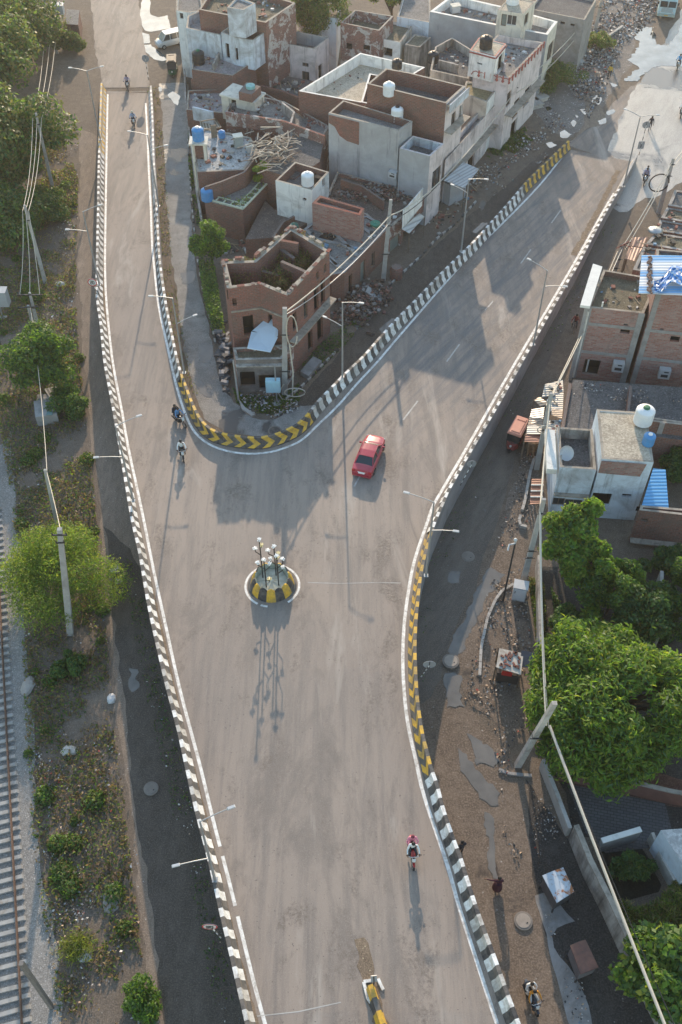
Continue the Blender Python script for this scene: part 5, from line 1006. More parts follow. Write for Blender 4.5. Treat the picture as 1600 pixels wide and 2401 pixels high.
m = M(); a = Vector(P(1384, 716, ZB)); m.tube([(a.x - .15, a.y - .45, 0.1), (a.x - .15, a.y - .45, ZB - .3)], 0.09, 8); m.tube([(a.x + .95, a.y - .2, 0.1), (a.x + .95, a.y - .2, ZB + .5)], 0.08, 8)
tag(m.build('drain_pipe', COPE_W), 'two white drain pipes running down the corner of the bare brick building', 'drain pipe')
def cooler(name, label, edge_pts, px_, py_, zref, w=0.95, h=0.95, mat=LAMPW):
    a, b = edge_pts; d = (b - a); d.z = 0; d.normalize(); o_ = Vector((d.y, -d.x, 0)); r_ = ray(px_, py_); tt = (a.x * o_.x + a.y * o_.y) / (r_[0] * o_.x + r_[1] * o_.y); c = Vector((r_[0] * tt, r_[1] * tt, HC + r_[2] * tt)) + o_ * 0.3
    t = thing(name, label, 'air cooler', c); m = M(); rz = math.atan2(d.y, d.x); m.box(c, (w, 0.55, h), rz); m.build('case', mat, t)
    m = M(); cc = c + o_ * 0.285; m.box((cc.x, cc.y, cc.z - h * 0.12), (w * 0.62, 0.03, h * 0.3), rz); m.box((cc.x + d.x * w * .1, cc.y + d.y * w * .1, cc.z + h * 0.32), (w * 0.4, 0.03, h * 0.12), rz); m.build('grille', STEELD, t)
cooler('air_cooler', 'white air cooler on the brick wall beside the dark doorway', (P0, P1), 1450, 853, 0)
cooler('air_cooler', 'white air cooler on the right block of the bare brick building', (P0, P1), 1558, 869, 0)
house('dark_roof_house', 'low house with a broad dark stained flat roof behind the rusty awnings', [(1319,1021),(1386,1034),(1402,1008),(1680,1046),(1700,915),(1342,890)], 3.4, BR_DRK, ROOF_D, 0.0, 0.2, group=GR)
m = M(); A, B = P(1316, 1024, 3.4), P(1386, 1036, 3.4); m.beam((A[0], A[1], 3.55), (B[0], B[1], 3.55), 0.3, 0.55); A, B = P(1336, 905, 3.4), P(1316, 1024, 3.4); m.beam((A[0], A[1], 3.5), (B[0], B[1], 3.5), 0.25, 0.4); tag(m.build('parapet_wall', BR_RED), 'short red brick parapet in front of the dark stained roof', 'wall')
ROOFPCS = [([(1278,901),(1320,891),(1322,918),(1271,932)], 3.0, 0, 'grey corrugated sheet at the top of the row of rusty awnings'), ([(1253,938),(1266,930),(1287,946),(1268,953)], 2.9, 1, 'crooked tan tin sheet sticking out over the service road'), ([(1247,960),(1277,955),(1274,981),(1242,979)], 2.85, 0, 'pale corrugated sheet of the rusty awning row beside the rickshaw'),
           ([(1242,980),(1274,982),(1272,996),(1238,997)], 2.8, 1, 'narrow tan strip of tin in the rusty awning row'), ([(1237,998),(1272,995),(1270,1018),(1235,1017)], 2.8, 0, 'grey ribbed sheet near the lower end of the rusty awning row'), ([(1233,1018),(1269,1020),(1270,1037),(1230,1035)], 2.7, 2, 'reddish rusty sheet at the lower end of the awning row'),
           ([(1290,925),(1322,920),(1320,962),(1284,965)], 3.1, 0, 'grey sheet behind the pole that rises through the awnings'), ([(1296,958),(1320,962),(1318,982),(1292,972)], 3.2, 1, 'tilted brown board lying on the awning row'), ([(1282,985),(1316,985),(1312,1016),(1280,1016)], 3.0, 0, 'pale sheet right of the pole at the lower end of the awnings'), ([(1276,1018),(1312,1020),(1312,1044),(1276,1040)], 2.9, 2, 'dark rusty sheet at the lower right end of the awnings')]
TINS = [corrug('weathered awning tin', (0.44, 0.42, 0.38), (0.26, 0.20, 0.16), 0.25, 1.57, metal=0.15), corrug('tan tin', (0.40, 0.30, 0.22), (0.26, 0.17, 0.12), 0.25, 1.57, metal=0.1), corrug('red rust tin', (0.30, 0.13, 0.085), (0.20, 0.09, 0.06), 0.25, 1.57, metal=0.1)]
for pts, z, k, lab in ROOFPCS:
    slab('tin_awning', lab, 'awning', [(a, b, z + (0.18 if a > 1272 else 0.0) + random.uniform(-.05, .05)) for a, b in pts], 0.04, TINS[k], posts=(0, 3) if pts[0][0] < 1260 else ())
m = M()
for a, b in (((1241,1040),(1236,1070)),((1252,1042),(1250,1075)),((1266,1046),(1263,1080))): m.tube([P(*a, 2.2), P(*b, 0.1)], 0.09, 6)
c = P(1245, 1060); m.box((c[0], c[1] + .6, 0.5), (0.9, 1.4, 1.0), 0.3); m.box((c[0] + .6, c[1] + .2, 0.4), (0.5, 0.8, 0.8), 0.5)
tag(m.build('clutter', plain('brown timber', (0.22, 0.15, 0.10), 0.9, 0.3, 4)), 'brown timber clutter under the lower end of the awnings', 'timber')
# pale blue house: one front plane
F0, F1 = Vector(P(1311, 1098, 5.4)), Vector(P(1535, 1087, 6.6)); F1.y = F1.y; dF = F1 - F0; dF.z = 0; LF = dF.length; dF.normalize(); bF = Vector((-dF.y, dF.x, 0))
def fp(s, d_): q = F0 + dF * s + bF * d_; return (q.x, q.y, 'w')
LX = LF * 0.42
house('pale_blue_house', 'pale blue washed house, its terrace block with a dish and rough front wall', [fp(0, 0), fp(LX - .02, 0), fp(LX - .02, 4.4), fp(0, 4.4)], 5.4, WBLUE, ROOF_D, 1.0, 0.2, inner=OLDW, group=GR, wins=[(0, 1288, 1166, 1322, 1186, 'win'), (0, 1326, 1170, 1362, 1192, 'win')], ledges=((0, 2.6, 0.35),))
house('pale_blue_house', 'taller pale blue block with a cream tiled roof and two water tanks', [fp(LX + .02, 0), fp(LF, 0), fp(LF, 5.4), fp(LX + .02, 5.4)], 6.6, WBLUE, ROOF_T, 0.05, 0.2, group=GR, wins=[(0, 1391, 1155, 1428, 1186, 'dark'), (0, 1460, 1158, 1480, 1167, 'dark'), (0, 1405, 1215, 1432, 1260, 'dark')], cope=COPE)
m = M(); q0 = F0 + dF * (LX + .1) - bF * 0.015; m.add([(q0.x, q0.y, 5.2), (q0.x + dF.x * 3.1, q0.y + dF.y * 3.1, 5.1), (q0.x + dF.x * 3.3, q0.y + dF.y * 3.3, 6.5), (q0.x, q0.y, 6.5)], [(0, 1, 2, 3)]); m.build('brick_patch', BR_PALE, bpy.data.objects['pale_blue_house.001'])
m = M(); A = F0 - dF * .55; m.beam((A.x, A.y - .2, 5.2), (A.x + bF.x * 4.2, A.y + bF.y * 4.2 - .2, 5.2), 0.75, 0.5); tag(m.build('parapet_wall', COPE_W), 'thick crumbling white parapet at the street side of the pale blue terrace', 'wall')
dsh = thing('satellite_dish', 'white satellite dish on the pale blue house terrace', 'satellite dish', P(1326, 1058, 5.0)); c = Vector(P(1328, 1056, 5.6)); m = M(); N = 14
for k in range(3):
    for i in range(N):
        f = lambda r, t: c + Vector((math.cos(t) * r * .55, math.sin(t) * r * .42 - (r * r) * .3, math.sin(t) * r * .42))
        t0, t1 = 2 * math.pi * i / N, 2 * math.pi * (i + 1) / N; m.quad(f(k / 3 + .001, t0), f(k / 3 + .001, t1), f((k + 1) / 3, t1), f((k + 1) / 3, t0))
m.build('reflector', LAMPW, dsh); m = M(); m.tube([c, (c.x, c.y + .2, 4.4)], .04, 6); m.build('mast', GALV, dsh)
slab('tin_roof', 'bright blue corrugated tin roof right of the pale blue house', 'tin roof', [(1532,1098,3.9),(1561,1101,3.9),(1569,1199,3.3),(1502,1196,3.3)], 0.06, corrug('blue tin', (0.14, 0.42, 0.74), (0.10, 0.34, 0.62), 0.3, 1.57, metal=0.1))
house('brick_shed', 'brick shed with a pale ledge below the bright blue tin roof', [(1497,1199),(1690,1220),(1690,1200),(1500,1184)], 3.7, BR_DRK, ROOF_D, 0.3, 0.2, cat='shed', group=GR, wins=[(0, 1504, 1216, 1518, 1224, 'dark')], ledges=((0, 0.5, 0.5),))
house('brick_house', 'brick house with concrete columns at the right edge behind the water tanks', [(1480,985),(1690,1010),(1690,1000),(1482,972)], 4.6, BR_DRK, ROOF_D, 0.2, 0.2, group=GR, bands=((0, ('v', 0.35), 0.4), (0, ('v', 0.75), 0.4)))
# yard ground, walls and kiosks lower right
YARD = soil('dark yard', [(0.035, 0.032, 0.030), (0.055, 0.050, 0.046), (0.085, 0.078, 0.07)], (0.4, 2.0, 10.0), speck=(0.25, 0.24, 0.22), speck_amt=0.3)  # near-black soil: shade of house and trees put into the colour
PAVE = brick('dark paving', (0.085, 0.085, 0.09), (0.07, 0.07, 0.075), (0.05, 0.05, 0.05), amt=0.2)
REDW = soil('red brown soil', [(0.10, 0.055, 0.042), (0.135, 0.075, 0.058), (0.17, 0.10, 0.08)], (0.5, 2.0, 9.0))
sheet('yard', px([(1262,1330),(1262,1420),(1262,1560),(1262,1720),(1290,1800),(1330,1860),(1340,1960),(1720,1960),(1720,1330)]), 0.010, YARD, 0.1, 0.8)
sheet('red_path', px([(1300,1770),(1420,1790),(1700,1850),(1700,1910),(1480,1872),(1330,1848)]), 0.016, REDW, 0.08, 0.8)
pv = M(); q = px([(1330,1838),(1560,1884),(1590,2000),(1545,1985),(1420,2000),(1375,1955)], 0.03); pv.add(q, [tuple(range(6))[::-1]])
def pave_mat():
    m, nt, b = _newmat('interlocking pavers'); v = _scale(nt, _pos(nt), (1, 1, 1), 0.2); t = _n(nt, 'ShaderNodeTexBrick'); nt.links.new(v, t.inputs['Vector']); t.inputs['Scale'].default_value = 1.0; t.inputs['Brick Width'].default_value = 0.4; t.inputs['Row Height'].default_value = 0.2; t.inputs['Mortar Size'].default_value = 0.02
    t.inputs['Color1'].default_value = (0.12, 0.12, 0.125, 1); t.inputs['Color2'].default_value = (0.09, 0.09, 0.095, 1); t.inputs['Mortar'].default_value = (0.05, 0.05, 0.05, 1); nt.links.new(t.outputs[0], b.inputs['Base Color']); b.inputs['Roughness'].default_value = 0.85; return m
struct(pv.build('paving', pave_mat()))
def wall_line(name, label, pts, h, th, mt_, cat='wall', cope=None):
    """freestanding wall; pts are photo points of its foot"""
    t = thing(name, label, cat, P(*pts[0])) if cope else None; m = M(); c = M(); q = [P(*p) for p in pts]
    for a, b in zip(q, q[1:]):
        m.beam((a[0], a[1], h / 2 - .05), (b[0], b[1], h / 2 - .05), th, h + .1)
        if cope: c.beam((a[0], a[1], h + 0.06), (b[0], b[1], h + 0.06), th + 0.08, 0.1)
    if cope: m.build('masonry', mt_, t); c.build('coping', cope, t); return t
    return tag(m.build(name, mt_), label, cat)
wall_line('boundary_wall', 'long grimy boundary wall beside the two tin kiosks', [(1337,1968),(1370,2050),(1415,2140),(1470,2260),(1540,2401),(1600,2520)], 2.1, 0.25, OLDW, cope=COPE)
wall_line('boundary_wall', 'low plastered wall by the dark paved yard', [(1268,1800),(1300,1880),(1330,1960)], 1.2, 0.25, CONC_L)
wall_line('boundary_wall', 'short concrete wall with a white coping in front of the overgrown pit', [(1400,1995),(1490,1968)], 1.5, 0.25, CONC, cope=COPE_W)
wall_line('boundary_wall', 'pit wall with a white edge beside the pale vaulted roof', [(1520,1970),(1545,2030),(1572,2080)], 1.2, 0.2, CONC_L)
wall_line('boundary_wall', 'red brown wall with a thin pale coping behind the dark paved yard', [(1310,1828),(1420,1846),(1560,1880),(1700,1905)], 1.5, 0.2, plain('red brown wall', (0.20, 0.10, 0.08), 0.9, 0.15, 1.5), cope=COPE)
wall_line('boundary_wall', 'grey wall along the lane under the trees behind the white cabinet', [(1258,1330),(1258,1440),(1262,1560),(1266,1700)], 1.5, 0.22, OLDW)
wall_line('boundary_wall', 'narrow grey wall between the trees right of the dark yard', [(1536,1380),(1532,1520)], 2.2, 0.25, CONC)
house('vaulted_shed', 'pale shed with a sloping grey roof at the right edge above the dark shrub', [(1545,1945),(1612,2050),(1700,2000),(1680,1935)], 3.0, WBLUE, ROOF_W, 0.0, 0.2, cat='shed', group=GR)
sheet('pit_floor', px([(1400,1998),(1500,1975),(1560,2090),(1440,2120)]), 0.022, soil('near black earth', [(0.018, 0.018, 0.014), (0.028, 0.027, 0.02), (0.04, 0.037, 0.028)], (0.5, 2, 9)), 0.05, 0.8)  # near-black soil for the pit, laid flat at ground level
sheet('pavement', px([(1258,2100),(1285,2090),(1330,2140),(1350,2160),(1295,2185),(1305,2235),(1350,2290),(1375,2340),(1390,2420),(1340,2420),(1320,2350),(1290,2240)]), 0.020, CONC, 0.08, 0.6)
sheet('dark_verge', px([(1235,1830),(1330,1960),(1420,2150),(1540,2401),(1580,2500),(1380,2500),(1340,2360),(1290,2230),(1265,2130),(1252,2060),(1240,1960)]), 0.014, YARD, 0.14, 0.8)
sheet('brick_mud', px([(1100,1420),(1130,1350),(1165,1250),(1185,1180),(1225,1200),(1235,1400),(1250,1560),(1245,1700),(1190,1720),(1150,1690),(1100,1660),(1060,1560),(1075,1480)]), 0.018, MUD, 0.16, 0.7)
sheet('gravel', px([(1178,1230),(1205,1130),(1225,1060),(1262,1050),(1258,1230),(1200,1260)]), 0.020, soil('brown gravel', [(0.12, 0.095, 0.08), (0.17, 0.14, 0.115), (0.23, 0.19, 0.16)], (0.5, 3.0, 10.0), speck=(0.4, 0.36, 0.32), speck_amt=0.8, bump=0.8), 0.12, 0.5)
RUSTS, nt, b_ = _newmat('rust streaked pale sheet'); v = _pos(nt); col = _mix(nt, _thr(nt, _noise(nt, v, 1.1, 6, 0.7, dist=0.8), 0.51, 0.56), (0.40, 0.46, 0.52), (0.30, 0.115, 0.04)); col = _mix(nt, _thr(nt, _noise(nt, v, 5.0, 4, 0.7), 0.55, 0.75), col, (0.2, 0.16, 0.14)); nt.links.new(col, b_.inputs['Base Color']); b_.inputs['Roughness'].default_value = 0.6; RUST2 = plain('brown rusty sheet', (0.20, 0.095, 0.07), 0.75, 0.25, 1.8, dirt=(0.085, 0.06, 0.055), dirt_amt=0.7)
def kiosk(label, top, z, body, roof, leg=0.45):
    q = [Vector(P(a, b, z)) for a, b in top]; c = sum(q, Vector()) / 4; t = thing('kiosk', label, 'kiosk', (c.x, c.y, 0)); m = M(); inn = [c + (p - c) * 0.9 for p in q]; m.prism([(p.x, p.y) for p in inn], leg, z - 0.06, 0, bottom=True); m.build('body', body, t)
    m = M(); m.prism([(p.x, p.y) for p in q], z - 0.06, z + 0.02, 0); mid0, mid1 = (q[0] + q[1]) / 2, (q[2] + q[3]) / 2; up = Vector((0, 0, 0.10)); m.add([q[0] + Vector((0, 0, .021)), q[1] + Vector((0, 0, .021)), q[2] + Vector((0, 0, .021)), q[3] + Vector((0, 0, .021)), mid0 + up, mid1 + up], [(0, 4, 5, 3), (4, 1, 2, 5)]); m.build('roof', roof, t)
    for p in inn: m = M(); m.beam((p.x, p.y, 0), (p.x, p.y, leg), 0.08, 0.08); m.build('leg', STEELD, t)
kiosk('tin kiosk with a pale blue roof streaked with orange rust', [(1272,2053),(1321,2034),(1347,2091),(1306,2117)], 1.9, plain('dark kiosk body', (0.07, 0.075, 0.085), 0.6, 0.2, 2), RUSTS)
kiosk('tin kiosk with a dark brown rusty roof beside the broad leaved tree', [(1337,2217),(1373,2203),(1404,2268),(1362,2285)], 1.8, plain('grey kiosk body', (0.12, 0.12, 0.135), 0.6, 0.2, 2), RUST2)
cab = thing('electric_cabinet', 'white electric cabinet standing below the tall concrete pole', 'electric cabinet', P(1216, 1410)); b0, b1 = Vector(P(1199, 1407)), Vector(P(1230, 1413)); d = (b1 - b0); W_ = d.length; d.normalize(); bk = Vector((-d.y, d.x, 0)) * 0.75; m = M(); m.prism([(p.x, p.y) for p in (b0, b1, b1 + bk, b0 + bk)], 0.0, 1.5); m.prism([(p.x, p.y) for p in (b0 - d * .05 - bk * .05, b1 + d * .05 - bk * .05, b1 + d * .05 + bk * 1.05, b0 - d * .05 + bk * 1.05)], 1.5, 1.6); m.build('case', LAMPW, cab)
m = M(); c = (b0 + b1) / 2 - bk * 0.02; m.box((c.x, c.y, 0.8), (W_ * .86, 0.03, 1.25), math.atan2(d.y, d.x)); m.box((c.x - d.x * .35, c.y - d.y * .35 - .03, 1.1), (0.05, 0.04, 0.25), math.atan2(d.y, d.x), 1); m.build('door', [plain('cabinet door', (0.62, 0.63, 0.65), 0.4, 0.05), STEELD], cab)
tl = thing('camera_pole', 'thin dark pole with a white bent tube and camera beside the cabinet', 'camera pole', P(1180, 1408)); b = P(1180, 1408); tz = PY(1211, 1274, b[1])[2]; m = M(); m.tube([b, (b[0], b[1], tz)], [0.08, 0.06], 8); m.build('post', STEELD, tl)
h1, h2 = P(1191, 1279, tz + .1), P(1209, 1266, tz + .4); m = M(); m.tube([(b[0], b[1], tz), (h1[0] + .1, h1[1] + .05, tz + .12), (h1[0], h1[1] - .25, tz - .15)], 0.06, 6); m.tube([(b[0], b[1], tz), h2], 0.06, 6); m.ball(h2, 0.14, 0); m.build('camera_arm', LAMPW, tl)
stl = thing('stall', 'shabby street stall with bricks scattered on its pale flat top', 'stall', P(1195, 1560)); q = [Vector(P(a, b, 1.9)) for a, b in ((1171,1520),(1228,1532),(1222,1582),(1164,1564))]; m = M(); m.prism([(p.x, p.y) for p in q], 1.84, 1.9, bottom=True); m.build('top', plain('pale board', (0.45, 0.43, 0.39), 0.8, 0.12, 2, dirt=(0.25, 0.2, 0.16)), stl)
for p in q: m = M(); m.beam((p.x, p.y + .1, 0), (p.x, p.y + .1, 1.84), 0.1, 0.1); m.build('leg', FRAME, stl)
m = M(); c = (q[0] + q[1] + q[2] + q[3]) / 4; m.box((c.x, c.y - .1, 0.55), (1.5, 1.0, 1.1), -.2); m.box((c.x - .2, c.y - .65, 1.3), (0.7, 0.05, 0.5), -.2, 1); m.build('counter', [plain('dark counter', (0.06, 0.05, 0.045), 0.8), RED], stl)
for i in range(22):
    p = P(random.uniform(1175, 1219), random.uniform(1530, 1570), 1.95); m = M(); m.box((p[0], p[1], 1.95), (0.24, 0.12, 0.09), random.random() * 3); tag(m.build('brick', BR_RED), 'loose red brick lying on the top of the shabby street stall', 'brick', 'bricks on the street stall')
m = M(); c = P(1240, 1546, 1.9); m.box((c[0], c[1], 1.85), (1.1, 1.2, 0.05), -.2, 0, 1, 0.15); tag(m.build('tarpaulin', plain('dark blue tarp', (0.03, 0.04, 0.06), 0.4, 0.2)), 'dark blue sheet hung beside the shabby street stall', 'tarpaulin')
m = M(); q = [P(1236, 1162, 2.4), P(1277, 1166, 2.4), P(1270, 1200, 2.3), P(1243, 1195, 2.3)]
m.prism(px([(1247,1123),(1276,1123),(1272,1180),(1243,1182)], 2.3), 2.24, 2.3, bottom=True)
for i in range(3): a, b = P(1246 - i, 1137 + i * 14, 2.36), P(1275 - i, 1137 + i * 14, 2.36); m.beam(a, b, 0.1, 0.08, 1)
tag(m.build('tin_awning', [TINS[2], COPE_W]), 'small reddish tin roof with white battens beside the pale blue house', 'awning')
# kerbs
def kerb(label, lst, h=0.16, w=0.16, mats=(CONC_L, DUSTY), gap=0.3, seg=0.55):
    pts = resample([P(*q) for q in lst], seg); m = M()
    for i, (a, b) in enumerate(zip(pts, pts[1:])):
        if random.random() < gap: continue
        d = (b - a); m.beam((a.x, a.y, h / 2), (a.x + d.x * .95, a.y + d.y * .95, h / 2), w, h, i % 2 if len(mats) > 1 else 0)
    return tag(m.build('kerb', list(mats)), label, 'kerb')
kerb('broken white kerb in front of the ruined house along the left lane', [(497,762),(510,830),(522,885),(530,915),(560,952)], 0.22)
kerb('black and white kerb along the right hand side of the ruined house', [(672,938),(712,905),(760,855),(800,815)], 0.25, seg=0.5, gap=0.05)
kerb('broken kerb along the low shop row towards the tin awnings', [(905,680),(930,655),(990,600),(1020,565),(1070,525),(1120,470)], 0.22, gap=0.25)
kerb('kerb of pale stones between the left lane and the house walls', [(441,330),(446,420),(452,500),(462,600),(478,700),(497,762)], 0.22, gap=0.3)
kerb('pale kerb curving past the white cabinet and the shabby stall', [(1204,1372),(1176,1388),(1160,1412),(1143,1450),(1128,1520),(1124,1600)], 0.2, 0.2, (CONC_L,), 0.05)
kerb('pale kerb beside the gravel below the rusty awnings', [(1253,1075),(1243,1110),(1230,1180),(1215,1230),(1222,1238),(1240,1240)], 0.3, 0.22, (CONC_L,), 0.02)
kerb('dark stone kerb at the foot of the concrete pole by the huge round tree', [(1170,1805),(1190,1815),(1268,1822)], 0.15, 0.2, (CONC,), 0.0)
wall_line('lane_wall', 'low broken wall between the left lane and the white roofed house', [(436,190),(440,280),(452,370),(462,455),(476,540)], 1.6, 0.2, OLDW)
# right hand trees and bushes
tree('tree', 'huge round glossy green tree over the dark paved yard', P(1405, 1712), (3.6, 5.5, 5.2, 3.9), 140, 52000, 0.44, [GR4, GR1, GR2, GR3], [6, 3.5, 2.2, 2.2], 0.4, aspect=0.28, up=0.7, sub=(0.17, 0.27), zlow=-0.3, fr=(0.72, 0.92))
EX = [(*P(a, b, z), r, 0.8) for a, b, z, r in ((1390,1190,7.2,.75),(1345,1205,6.8,.8),(1300,1225,6.0,.8),(1370,1235,6.4,.9),(1320,1265,5.4,1.0),(1380,1285,5.0,.9),(1290,1290,4.6,.7),(1345,1310,4.6,1.0),(1410,1320,3.8,.9),(1375,1350,3.6,.9),(1450,1335,3.4,.8),(1490,1350,3.0,.7),(1400,1395,2.6,.8),(1440,1390,2.6,.7),(1390,1440,1.8,.7),(1340,1340,3.8,.7))]
tree('tree', 'bright leaved tree in front of the pale blue house', P(1362, 1400), (4.2, 1.7, 1.9, 2.6), 14, 16000, 0.36, [GR4, GR3, GR1, GR2], [5, 3, 3, 1], 0.18, zlow=-0.9, sub=(0.25, 0.4), extra=EX)
tree('tree', 'thin dark green tree hanging over the dark yard, right of the bright leaved one', P(1420, 1440), (3.2, 2.3, 1.7, 1.8), 24, 9000, 0.24, [GR1, GR2, GR4], [4, 3, 2], 0.14, zlow=-0.8)
tree('tree', 'dark bush at the right edge beside the bright blue tin roof', P(1600, 1130), (1.6, 2.0, 1.8, 1.6), 20, 7000, 0.26, [GR2, GR1], [3, 3], 0.12)
tree('tree', 'dark feathery tree at the right edge above the huge round tree', P(1610, 1470), (3.2, 2.0, 2.6, 2.4), 26, 10000, 0.34, [GR2, GR1, GR4], [4, 4, 1], 0.16, aspect=0.25)
tree('tree', 'broad leaved tree with yellowish leaves at the bottom right edge', P(1545, 2330), (3.0, 2.9, 2.3, 2.2), 46, 8000, 0.42, [GR1, GR2, GR3, GR4], [5, 3, 2, 2], 0.2, aspect=0.62, up=0.8)
tree('shrub', 'dark shrub growing in the overgrown pit', P(1478, 2050), (0.8, 1.3, 1.1, 0.9), 16, 4000, 0.3, [GR2, GR1], [4, 2], 0.05, cat='shrub', aspect=0.25, zlow=-0.2)
gp = scatter(px([(1438,2125),(1490,2135),(1540,2120),(1600,2040),(1660,2080),(1640,2230),(1560,2225),(1470,2200)]), 16000, None)
t = tag(leaves('tall_grass', np.column_stack([gp, RNG.random(len(gp)) ** 0.8 * (1.2 + 0.6 * nz(gp, 0.9, 1.0))]), 0.5, [OLV, DRY, GR3, GR1], [4, 2, 2, 2], None, 0.1, -0.3), 'thick olive grass mound between the pit and the broad leaved tree', 'tall grass'); t['kind'] = 'stuff'
tree('tree', 'small green tree at the lane corner of the brick house', P(498, 630), (3.2, 1.9, 1.8, 2.1), 26, 9000, 0.24, [GR1, GR4, GR2], [4, 3, 2], 0.13, zlow=-0.8)
hp = scatter(px([(470,640),(505,640),(530,800),(500,790),(480,720)]), 9000, None); k = RNG.random(len(hp))
t = thing('hedge', 'dark overgrown hedge between the left lane and the ruined house', 'hedge', P(500, 720)); leaves('foliage', np.column_stack([hp, k * 2.6]), 0.24, [GR2, GR1, GR4], [4, 4, 1], t, 0.5, 0.5)
m = M()
for a, b in ((485, 660), (492, 700), (502, 740), (508, 775)): q = P(a, b); m.tube([q, (q[0] + .1, q[1] + .1, 1.8)], [.05, .02], 5)
m.build('stem', BARK, t)
tree('tree', 'large grey green tree between the pink tower and the top edge', P(752, 150), (7.0, 3.3, 3.2, 4.0), 40, 16000, 0.34, [OLV, GR1, GR2], [4, 4, 2], 0.25, zlow=-0.9)
tree('tree', 'yellowish green tree behind the old house at the top edge', P(915, 90), (6.0, 3.2, 2.6, 2.6), 26, 9000, 0.34, [OLV, GR3, GR1], [3, 3, 3], 0.2)
tree('shrub', 'grey green shrub in the rubbish below the house with red arches', P(1305, 205), (1.2, 3.0, 2.4, 1.3), 26, 7000, 0.26, [OLV, GR1, GR2], [4, 3, 2], 0.06, cat='shrub', zlow=-0.2)
tree('shrub', 'low shrub at the foot of the two poles by the rubbish field', P(1400, 115), (0.8, 1.8, 1.8, 1.0), 16, 3500, 0.26, [OLV, GR1], [3, 3], 0.05, cat='shrub', zlow=-0.2)
weeds('grass', 'green weeds at the foot of the street houses beside the pale pole', px([(1150,330),(1230,300),(1250,330),(1200,365),(1150,372),(1128,360)]), 9000, -0.2, 0.4, 0.24, [GR1, GR2, OLV], [4, 3, 2], 0.6, 1.0)
weeds('grass', 'weeds on the rubble kerb strip beside the ruined house', px([(700,860),(760,800),(850,735),(870,745),(800,820),(730,890)]), 7000, -0.1, 0.35, 0.2, [GR1, GR2, OLV], [4, 3, 2], 0.7, 2.2)
weeds('grass', 'grass and litter bed at the sharp corner in front of the ruined house', px([(545,905),(570,930),(650,930),(700,900),(720,930),(660,975),(590,968),(555,945)]), 7000, -0.2, 0.3, 0.2, [GR1, GR2, GR4], [4, 3, 1], 0.7, 0.2)
weeds('grass', 'green strip along the house side of the left lane', px([(441,290),(455,300),(462,420),(474,520),(462,530),(450,470),(443,400)]), 8000, -0.3, 0.4, 0.2, [GR1, GR2, GR4], [4, 3, 2], 0.7, 0.9)
weeds('weeds', 'weeds along the grey wall behind the white cabinet', px([(1240,1360),(1275,1360),(1280,1560),(1262,1600),(1255,1480)]), 9000, -0.3, 0.8, 0.22, [OLV, GR1, DRY], [3, 3, 1.5], 0.6, 3.3)
weeds('weeds', 'dark weeds added to deepen the shade of the yard between the trees', px([(1290,1380),(1330,1450),(1420,1480),(1500,1430),(1580,1500),(1520,1560),(1320,1540)]), 12000, -0.1, 0.7, 0.28, [GR2, GR1], [3, 1], 0.5, 3.9)

tree('tree', 'dark tree added to deepen the shaded yard behind the huge round tree', P(1500, 1480), (2.2, 2.6, 2.2, 1.8), 30, 9000, 0.34, [GR2, GR1], [5, 2], 0.15, zlow=-0.5)  # tree and bushes here and weeds above added to darken the yard
tree('bush', 'low dark bush added to deepen the shade under the thin dark green tree', P(1330, 1490), (0.9, 2.0, 1.6, 1.1), 22, 6000, 0.3, [GR2, GR1], [5, 2], 0.06, cat='bush', zlow=-0.3)
tree('bush', 'dark bush added to deepen the shade at the right edge below the brick shed', P(1570, 1340), (1.0, 2.4, 1.4, 1.2), 22, 6000, 0.3, [GR2, GR1], [5, 2], 0.06, cat='bush', zlow=-0.3)
def roof_wall(label, pts, z0, z1, m_=None, th=0.22):
    m = M(); q = [P(a, b, z1) for a, b in pts]
    for a, b in zip(q, q[1:]): m.beam((a[0], a[1], (z0 + z1) / 2), (b[0], b[1], (z0 + z1) / 2), th, z1 - z0)
    tag(m.build('roof_wall', m_ or BR_DRK), label, 'wall')
roof_wall('broken brick wall between the white roof and the ladder framed roof', [(480,438),(520,425),(573,403),(612,352)], 3.6, 5.3)
roof_wall('brick dividing wall across the long cracked grey roof', [(662,240),(690,262),(682,288)], 4.8, 5.9, OLDW)
roof_wall('brick wall behind the white roof, plaster falling off', [(530,262),(600,272),(668,284),(762,318)], 4.7, 6.2, BR_PL)
roof_wall('low wall across the purplish terrace', [(500,150),(515,118)], 5.3, 6.2, OLDW)
roof_wall('brick wall of the dark court beside the pink tower', [(612,200),(660,212),(702,228)], 1.9, 3.6)
roof_wall('crumbling brick wall on the rubble roof', [(640,556),(664,520),(690,506)], 2.1, 3.4)
roof_wall('short parapet across the rubble yard behind the shop board', [(800,420),(850,436),(900,470)], 3.0, 4.1)
roof_wall('brick stub wall at the back of the rubble yard', [(765,470),(800,500),(850,508)], 2.9, 3.9)
roof_wall('plastered wall on the roof left of the cream room', [(452,250),(500,262)], 3.3, 4.8, BLUEP)
roof_wall('brick wall at the lane in front of the purplish terrace', [(448,185),(500,192),(560,200)], 2.0, 4.2)
roof_wall('dividing wall on the pink arch house roof', [(1150,120),(1185,150)], 7.6, 8.6, PINK)
roof_wall('low wall in the dark sunken roof by the arch house', [(1030,140),(1075,152)], 5.5, 6.5, OLDW)
roof_wall('brick dividing wall on the dark stained flat roof', [(1480,905),(1470,1000)], 3.3, 4.3, BR_DRK)
roof_wall('brick wall between the pale blue house and the dark stained roof', [(1404,1004),(1480,1012)], 3.3, 4.6, BR_RED)
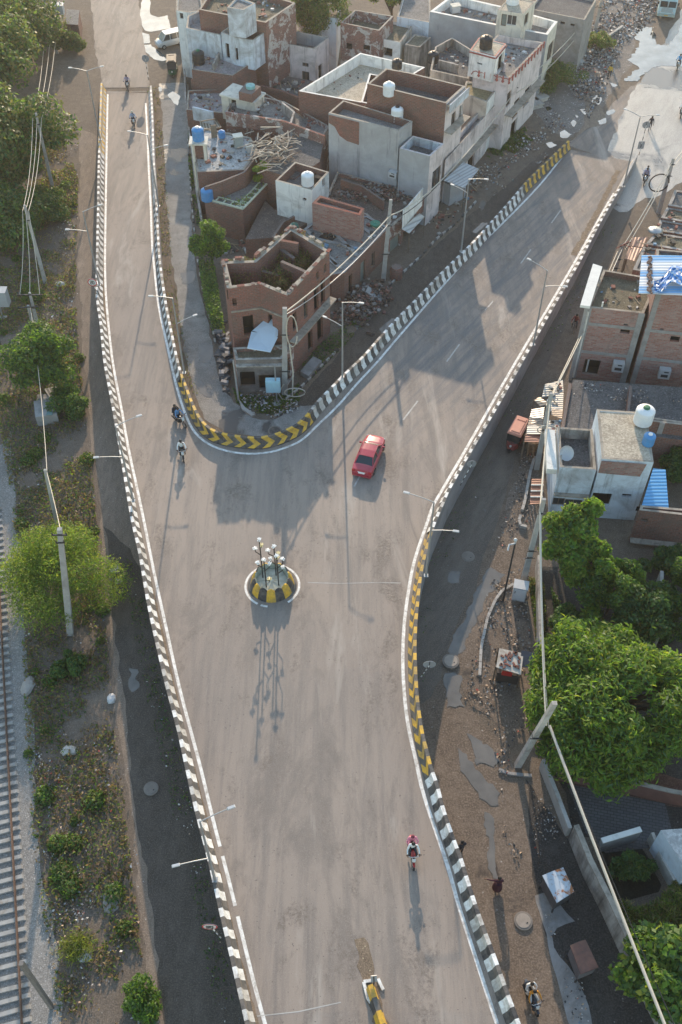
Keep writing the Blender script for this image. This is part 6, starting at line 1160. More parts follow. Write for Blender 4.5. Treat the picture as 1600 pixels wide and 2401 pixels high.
# ------------------------------------------------------------------ water lying about
PUD = 'puddle'
def puddle(lst, m=WATER, z=0.024, rag=0.1, name='puddle'): sheet(name, px(lst), z, m, max(rag, 0.2) if m is MUDWATER else rag, 0.3)
puddle([(333,0),(352,0),(352,34),(372,42),(392,36),(402,68),(372,72),(352,76),(340,72),(328,52),(330,20)]); puddle([(331,106),(352,104),(374,122),(393,138),(384,144),(364,141),(346,126)]); puddle([(333,76),(350,80),(354,102),(335,102)])
puddle([(393,222),(404,214),(421,226),(417,248),(404,240)]); puddle([(372,205),(379,203),(380,214),(373,216)], rag=0.03)
puddle([(1492,68),(1535,64),(1540,102),(1567,108),(1580,86),(1602,58),(1760,20),(1750,160),(1592,158),(1540,153),(1514,166),(1494,194),(1466,190),(1494,158),(1468,142),(1488,124),(1500,98),(1484,92)], rag=0.28, z=0.03)
for q in ([(1386,240),(1396,222),(1411,226),(1414,238),(1404,246)], [(1428,194),(1444,196),(1452,201),(1440,205)], [(1278,252),(1288,249),(1297,255),(1286,260)], [(1362,257),(1376,255),(1384,266),(1372,270)], [(1336,288),(1346,282),(1354,287),(1346,298)], [(1311,310),(1326,305),(1341,316),(1328,324),(1314,322)], [(1280,338),(1294,333),(1308,342),(1292,347)], [(1420,262),(1436,256),(1444,262),(1424,272)], [(1402,284),(1420,276),(1424,288),(1408,294)], [(1348,270),(1356,272),(1350,278)]): puddle(q, rag=0.12)
puddle([(428,640),(455,636),(462,650),(445,668),(424,664)], MUDWATER); puddle([(462,812),(498,806),(506,830),(492,852),(466,846)], MUDWATER); puddle([(450,880),(480,900),(500,935),(480,930),(455,905)], MUDWATER)
puddle([(888,775),(918,745),(938,742),(946,755),(905,790)], MUDWATER, 0.03); puddle([(1108,545),(1128,522),(1144,524),(1122,548)], MUDWATER, 0.03); puddle([(1121,486),(1134,470),(1142,478),(1130,498)], MUDWATER, 0.03)
puddle([(1153,1333),(1180,1348),(1153,1386),(1141,1400),(1122,1448),(1099,1497),(1094,1520),(1076,1543),(1057,1534),(1054,1520),(1076,1463),(1118,1390)], MUDWATER, 0.03); puddle([(1046,1582),(1082,1580),(1090,1655),(1044,1660)], MUDWATER, 0.03)
puddle([(1099,1722),(1127,1738),(1161,1752),(1172,1780),(1153,1796),(1115,1790)], MUDWATER, 0.03, 0.15); puddle([(1072,1762),(1090,1765),(1116,1802),(1172,1848),(1168,1900),(1150,1890),(1120,1850),(1085,1800)], MUDWATER, 0.028, 0.15)
puddle([(1132,1900),(1150,1905),(1158,1990),(1172,2060),(1160,2062),(1142,1980)], MUDWATER, 0.028, 0.1); puddle([(300,1560),(322,1566),(324,1620),(306,1630)], MUDWATER, 0.02)
puddle([(1060,1340),(1078,1345),(1074,1366),(1052,1362)], MUDWATER, 0.03, 0.08); puddle([(1134,1198),(1142,1197),(1148,1206),(1140,1209)], MUDWATER, 0.03, 0.03)
sheet('trodden_ground', px([(1250,260),(1290,180),(1350,110),(1400,50),(1440,-10),(1560,-10),(1530,60),(1490,80),(1480,150),(1440,210),(1400,270),(1340,325),(1300,310)]), 0.006, RUBBISH_G, 0.2, 0.8)
sheet('sand_bank', px([(1372,225),(1398,210),(1412,250),(1425,290),(1380,300),(1340,330),(1370,290)]), 0.018, TRACK, 0.15, 0.6)

# ------------------------------------------------------------------ vehicles
TYRE = plain('tyre rubber', (0.022, 0.022, 0.022), 0.85, 0.2, 8, obj=True); RIMM = plain('wheel rim', (0.45, 0.45, 0.46), 0.35, 0.08, 4, metal=0.7, obj=True); CHROME = plain('bright metal', (0.6, 0.6, 0.6), 0.25, 0.05, 4, metal=0.8, obj=True)
CGLASS = plain('car glass', (0.02, 0.028, 0.034), 0.06, 0.1, 1, obj=True, spec=0.8); LIGHTW = plain('headlamp', (0.55, 0.55, 0.53), 0.15, 0.04, obj=True); LIGHTR = plain('tail lamp', (0.4, 0.02, 0.02), 0.2, 0.05, obj=True); PLATE = plain('number plate', (0.8, 0.8, 0.78), 0.5, 0.04, obj=True)
DKP = plain('black plastic', (0.025, 0.025, 0.028), 0.5, 0.15, 6, obj=True)
def paint(n, c, r=0.28): return plain(n, c, r, 0.06, 2, obj=True, coat=0.5)
def lthing(name, label, cat, loc, rz, group=None):
    o = thing(name, label, cat, loc, group); o.rotation_euler = (0, 0, rz); ORI[o.name] = (0, 0, 0); return o
def heading(a, b): return math.atan2(-(b[0] - a[0]), b[1] - a[1])       # turn that points local +y from a to b
def wheel(root, c, r, w, rim=0.62):
    def ringpts(rr, x): return [(c[0] + x, c[1] + math.cos(2 * math.pi * i / 16) * rr, c[2] + math.sin(2 * math.pi * i / 16) * rr) for i in range(16)]
    t = M(); prof = [(r * rim, -w / 2), (r * 0.93, -w / 2), (r, -w / 4), (r, w / 4), (r * 0.93, w / 2), (r * rim, w / 2)]; R = [ringpts(*p) for p in prof]
    for k in range(5): t.add(R[k] + R[k + 1], [(i, (i + 1) % 16, 16 + (i + 1) % 16, 16 + i) for i in range(16)], 0, True)
    o = t.build('wheel', TYRE, root); d = M()
    for x in (-w * 0.42, w * 0.42): d.add(ringpts(r * rim, x), [tuple(range(16))])
    d.build('rim', RIMM, o); return o
def sedan(label, loc, rz, body):
    t = lthing('car', label, 'car', loc, rz); b = M(); st = [(-2.18, .74, .62, .42, .80), (-2.1, .80, .80, .30, .98), (-1.6, .84, .84, .24, 1.03), (-0.6, .85, .85, .22, .99), (0.6, .85, .85, .22, .96), (1.2, .84, .83, .24, .92), (1.85, .80, .76, .28, .80), (2.12, .72, .64, .34, .66), (2.2, .6, .5, .40, .56)]
    rows = []
    for y, w1, w2, z0, z1 in st:
        h = [(w1 * .86, z0), (w1, z0 + .12), (w1, (z0 + z1) / 2), (w2 * .985, z1 - .07), (w2 * .90, z1), (w2 * .45, z1 + .025), (0, z1 + .03)]; rows.append([(x, y, z) for x, z in h] + [(-x, y, z) for x, z in h[:-1]][::-1])
    n = len(rows[0])
    for a, c in zip(rows, rows[1:]): b.add(a + c, [(i, i + 1, n + i + 1, n + i) for i in range(n - 1)], 0, True)
    b.add(rows[0], [tuple(range(n))]); b.add(rows[-1], [tuple(range(n))[::-1]]); bo = b.build('body', body, t)
    A = [(.70, 1.02, .95), (.70, -1.52, 1.01)]; rf = [(.56, .36, 1.42), (.57, -.30, 1.455), (.55, -.95, 1.42)]
    r = M(); g = rf; xs = (-1, -.5, 0, .5, 1)
    for a, c in zip(g, g[1:]):
        for u, v in zip(xs, xs[1:]): r.quad((a[0] * u, a[1], a[2] + .03 * (1 - u * u)), (a[0] * v, a[1], a[2] + .03 * (1 - v * v)), (c[0] * v, c[1], c[2] + .03 * (1 - v * v)), (c[0] * u, c[1], c[2] + .03 * (1 - u * u)))
    r.sm = [True] * len(r.f)
    for s in (-1, 1):
        for p, q in (((s * .73, 1.03, .94), (s * .57, .37, 1.42)), ((s * .73, -1.55, 1.0), (s * .56, -.96, 1.42)), ((s * .77, -.28, .97), (s * .585, -.30, 1.44)), ((s * .57, .38, 1.42), (s * .575, -.3, 1.45)), ((s * .575, -.3, 1.45), (s * .56, -.97, 1.42))): r.beam(p, q, .06, .06)
    r.build('roof', body, t)
    w = M(); w.quad((-.71, 1.04, .94), (.71, 1.04, .94), (.555, .37, 1.42), (-.555, .37, 1.42)); w.build('windscreen', CGLASS, t)
    w = M(); w.quad((.69, -1.56, 1.0), (-.69, -1.56, 1.0), (-.545, -.97, 1.42), (.545, -.97, 1.42)); w.build('rear_window', CGLASS, t)
    for s in (-1, 1):
        w = M(); w.add([(s * .745, .95, .95), (s * .765, -.25, .96), (s * .58, -.27, 1.43), (s * .575, .33, 1.40)], [(0, 1, 2, 3)]); w.build('side_window', CGLASS, t)
        w = M(); w.add([(s * .765, -.31, .96), (s * .745, -1.4, .99), (s * .56, -.93, 1.40), (s * .58, -.31, 1.43)], [(0, 1, 2, 3)]); w.build('side_window', CGLASS, t)
        m = M(); m.box((s * .93, .78, 1.0), (.2, .1, .13)); m.build('mirror', body, t)
        m = M(); m.box((s * .60, 1.98, .64), (.26, .16, .10), -s * .35); m.build('headlight', LIGHTW, t); m = M(); m.box((s * .66, -2.12, .86), (.24, .1, .17)); m.build('tail_light', LIGHTR, t)
        for y in (1.35, -1.33): wheel(t, (s * .78, y, .31), .31, .2)
    m = M(); m.box((0, -2.2, .84), (.62, .02, .05)); m.box((0, -2.205, .74), (.5, .02, .12)); m.build('number_plate', PLATE, t)
    m = M(); m.box((0, -2.17, .45), (1.5, .12, .2)); m.build('bumper', body, t); return t
def grp(px0, py0, dz=0.0): return PR(px0, py0, dz)
a, b = PR(852, 1111), PR(879, 1047); c = tuple((a[i] + b[i]) / 2 for i in range(3)); sedan('red saloon car on the junction seen from behind', c, heading(a, b), paint('red car paint', (0.36, 0.035, 0.055)))
def van(label, loc, rz):
    t = lthing('van', label, 'van', loc, rz); body = paint('silver van paint', (0.52, 0.53, 0.53)); st = [(-1.82, .70, .45, 1.0), (-1.7, .76, .28, 1.08), (0.9, .76, .26, 1.04), (1.55, .74, .28, .92), (1.85, .62, .36, .74)]; rows = []; b = M()
    for y, w, z0, z1 in st:
        h = [(w * .9, z0), (w, z0 + .12), (w, z1 - .06), (w * .93, z1), (0, z1 + .02)]; rows.append([(x, y, z) for x, z in h] + [(-x, y, z) for x, z in h[:-1]][::-1])
    n = 9
    for p, q in zip(rows, rows[1:]): b.add(p + q, [(i, i + 1, n + i + 1, n + i) for i in range(n - 1)], 0, True)
    b.add(rows[0], [tuple(range(n))]); b.add(rows[-1], [tuple(range(n))[::-1]]); b.build('body', body, t)
    r = M(); r.prism([(.62, .75), (.64, -.5), (.60, -1.62), (-.60, -1.62), (-.64, -.5), (-.62, .75)], 1.70, 1.78, bottom=True)
    for s in (-1, 1):
        for y0, y1 in ((1.25, .72), (.15, .15), (-.8, -.8), (-1.72, -1.6)): r.beam((s * .73, y0, 1.04), (s * .61, y1, 1.71), .07, .08)
    r.build('roof', body, t); w = M(); w.quad((-.71, 1.3, 1.0), (.71, 1.3, 1.0), (.6, .76, 1.7), (-.6, .76, 1.7)); w.build('windscreen', CGLASS, t); w = M(); w.quad((.7, -1.75, 1.05), (-.7, -1.75, 1.05), (-.58, -1.63, 1.7), (.58, -1.63, 1.7)); w.build('rear_window', CGLASS, t)
    for s in (-1, 1):
        for y0, y1, y2, y3 in ((1.15, .2, .2, .7), (.1, -.75, -.75, .1), (-.85, -1.66, -1.56, -.85)): w = M(); w.add([(s * .735, y0, 1.06), (s * .735, y1, 1.06), (s * .625, y2, 1.68), (s * .625, y3, 1.68)], [(0, 1, 2, 3)]); w.build('side_window', CGLASS, t)
        m = M(); m.box((s * .55, 1.74, .72), (.25, .2, .14), -s * .3); m.build('headlight', LIGHTW, t)
        for y in (1.15, -1.15): wheel(t, (s * .7, y, .29), .29, .18)
    return t
a, b = P(424, 100), P(376, 112); c = tuple((a[i] + b[i]) / 2 for i in range(3)); van('silver van parked in the wet lane below the white house', c, heading(a, b))
def rickshaw(label, loc, rz, canopy, body, flat=True):
    t = lthing('auto_rickshaw', label, 'auto rickshaw', loc, rz); wheel(t, (0, 1.22, .24), .24, .1)
    for s in (-1, 1): wheel(t, (s * .55, -.85, .24), .24, .12)
    m = M(); m.box((0, -.55, .45), (1.12, 1.5, .35)); m.box((0, .45, .36), (1.0, .8, .1)); m.prism([(-.5, .85), (.5, .85), (.28, 1.25), (-.28, 1.25)], .36, .95, bottom=True); m.build('body', body, t)
    m = M(); m.box((0, -1.2, .95), (1.1, .1, .7)); m.box((0, -.95, .68), (1.05, .5, .14)); m.box((0, .1, .62), (.9, .4, .12)); m.build('seat', DKP, t)
    m = M()
    for s in (-1, 1):
        for y in (-1.25, -.2, .78): m.beam((s * .53, y, .6), (s * .53, y, 1.72), .05, .05)
    m.build('frame', STEELD, t)
    r = M(); o_ = [(-.6, -1.42), (.6, -1.42), (.6, .85), (-.6, .85)]; r.prism(o_, 1.66, 1.78, bottom=True); r.prism([(-.5, -1.32), (.5, -1.32), (.5, .72), (-.5, .72)], 1.78, 1.84); r.prism([(-.36, -.75), (.36, -.75), (.36, .55), (-.36, .55)], 1.84, 1.89); r.prism([(-.36, -1.22), (.36, -1.22), (.36, -.9), (-.36, -.9)], 1.84, 1.89); r.build('canopy', canopy, t)
    w = M(); w.quad((-.5, .9, .98), (.5, .9, .98), (.55, .8, 1.66), (-.55, .8, 1.66)); w.beam((-.52, .9, .95), (.52, .9, .95), .06, .06, 1); w.build('windscreen', [CGLASS, STEELD], t)
    m = M(); m.ball((0, 1.3, .82), .11); m.build('headlight', LIGHTW, t); m = M(); m.tube([(-.35, .98, .98), (0, 1.08, 1.0), (.35, .98, .98)], .03, 6); m.tube([(0, 1.08, 1.0), (0, 1.22, .3)], .04, 6); m.build('handlebar', STEELD, t); return t
a, b = P(1218, 1020), P(1197, 1058); c = tuple((a[i] + b[i]) / 2 for i in range(3)); rickshaw('electric rickshaw with a faded red canopy on the right service road', c, heading(a, b), plain('faded red canopy', (0.60, 0.27, 0.19), 0.6, 0.12, 2, obj=True), plain('dark red panel', (0.25, 0.05, 0.05), 0.5, 0.1, obj=True))
rickshaw('green auto rickshaw with a black hood parked in the shaded lane', P(406, 172), math.pi + 0.1, plain('black hood', (0.03, 0.032, 0.034), 0.6, 0.2, 3, obj=True), plain('green panel', (0.02, 0.10, 0.05), 0.4, 0.1, obj=True))
def truck(label, loc, rz):
    t = lthing('truck', label, 'truck', loc, rz); cab_ = plain('pale blue truck cab', (0.42, 0.56, 0.60), 0.5, 0.1, 2, obj=True, dirt=(0.25, 0.25, 0.24)); m = M(); m.box((0, 2.6, 1.55), (2.3, 1.7, 1.9)); m.box((0, 2.55, 2.62), (2.2, 1.5, .28)); m.build('cab', cab_, t)
    for s in (-1, 1): w = M(); w.box((s * .55, 3.47, 2.0), (.95, .03, .75)); w.build('windscreen', CGLASS, t)
    m = M(); m.box((0, 3.47, 1.2), (1.5, .06, .5)); m.build('grille', plain('truck grille', (0.3, 0.36, 0.38), 0.5, 0.2, 6, obj=True), t); m = M(); m.box((0, 3.52, .62), (2.35, .2, .32)); m.box((0, 3.63, .62), (.5, .02, .14), 0, 1); m.build('bumper', [plain('truck bumper', (0.30, 0.36, 0.34), 0.5, 0.1, obj=True), YELLOW], t)
    for s in (-1, 1): m = M(); m.ball((s * .8, 3.5, .98), .13); m.build('headlight', LIGHTW, t); m = M(); m.box((s * 1.3, 3.4, 2.1), (.22, .06, .36)); m.build('mirror', DKP, t)
    m = M(); m.box((0, -1.2, 1.05), (2.4, 5.6, .15))
    for s in (-1, 1): m.box((s * 1.18, -1.2, 1.65), (.08, 5.6, 1.1))
    m.box((0, 1.55, 1.85), (2.4, .08, 1.5)); m.box((0, -3.96, 1.65), (2.4, .08, 1.1)); m.build('load_body', plain('truck body', (0.22, 0.25, 0.26), 0.7, 0.2, 2, obj=True), t)
    m = M(); m.box((0, -.6, .75), (.9, 7.0, .25)); m.build('chassis', DKP, t)
    for y in (2.5, -2.6):
        for s in (-1, 1): wheel(t, (s * 1.0, y, .5), .5, .3)
    return t
a = P(1552, 48); b = P(1530, 70); truck('pale blue truck facing the puddle at the top right corner', (a[0] + 1.2, a[1] + 3.6, 0), heading((0, 0), (-0.22, -1)))

def motorcycle(label, loc, rz, tank, scooter=False, lean=0.0):
    t = lthing('motorcycle', label, 'motorcycle', loc, rz, 'motorcycles on the roads'); t.rotation_euler = (0, lean, rz); wheel(t, (0, .65, .3), .3, .09, .7); wheel(t, (0, -.62, .3), .3, .11, .66)
    m = M(); m.tube([(0, .45, .88), (0, .1, .62), (0, -.3, .55), (0, -.62, .34)], [.05, .06, .06, .04], 6); m.tube([(0, .42, .9), (0, .2, .42), (0, -.2, .36)], .035, 6); m.box((0, .02, .42), (.26, .38, .3)); m.tube([(.16, .1, .3), (.18, -.3, .3), (.2, -.85, .42)], [.04, .05, .055], 6); m.build('frame', STEELD, t)
    m = M(); m.ball((0, .18, .80), .2, sx=.75, sy=1.5, sz=.7)
    if scooter: m.prism([(-.22, .5), (.22, .5), (.16, .6), (-.16, .6)], .3, 1.0, bottom=True); m.box((0, -.5, .6), (.36, .7, .35)); m.box((0, .15, .32), (.34, .6, .06))
    m.build('fuel_tank', tank, t); m = M(); m.box((0, -.4, .80), (.27, .8, .1)); m.build('seat', DKP, t); m = M(); m.box((0, .66, .62), (.13, .42, .04)); m.build('mudguard', tank, t); m = M(); m.box((0, -.86, .66), (.16, .3, .06), rx=.3); m.build('mudguard', tank, t)
    m = M()
    for s in (-1, 1): m.tube([(s * .07, .65, .3), (s * .07, .47, .95)], .026, 6)
    m.tube([(-.36, .34, 1.04), (-.2, .45, 1.02), (.2, .45, 1.02), (.36, .34, 1.04)], .02, 6); m.build('handlebar', CHROME, t)
    m = M(); m.ball((0, .6, .88), .12, sy=.8); m.box((0, .58, 1.0), (.2, .06, .14), rx=-.4); m.build('headlight', LIGHTW, t)
    for s in (-1, 1): m = M(); m.tube([(s * .3, .38, 1.03), (s * .38, .42, 1.2)], .012, 5); m.box((s * .38, .42, 1.22), (.12, .03, .07)); m.build('mirror', DKP, t)
    return t
# ------------------------------------------------------------------ people
SKIN = plain('skin', (0.20, 0.11, 0.07), 0.6, 0.08, obj=True); HAIR = plain('black hair', (0.012, 0.010, 0.010), 0.6, 0.1, obj=True); SHOE = plain('dark shoes', (0.03, 0.026, 0.024), 0.6, 0.1, obj=True)
def person(label, loc, rz, pose, shirt, trousers, hair=HAIR, skirt=None, scale=1.0, mirror=False, lift=0.0, fwd=0.0):
    ride = pose in ('ride', 'pillion', 'cycle')
    J = {}; 
    if ride:
        yb = {'ride': -0.22, 'pillion': -0.62, 'cycle': -.2}[pose]; zp = {'ride': .95, 'pillion': .98, 'cycle': 1.0}[pose]
        J = {'pel': ((0, yb, zp), .15), 'wai': ((0, yb + .04, zp + .2), .14), 'che': ((0, yb + .10, zp + .43), .165), 'nec': ((0, yb + .14, zp + .60), .06), 'hea': ((0, yb + .18, zp + .72), .10), 'top': ((0, yb + .18, zp + .83), .075), 'nos': ((0, yb + .28, zp + .72), .025)}
        for s, n in ((-1, 'L'), (1, 'R')):
            hx, hy, hz = (.34, .30, 1.06) if pose != 'pillion' else (.20, yb + .42, zp + .12)
            J['sho' + n] = ((s * .19, yb + .10, zp + .48), .075); J['elb' + n] = ((s * .33, (yb + .1 + hy) / 2 - .02, (zp + .48 + hz) / 2 - .09), .05); J['wri' + n] = ((s * hx, hy, hz), .036); J['han' + n] = ((s * hx, hy + .08, hz - .01), .04); J['fin' + n] = ((s * hx, hy + .15, hz - .04), .025); J['thu' + n] = ((s * (hx - .05), hy + .10, hz + .0), .018)
            J['hip' + n] = ((s * .11, yb + .02, zp - .03), .10); J['kne' + n] = ((s * .22, yb + .46, zp - .14), .07); J['ank' + n] = ((s * .20, yb + .22, .40), .045); J['toe' + n] = ((s * .21, yb + .42, .36), .04)
    else:
        w = 1.0 if pose == 'walk' else 0.0
        J = {'pel': ((0, 0, .93), .14), 'wai': ((0, 0, 1.10), .13), 'che': ((0, .02, 1.32), .16), 'nec': ((0, .03, 1.48), .06), 'hea': ((0, .05, 1.60), .10), 'top': ((0, .05, 1.70), .075), 'nos': ((0, .15, 1.60), .025)}
        for s, n in ((-1, 'L'), (1, 'R')):
            f = s * w * (-1 if mirror else 1)
            J['sho' + n] = ((s * .19, .01, 1.38), .075); J['elb' + n] = ((s * .27, -.12 * f, 1.12), .05); J['wri' + n] = ((s * .29, -.20 * f + .06, .90), .036); J['han' + n] = ((s * .29, -.23 * f + .08, .83), .04); J['fin' + n] = ((s * .28, -.24 * f + .09, .75), .025); J['thu' + n] = ((s * .25, -.2 * f + .12, .83), .018)
            if pose == 'reach' and s < 0: J['elb' + n] = ((-.45, .10, 1.30), .05); J['wri' + n] = ((-.72, .2, 1.33), .036); J['han' + n] = ((-.80, .22, 1.33), .04); J['fin' + n] = ((-.88, .24, 1.32), .025); J['thu' + n] = ((-.80, .28, 1.36), .018)
            J['hip' + n] = ((s * .10, 0, .90), .10); J['kne' + n] = ((s * .11, .18 * f + .05, .50), .068); J['ank' + n] = ((s * .11, .26 * f - (.1 if f < 0 else 0), .08), .045); J['toe' + n] = ((s * .12, .26 * f + .17, .04), .04)
    E_ = [('pel', 'wai'), ('wai', 'che'), ('che', 'nec'), ('nec', 'hea'), ('hea', 'top'), ('hea', 'nos')]
    for n in 'LR': E_ += [('che', 'sho' + n), ('sho' + n, 'elb' + n), ('elb' + n, 'wri' + n), ('wri' + n, 'han' + n), ('han' + n, 'fin' + n), ('han' + n, 'thu' + n), ('pel', 'hip' + n), ('hip' + n, 'kne' + n), ('kne' + n, 'ank' + n), ('ank' + n, 'toe' + n)]
    ks = list(J); me = bpy.data.meshes.new('body'); me.from_pydata([tuple(c * scale for c in J[k][0]) for k in ks], [(ks.index(a), ks.index(b)) for a, b in E_], []); tmp = bpy.data.objects.new('body_tmp', me); COL.objects.link(tmp)
    md = tmp.modifiers.new('skin', 'SKIN'); md.use_smooth_shade = True
    for i, k in enumerate(ks): me.skin_vertices[0].data[i].radius = (J[k][1] * scale, J[k][1] * scale * (0.8 if k in ('che', 'wai', 'pel') else 1)); me.skin_vertices[0].data[i].use_root = (k == 'pel')
    sb = tmp.modifiers.new('sub', 'SUBSURF'); sb.levels = 1; sb.render_levels = 1
    dg = bpy.context.evaluated_depsgraph_get(); nm = bpy.data.meshes.new_from_object(tmp.evaluated_get(dg)); bpy.data.objects.remove(tmp)
    for q in (shirt, trousers, SKIN, SHOE): nm.materials.append(q) if True else None
    while len(nm.materials) > 4: nm.materials.pop(index=0)
    zone = {}
    for a, b in E_:
        key = a if a[:3] in ('hip', 'kne', 'ank', 'sho', 'elb', 'wri', 'han') else b
        zone[(a, b)] = 1 if a[:3] in ('hip', 'kne') or b[:3] == 'hip' else 3 if a[:3] == 'ank' else 2 if a[:3] in ('wri', 'han', 'nec', 'hea') else 0
    segs = [(Vector(J[a][0]) * scale, Vector(J[b][0]) * scale, z) for (a, b), z in zone.items()]; mi = []
    for p in nm.polygons:
        c = p.center; best = (9, 0)
        for a, b, z in segs:
            d = b - a; tt = max(0, min(1, (c - a).dot(d) / max(1e-9, d.length_squared))); dist = (a + d * tt - c).length
            if dist < best[0]: best = (dist, z)
        mi.append(best[1])
    nm.polygons.foreach_set('material_index', mi); nm.polygons.foreach_set('use_smooth', [True] * len(mi)); nm.name = 'person'
    o = bpy.data.objects.new('person', nm); COL.objects.link(o); ORI[o.name] = (0, 0, 0); o.location = (loc[0] - math.sin(rz) * fwd, loc[1] + math.cos(rz) * fwd, loc[2] + lift); o.rotation_euler = (0, 0, rz); tag(o, label, 'person')
    hd = Vector(J['hea'][0]) * scale; m = M(); m.ball((hd.x, hd.y - .015, hd.z + .035), .118 * scale, n=12, k=7, sz=1.05); h = m.build('hair' if hair is HAIR else 'headwear', hair, o)
    if skirt:
        m = M(); zt = 1.05 * scale; m.lathe((0, 0, 0), [(.2, zt), (.26, .7), (.30, .35), (.31, .22)][::-1], 14); m.build('skirt', skirt, o)
    return o
def cl(n, c): return plain(n, c, 0.8, 0.12, 6, obj=True)
SH_W = cl('white shirt', (0.62, 0.65, 0.66)); SH_B = cl('light blue shirt', (0.30, 0.38, 0.52)); SH_PU = cl('purplish shirt', (0.32, 0.30, 0.42)); SH_BL = cl('blue shirt', (0.10, 0.22, 0.42)); SH_SK = cl('sky blue shirt', (0.12, 0.36, 0.62)); SH_PK = cl('pink dress', (0.62, 0.22, 0.30)); SH_OR = cl('orange shirt', (0.55, 0.24, 0.03)); SH_YE = cl('yellow shirt', (0.55, 0.36, 0.05)); SH_MA = cl('maroon dress', (0.06, 0.018, 0.03)); SH_DK = cl('dark clothes', (0.025, 0.025, 0.035)); SH_RD = cl('dark red shirt', (0.16, 0.035, 0.03))
TR_D = cl('dark trousers', (0.03, 0.034, 0.045)); TR_W = cl('white trousers', (0.55, 0.55, 0.53)); TR_B = cl('blue jeans', (0.05, 0.08, 0.13)); HEL = cl('cream cap', (0.6, 0.55, 0.42))
MB_K = paint('black bike paint', (0.02, 0.022, 0.025)); MB_R = paint('red bike paint', (0.32, 0.02, 0.02)); MB_B = paint('blue bike paint', (0.03, 0.08, 0.2)); MB_S = paint('dark scooter paint', (0.02, 0.03, 0.045))
def rider(fr, bk, blabel, plist, tank, ground=False, **kw):
    f = P(*fr) if ground else PR(*fr); b = P(*bk) if ground else PR(*bk); c = tuple((f[i] + b[i]) / 2 for i in range(3)); rz = heading(b, f); motorcycle(blabel, c, rz, tank, **kw)
    for lab, pose, sh, tr, hr in plist: person(lab, c, rz, pose, sh, tr, hr)
rider((302,219), (300,199), 'black motorcycle farthest away on the left road', [('rider in a purplish shirt on the farthest motorcycle of the left road', 'ride', SH_PU, TR_D, HAIR)], MB_K)
rider((317,305), (313,285), 'dark motorcycle under the far street lamp on the left road', [('rider in a light blue shirt and pale cap on the left road', 'ride', SH_B, TR_D, HEL)], MB_K)
rider((432,1084), (427,1056), 'black motorcycle leaving the left road towards the junction', [('rider in a white shirt heading for the junction from the left road', 'ride', SH_W, TR_D, HAIR)], MB_K)
rider((436,1004), (410,982), 'dark motorcycle turning at the yellow chevrons', [('rider in blue on the turning motorcycle by the yellow chevrons', 'ride', SH_BL, TR_D, HAIR), ('pillion passenger in dark clothes on the turning motorcycle', 'pillion', SH_DK, TR_D, HAIR)], MB_K)
rider((969,2032), (964,1984), 'red motorcycle nearest the photographer on the elevated road', [('rider in a white shirt on the red motorcycle', 'ride', SH_W, TR_D, HAIR), ('pillion passenger in pink behind the rider of the red motorcycle', 'pillion', SH_PK, SH_PK, plain('dark red scarf', (0.16, 0.03, 0.05), 0.8, 0.1, obj=True))], MB_R)
rider((1255,2372), (1236,2322), 'dark scooter at the bottom edge on the muddy road', [('rider in an orange shirt and white trousers on the scooter', 'ride', SH_OR, TR_W, HAIR), ('pillion passenger in white on the scooter at the bottom edge', 'pillion', SH_W, TR_W, HAIR)], MB_S, True, scooter=True)
rider((1508,440), (1514,418), 'black motorcycle on the wet road beside the right barrier', [('rider in a grey shirt on the wet road beside the right barrier', 'ride', SH_PU, TR_D, HAIR), ('pillion passenger in a white top on the wet road', 'pillion', SH_W, TR_D, HAIR)], MB_K, True)
rider((1586,170), (1592,150), 'motorcycle ridden by a person in sky blue at the edge of the big puddle', [('rider in a sky blue shirt beside the big puddle', 'ride', SH_SK, TR_D, HAIR)], MB_K, True)
rider((1594,282), (1600,262), 'motorcycle half cut by the right edge on the wet road', [('rider in black and white cut by the right edge of the photo', 'ride', SH_W, TR_D, HAIR)], MB_K, True)
person('person in dark clothes walking on the wet road past the sign', P(1523, 305), 2.9, 'walk', SH_DK, TR_D)
person('person in a yellow shirt standing in the rubbish field', P(1428, 183), 2.6, 'stand', SH_YE, TR_D)
person('person in a maroon dress on the muddy road, one arm held out', P(1165, 2084), 0.15, 'reach', SH_MA, SH_MA, skirt=SH_MA)
person('person in black close behind the black and white barrier', P(1080, 2000), 0.4, 'stand', SH_DK, SH_DK)
# bicycle with rider by the brick building
a, b = P(1342, 784), P(1349, 764); c = tuple((a[i] + b[i]) / 2 for i in range(3)); rz = heading(b, a); t = lthing('bicycle', 'bicycle ridden past the bare brick building', 'bicycle', c, rz); wheel(t, (0, .52, .33), .33, .04, .88); wheel(t, (0, -.52, .33), .33, .04, .88)
m = M()
for p, q in (((0, -.52, .33), (0, -.12, .85)), ((0, -.52, .33), (0, -.05, .3)), ((0, -.05, .3), (0, -.14, .92)), ((0, -.05, .3), (0, .36, .88)), ((0, -.12, .82), (0, .36, .86)), ((0, .52, .33), (0, .34, 1.0)), ((-.28, .28, 1.02), (.28, .28, 1.02))): m.tube([p, q], .02, 6)
m.build('frame', STEELD, t); m = M(); m.box((0, -.16, .95), (.16, .26, .06)); m.build('saddle', DKP, t); person('rider in a dark red shirt on the bicycle', c, rz, 'cycle', SH_RD, TR_D)
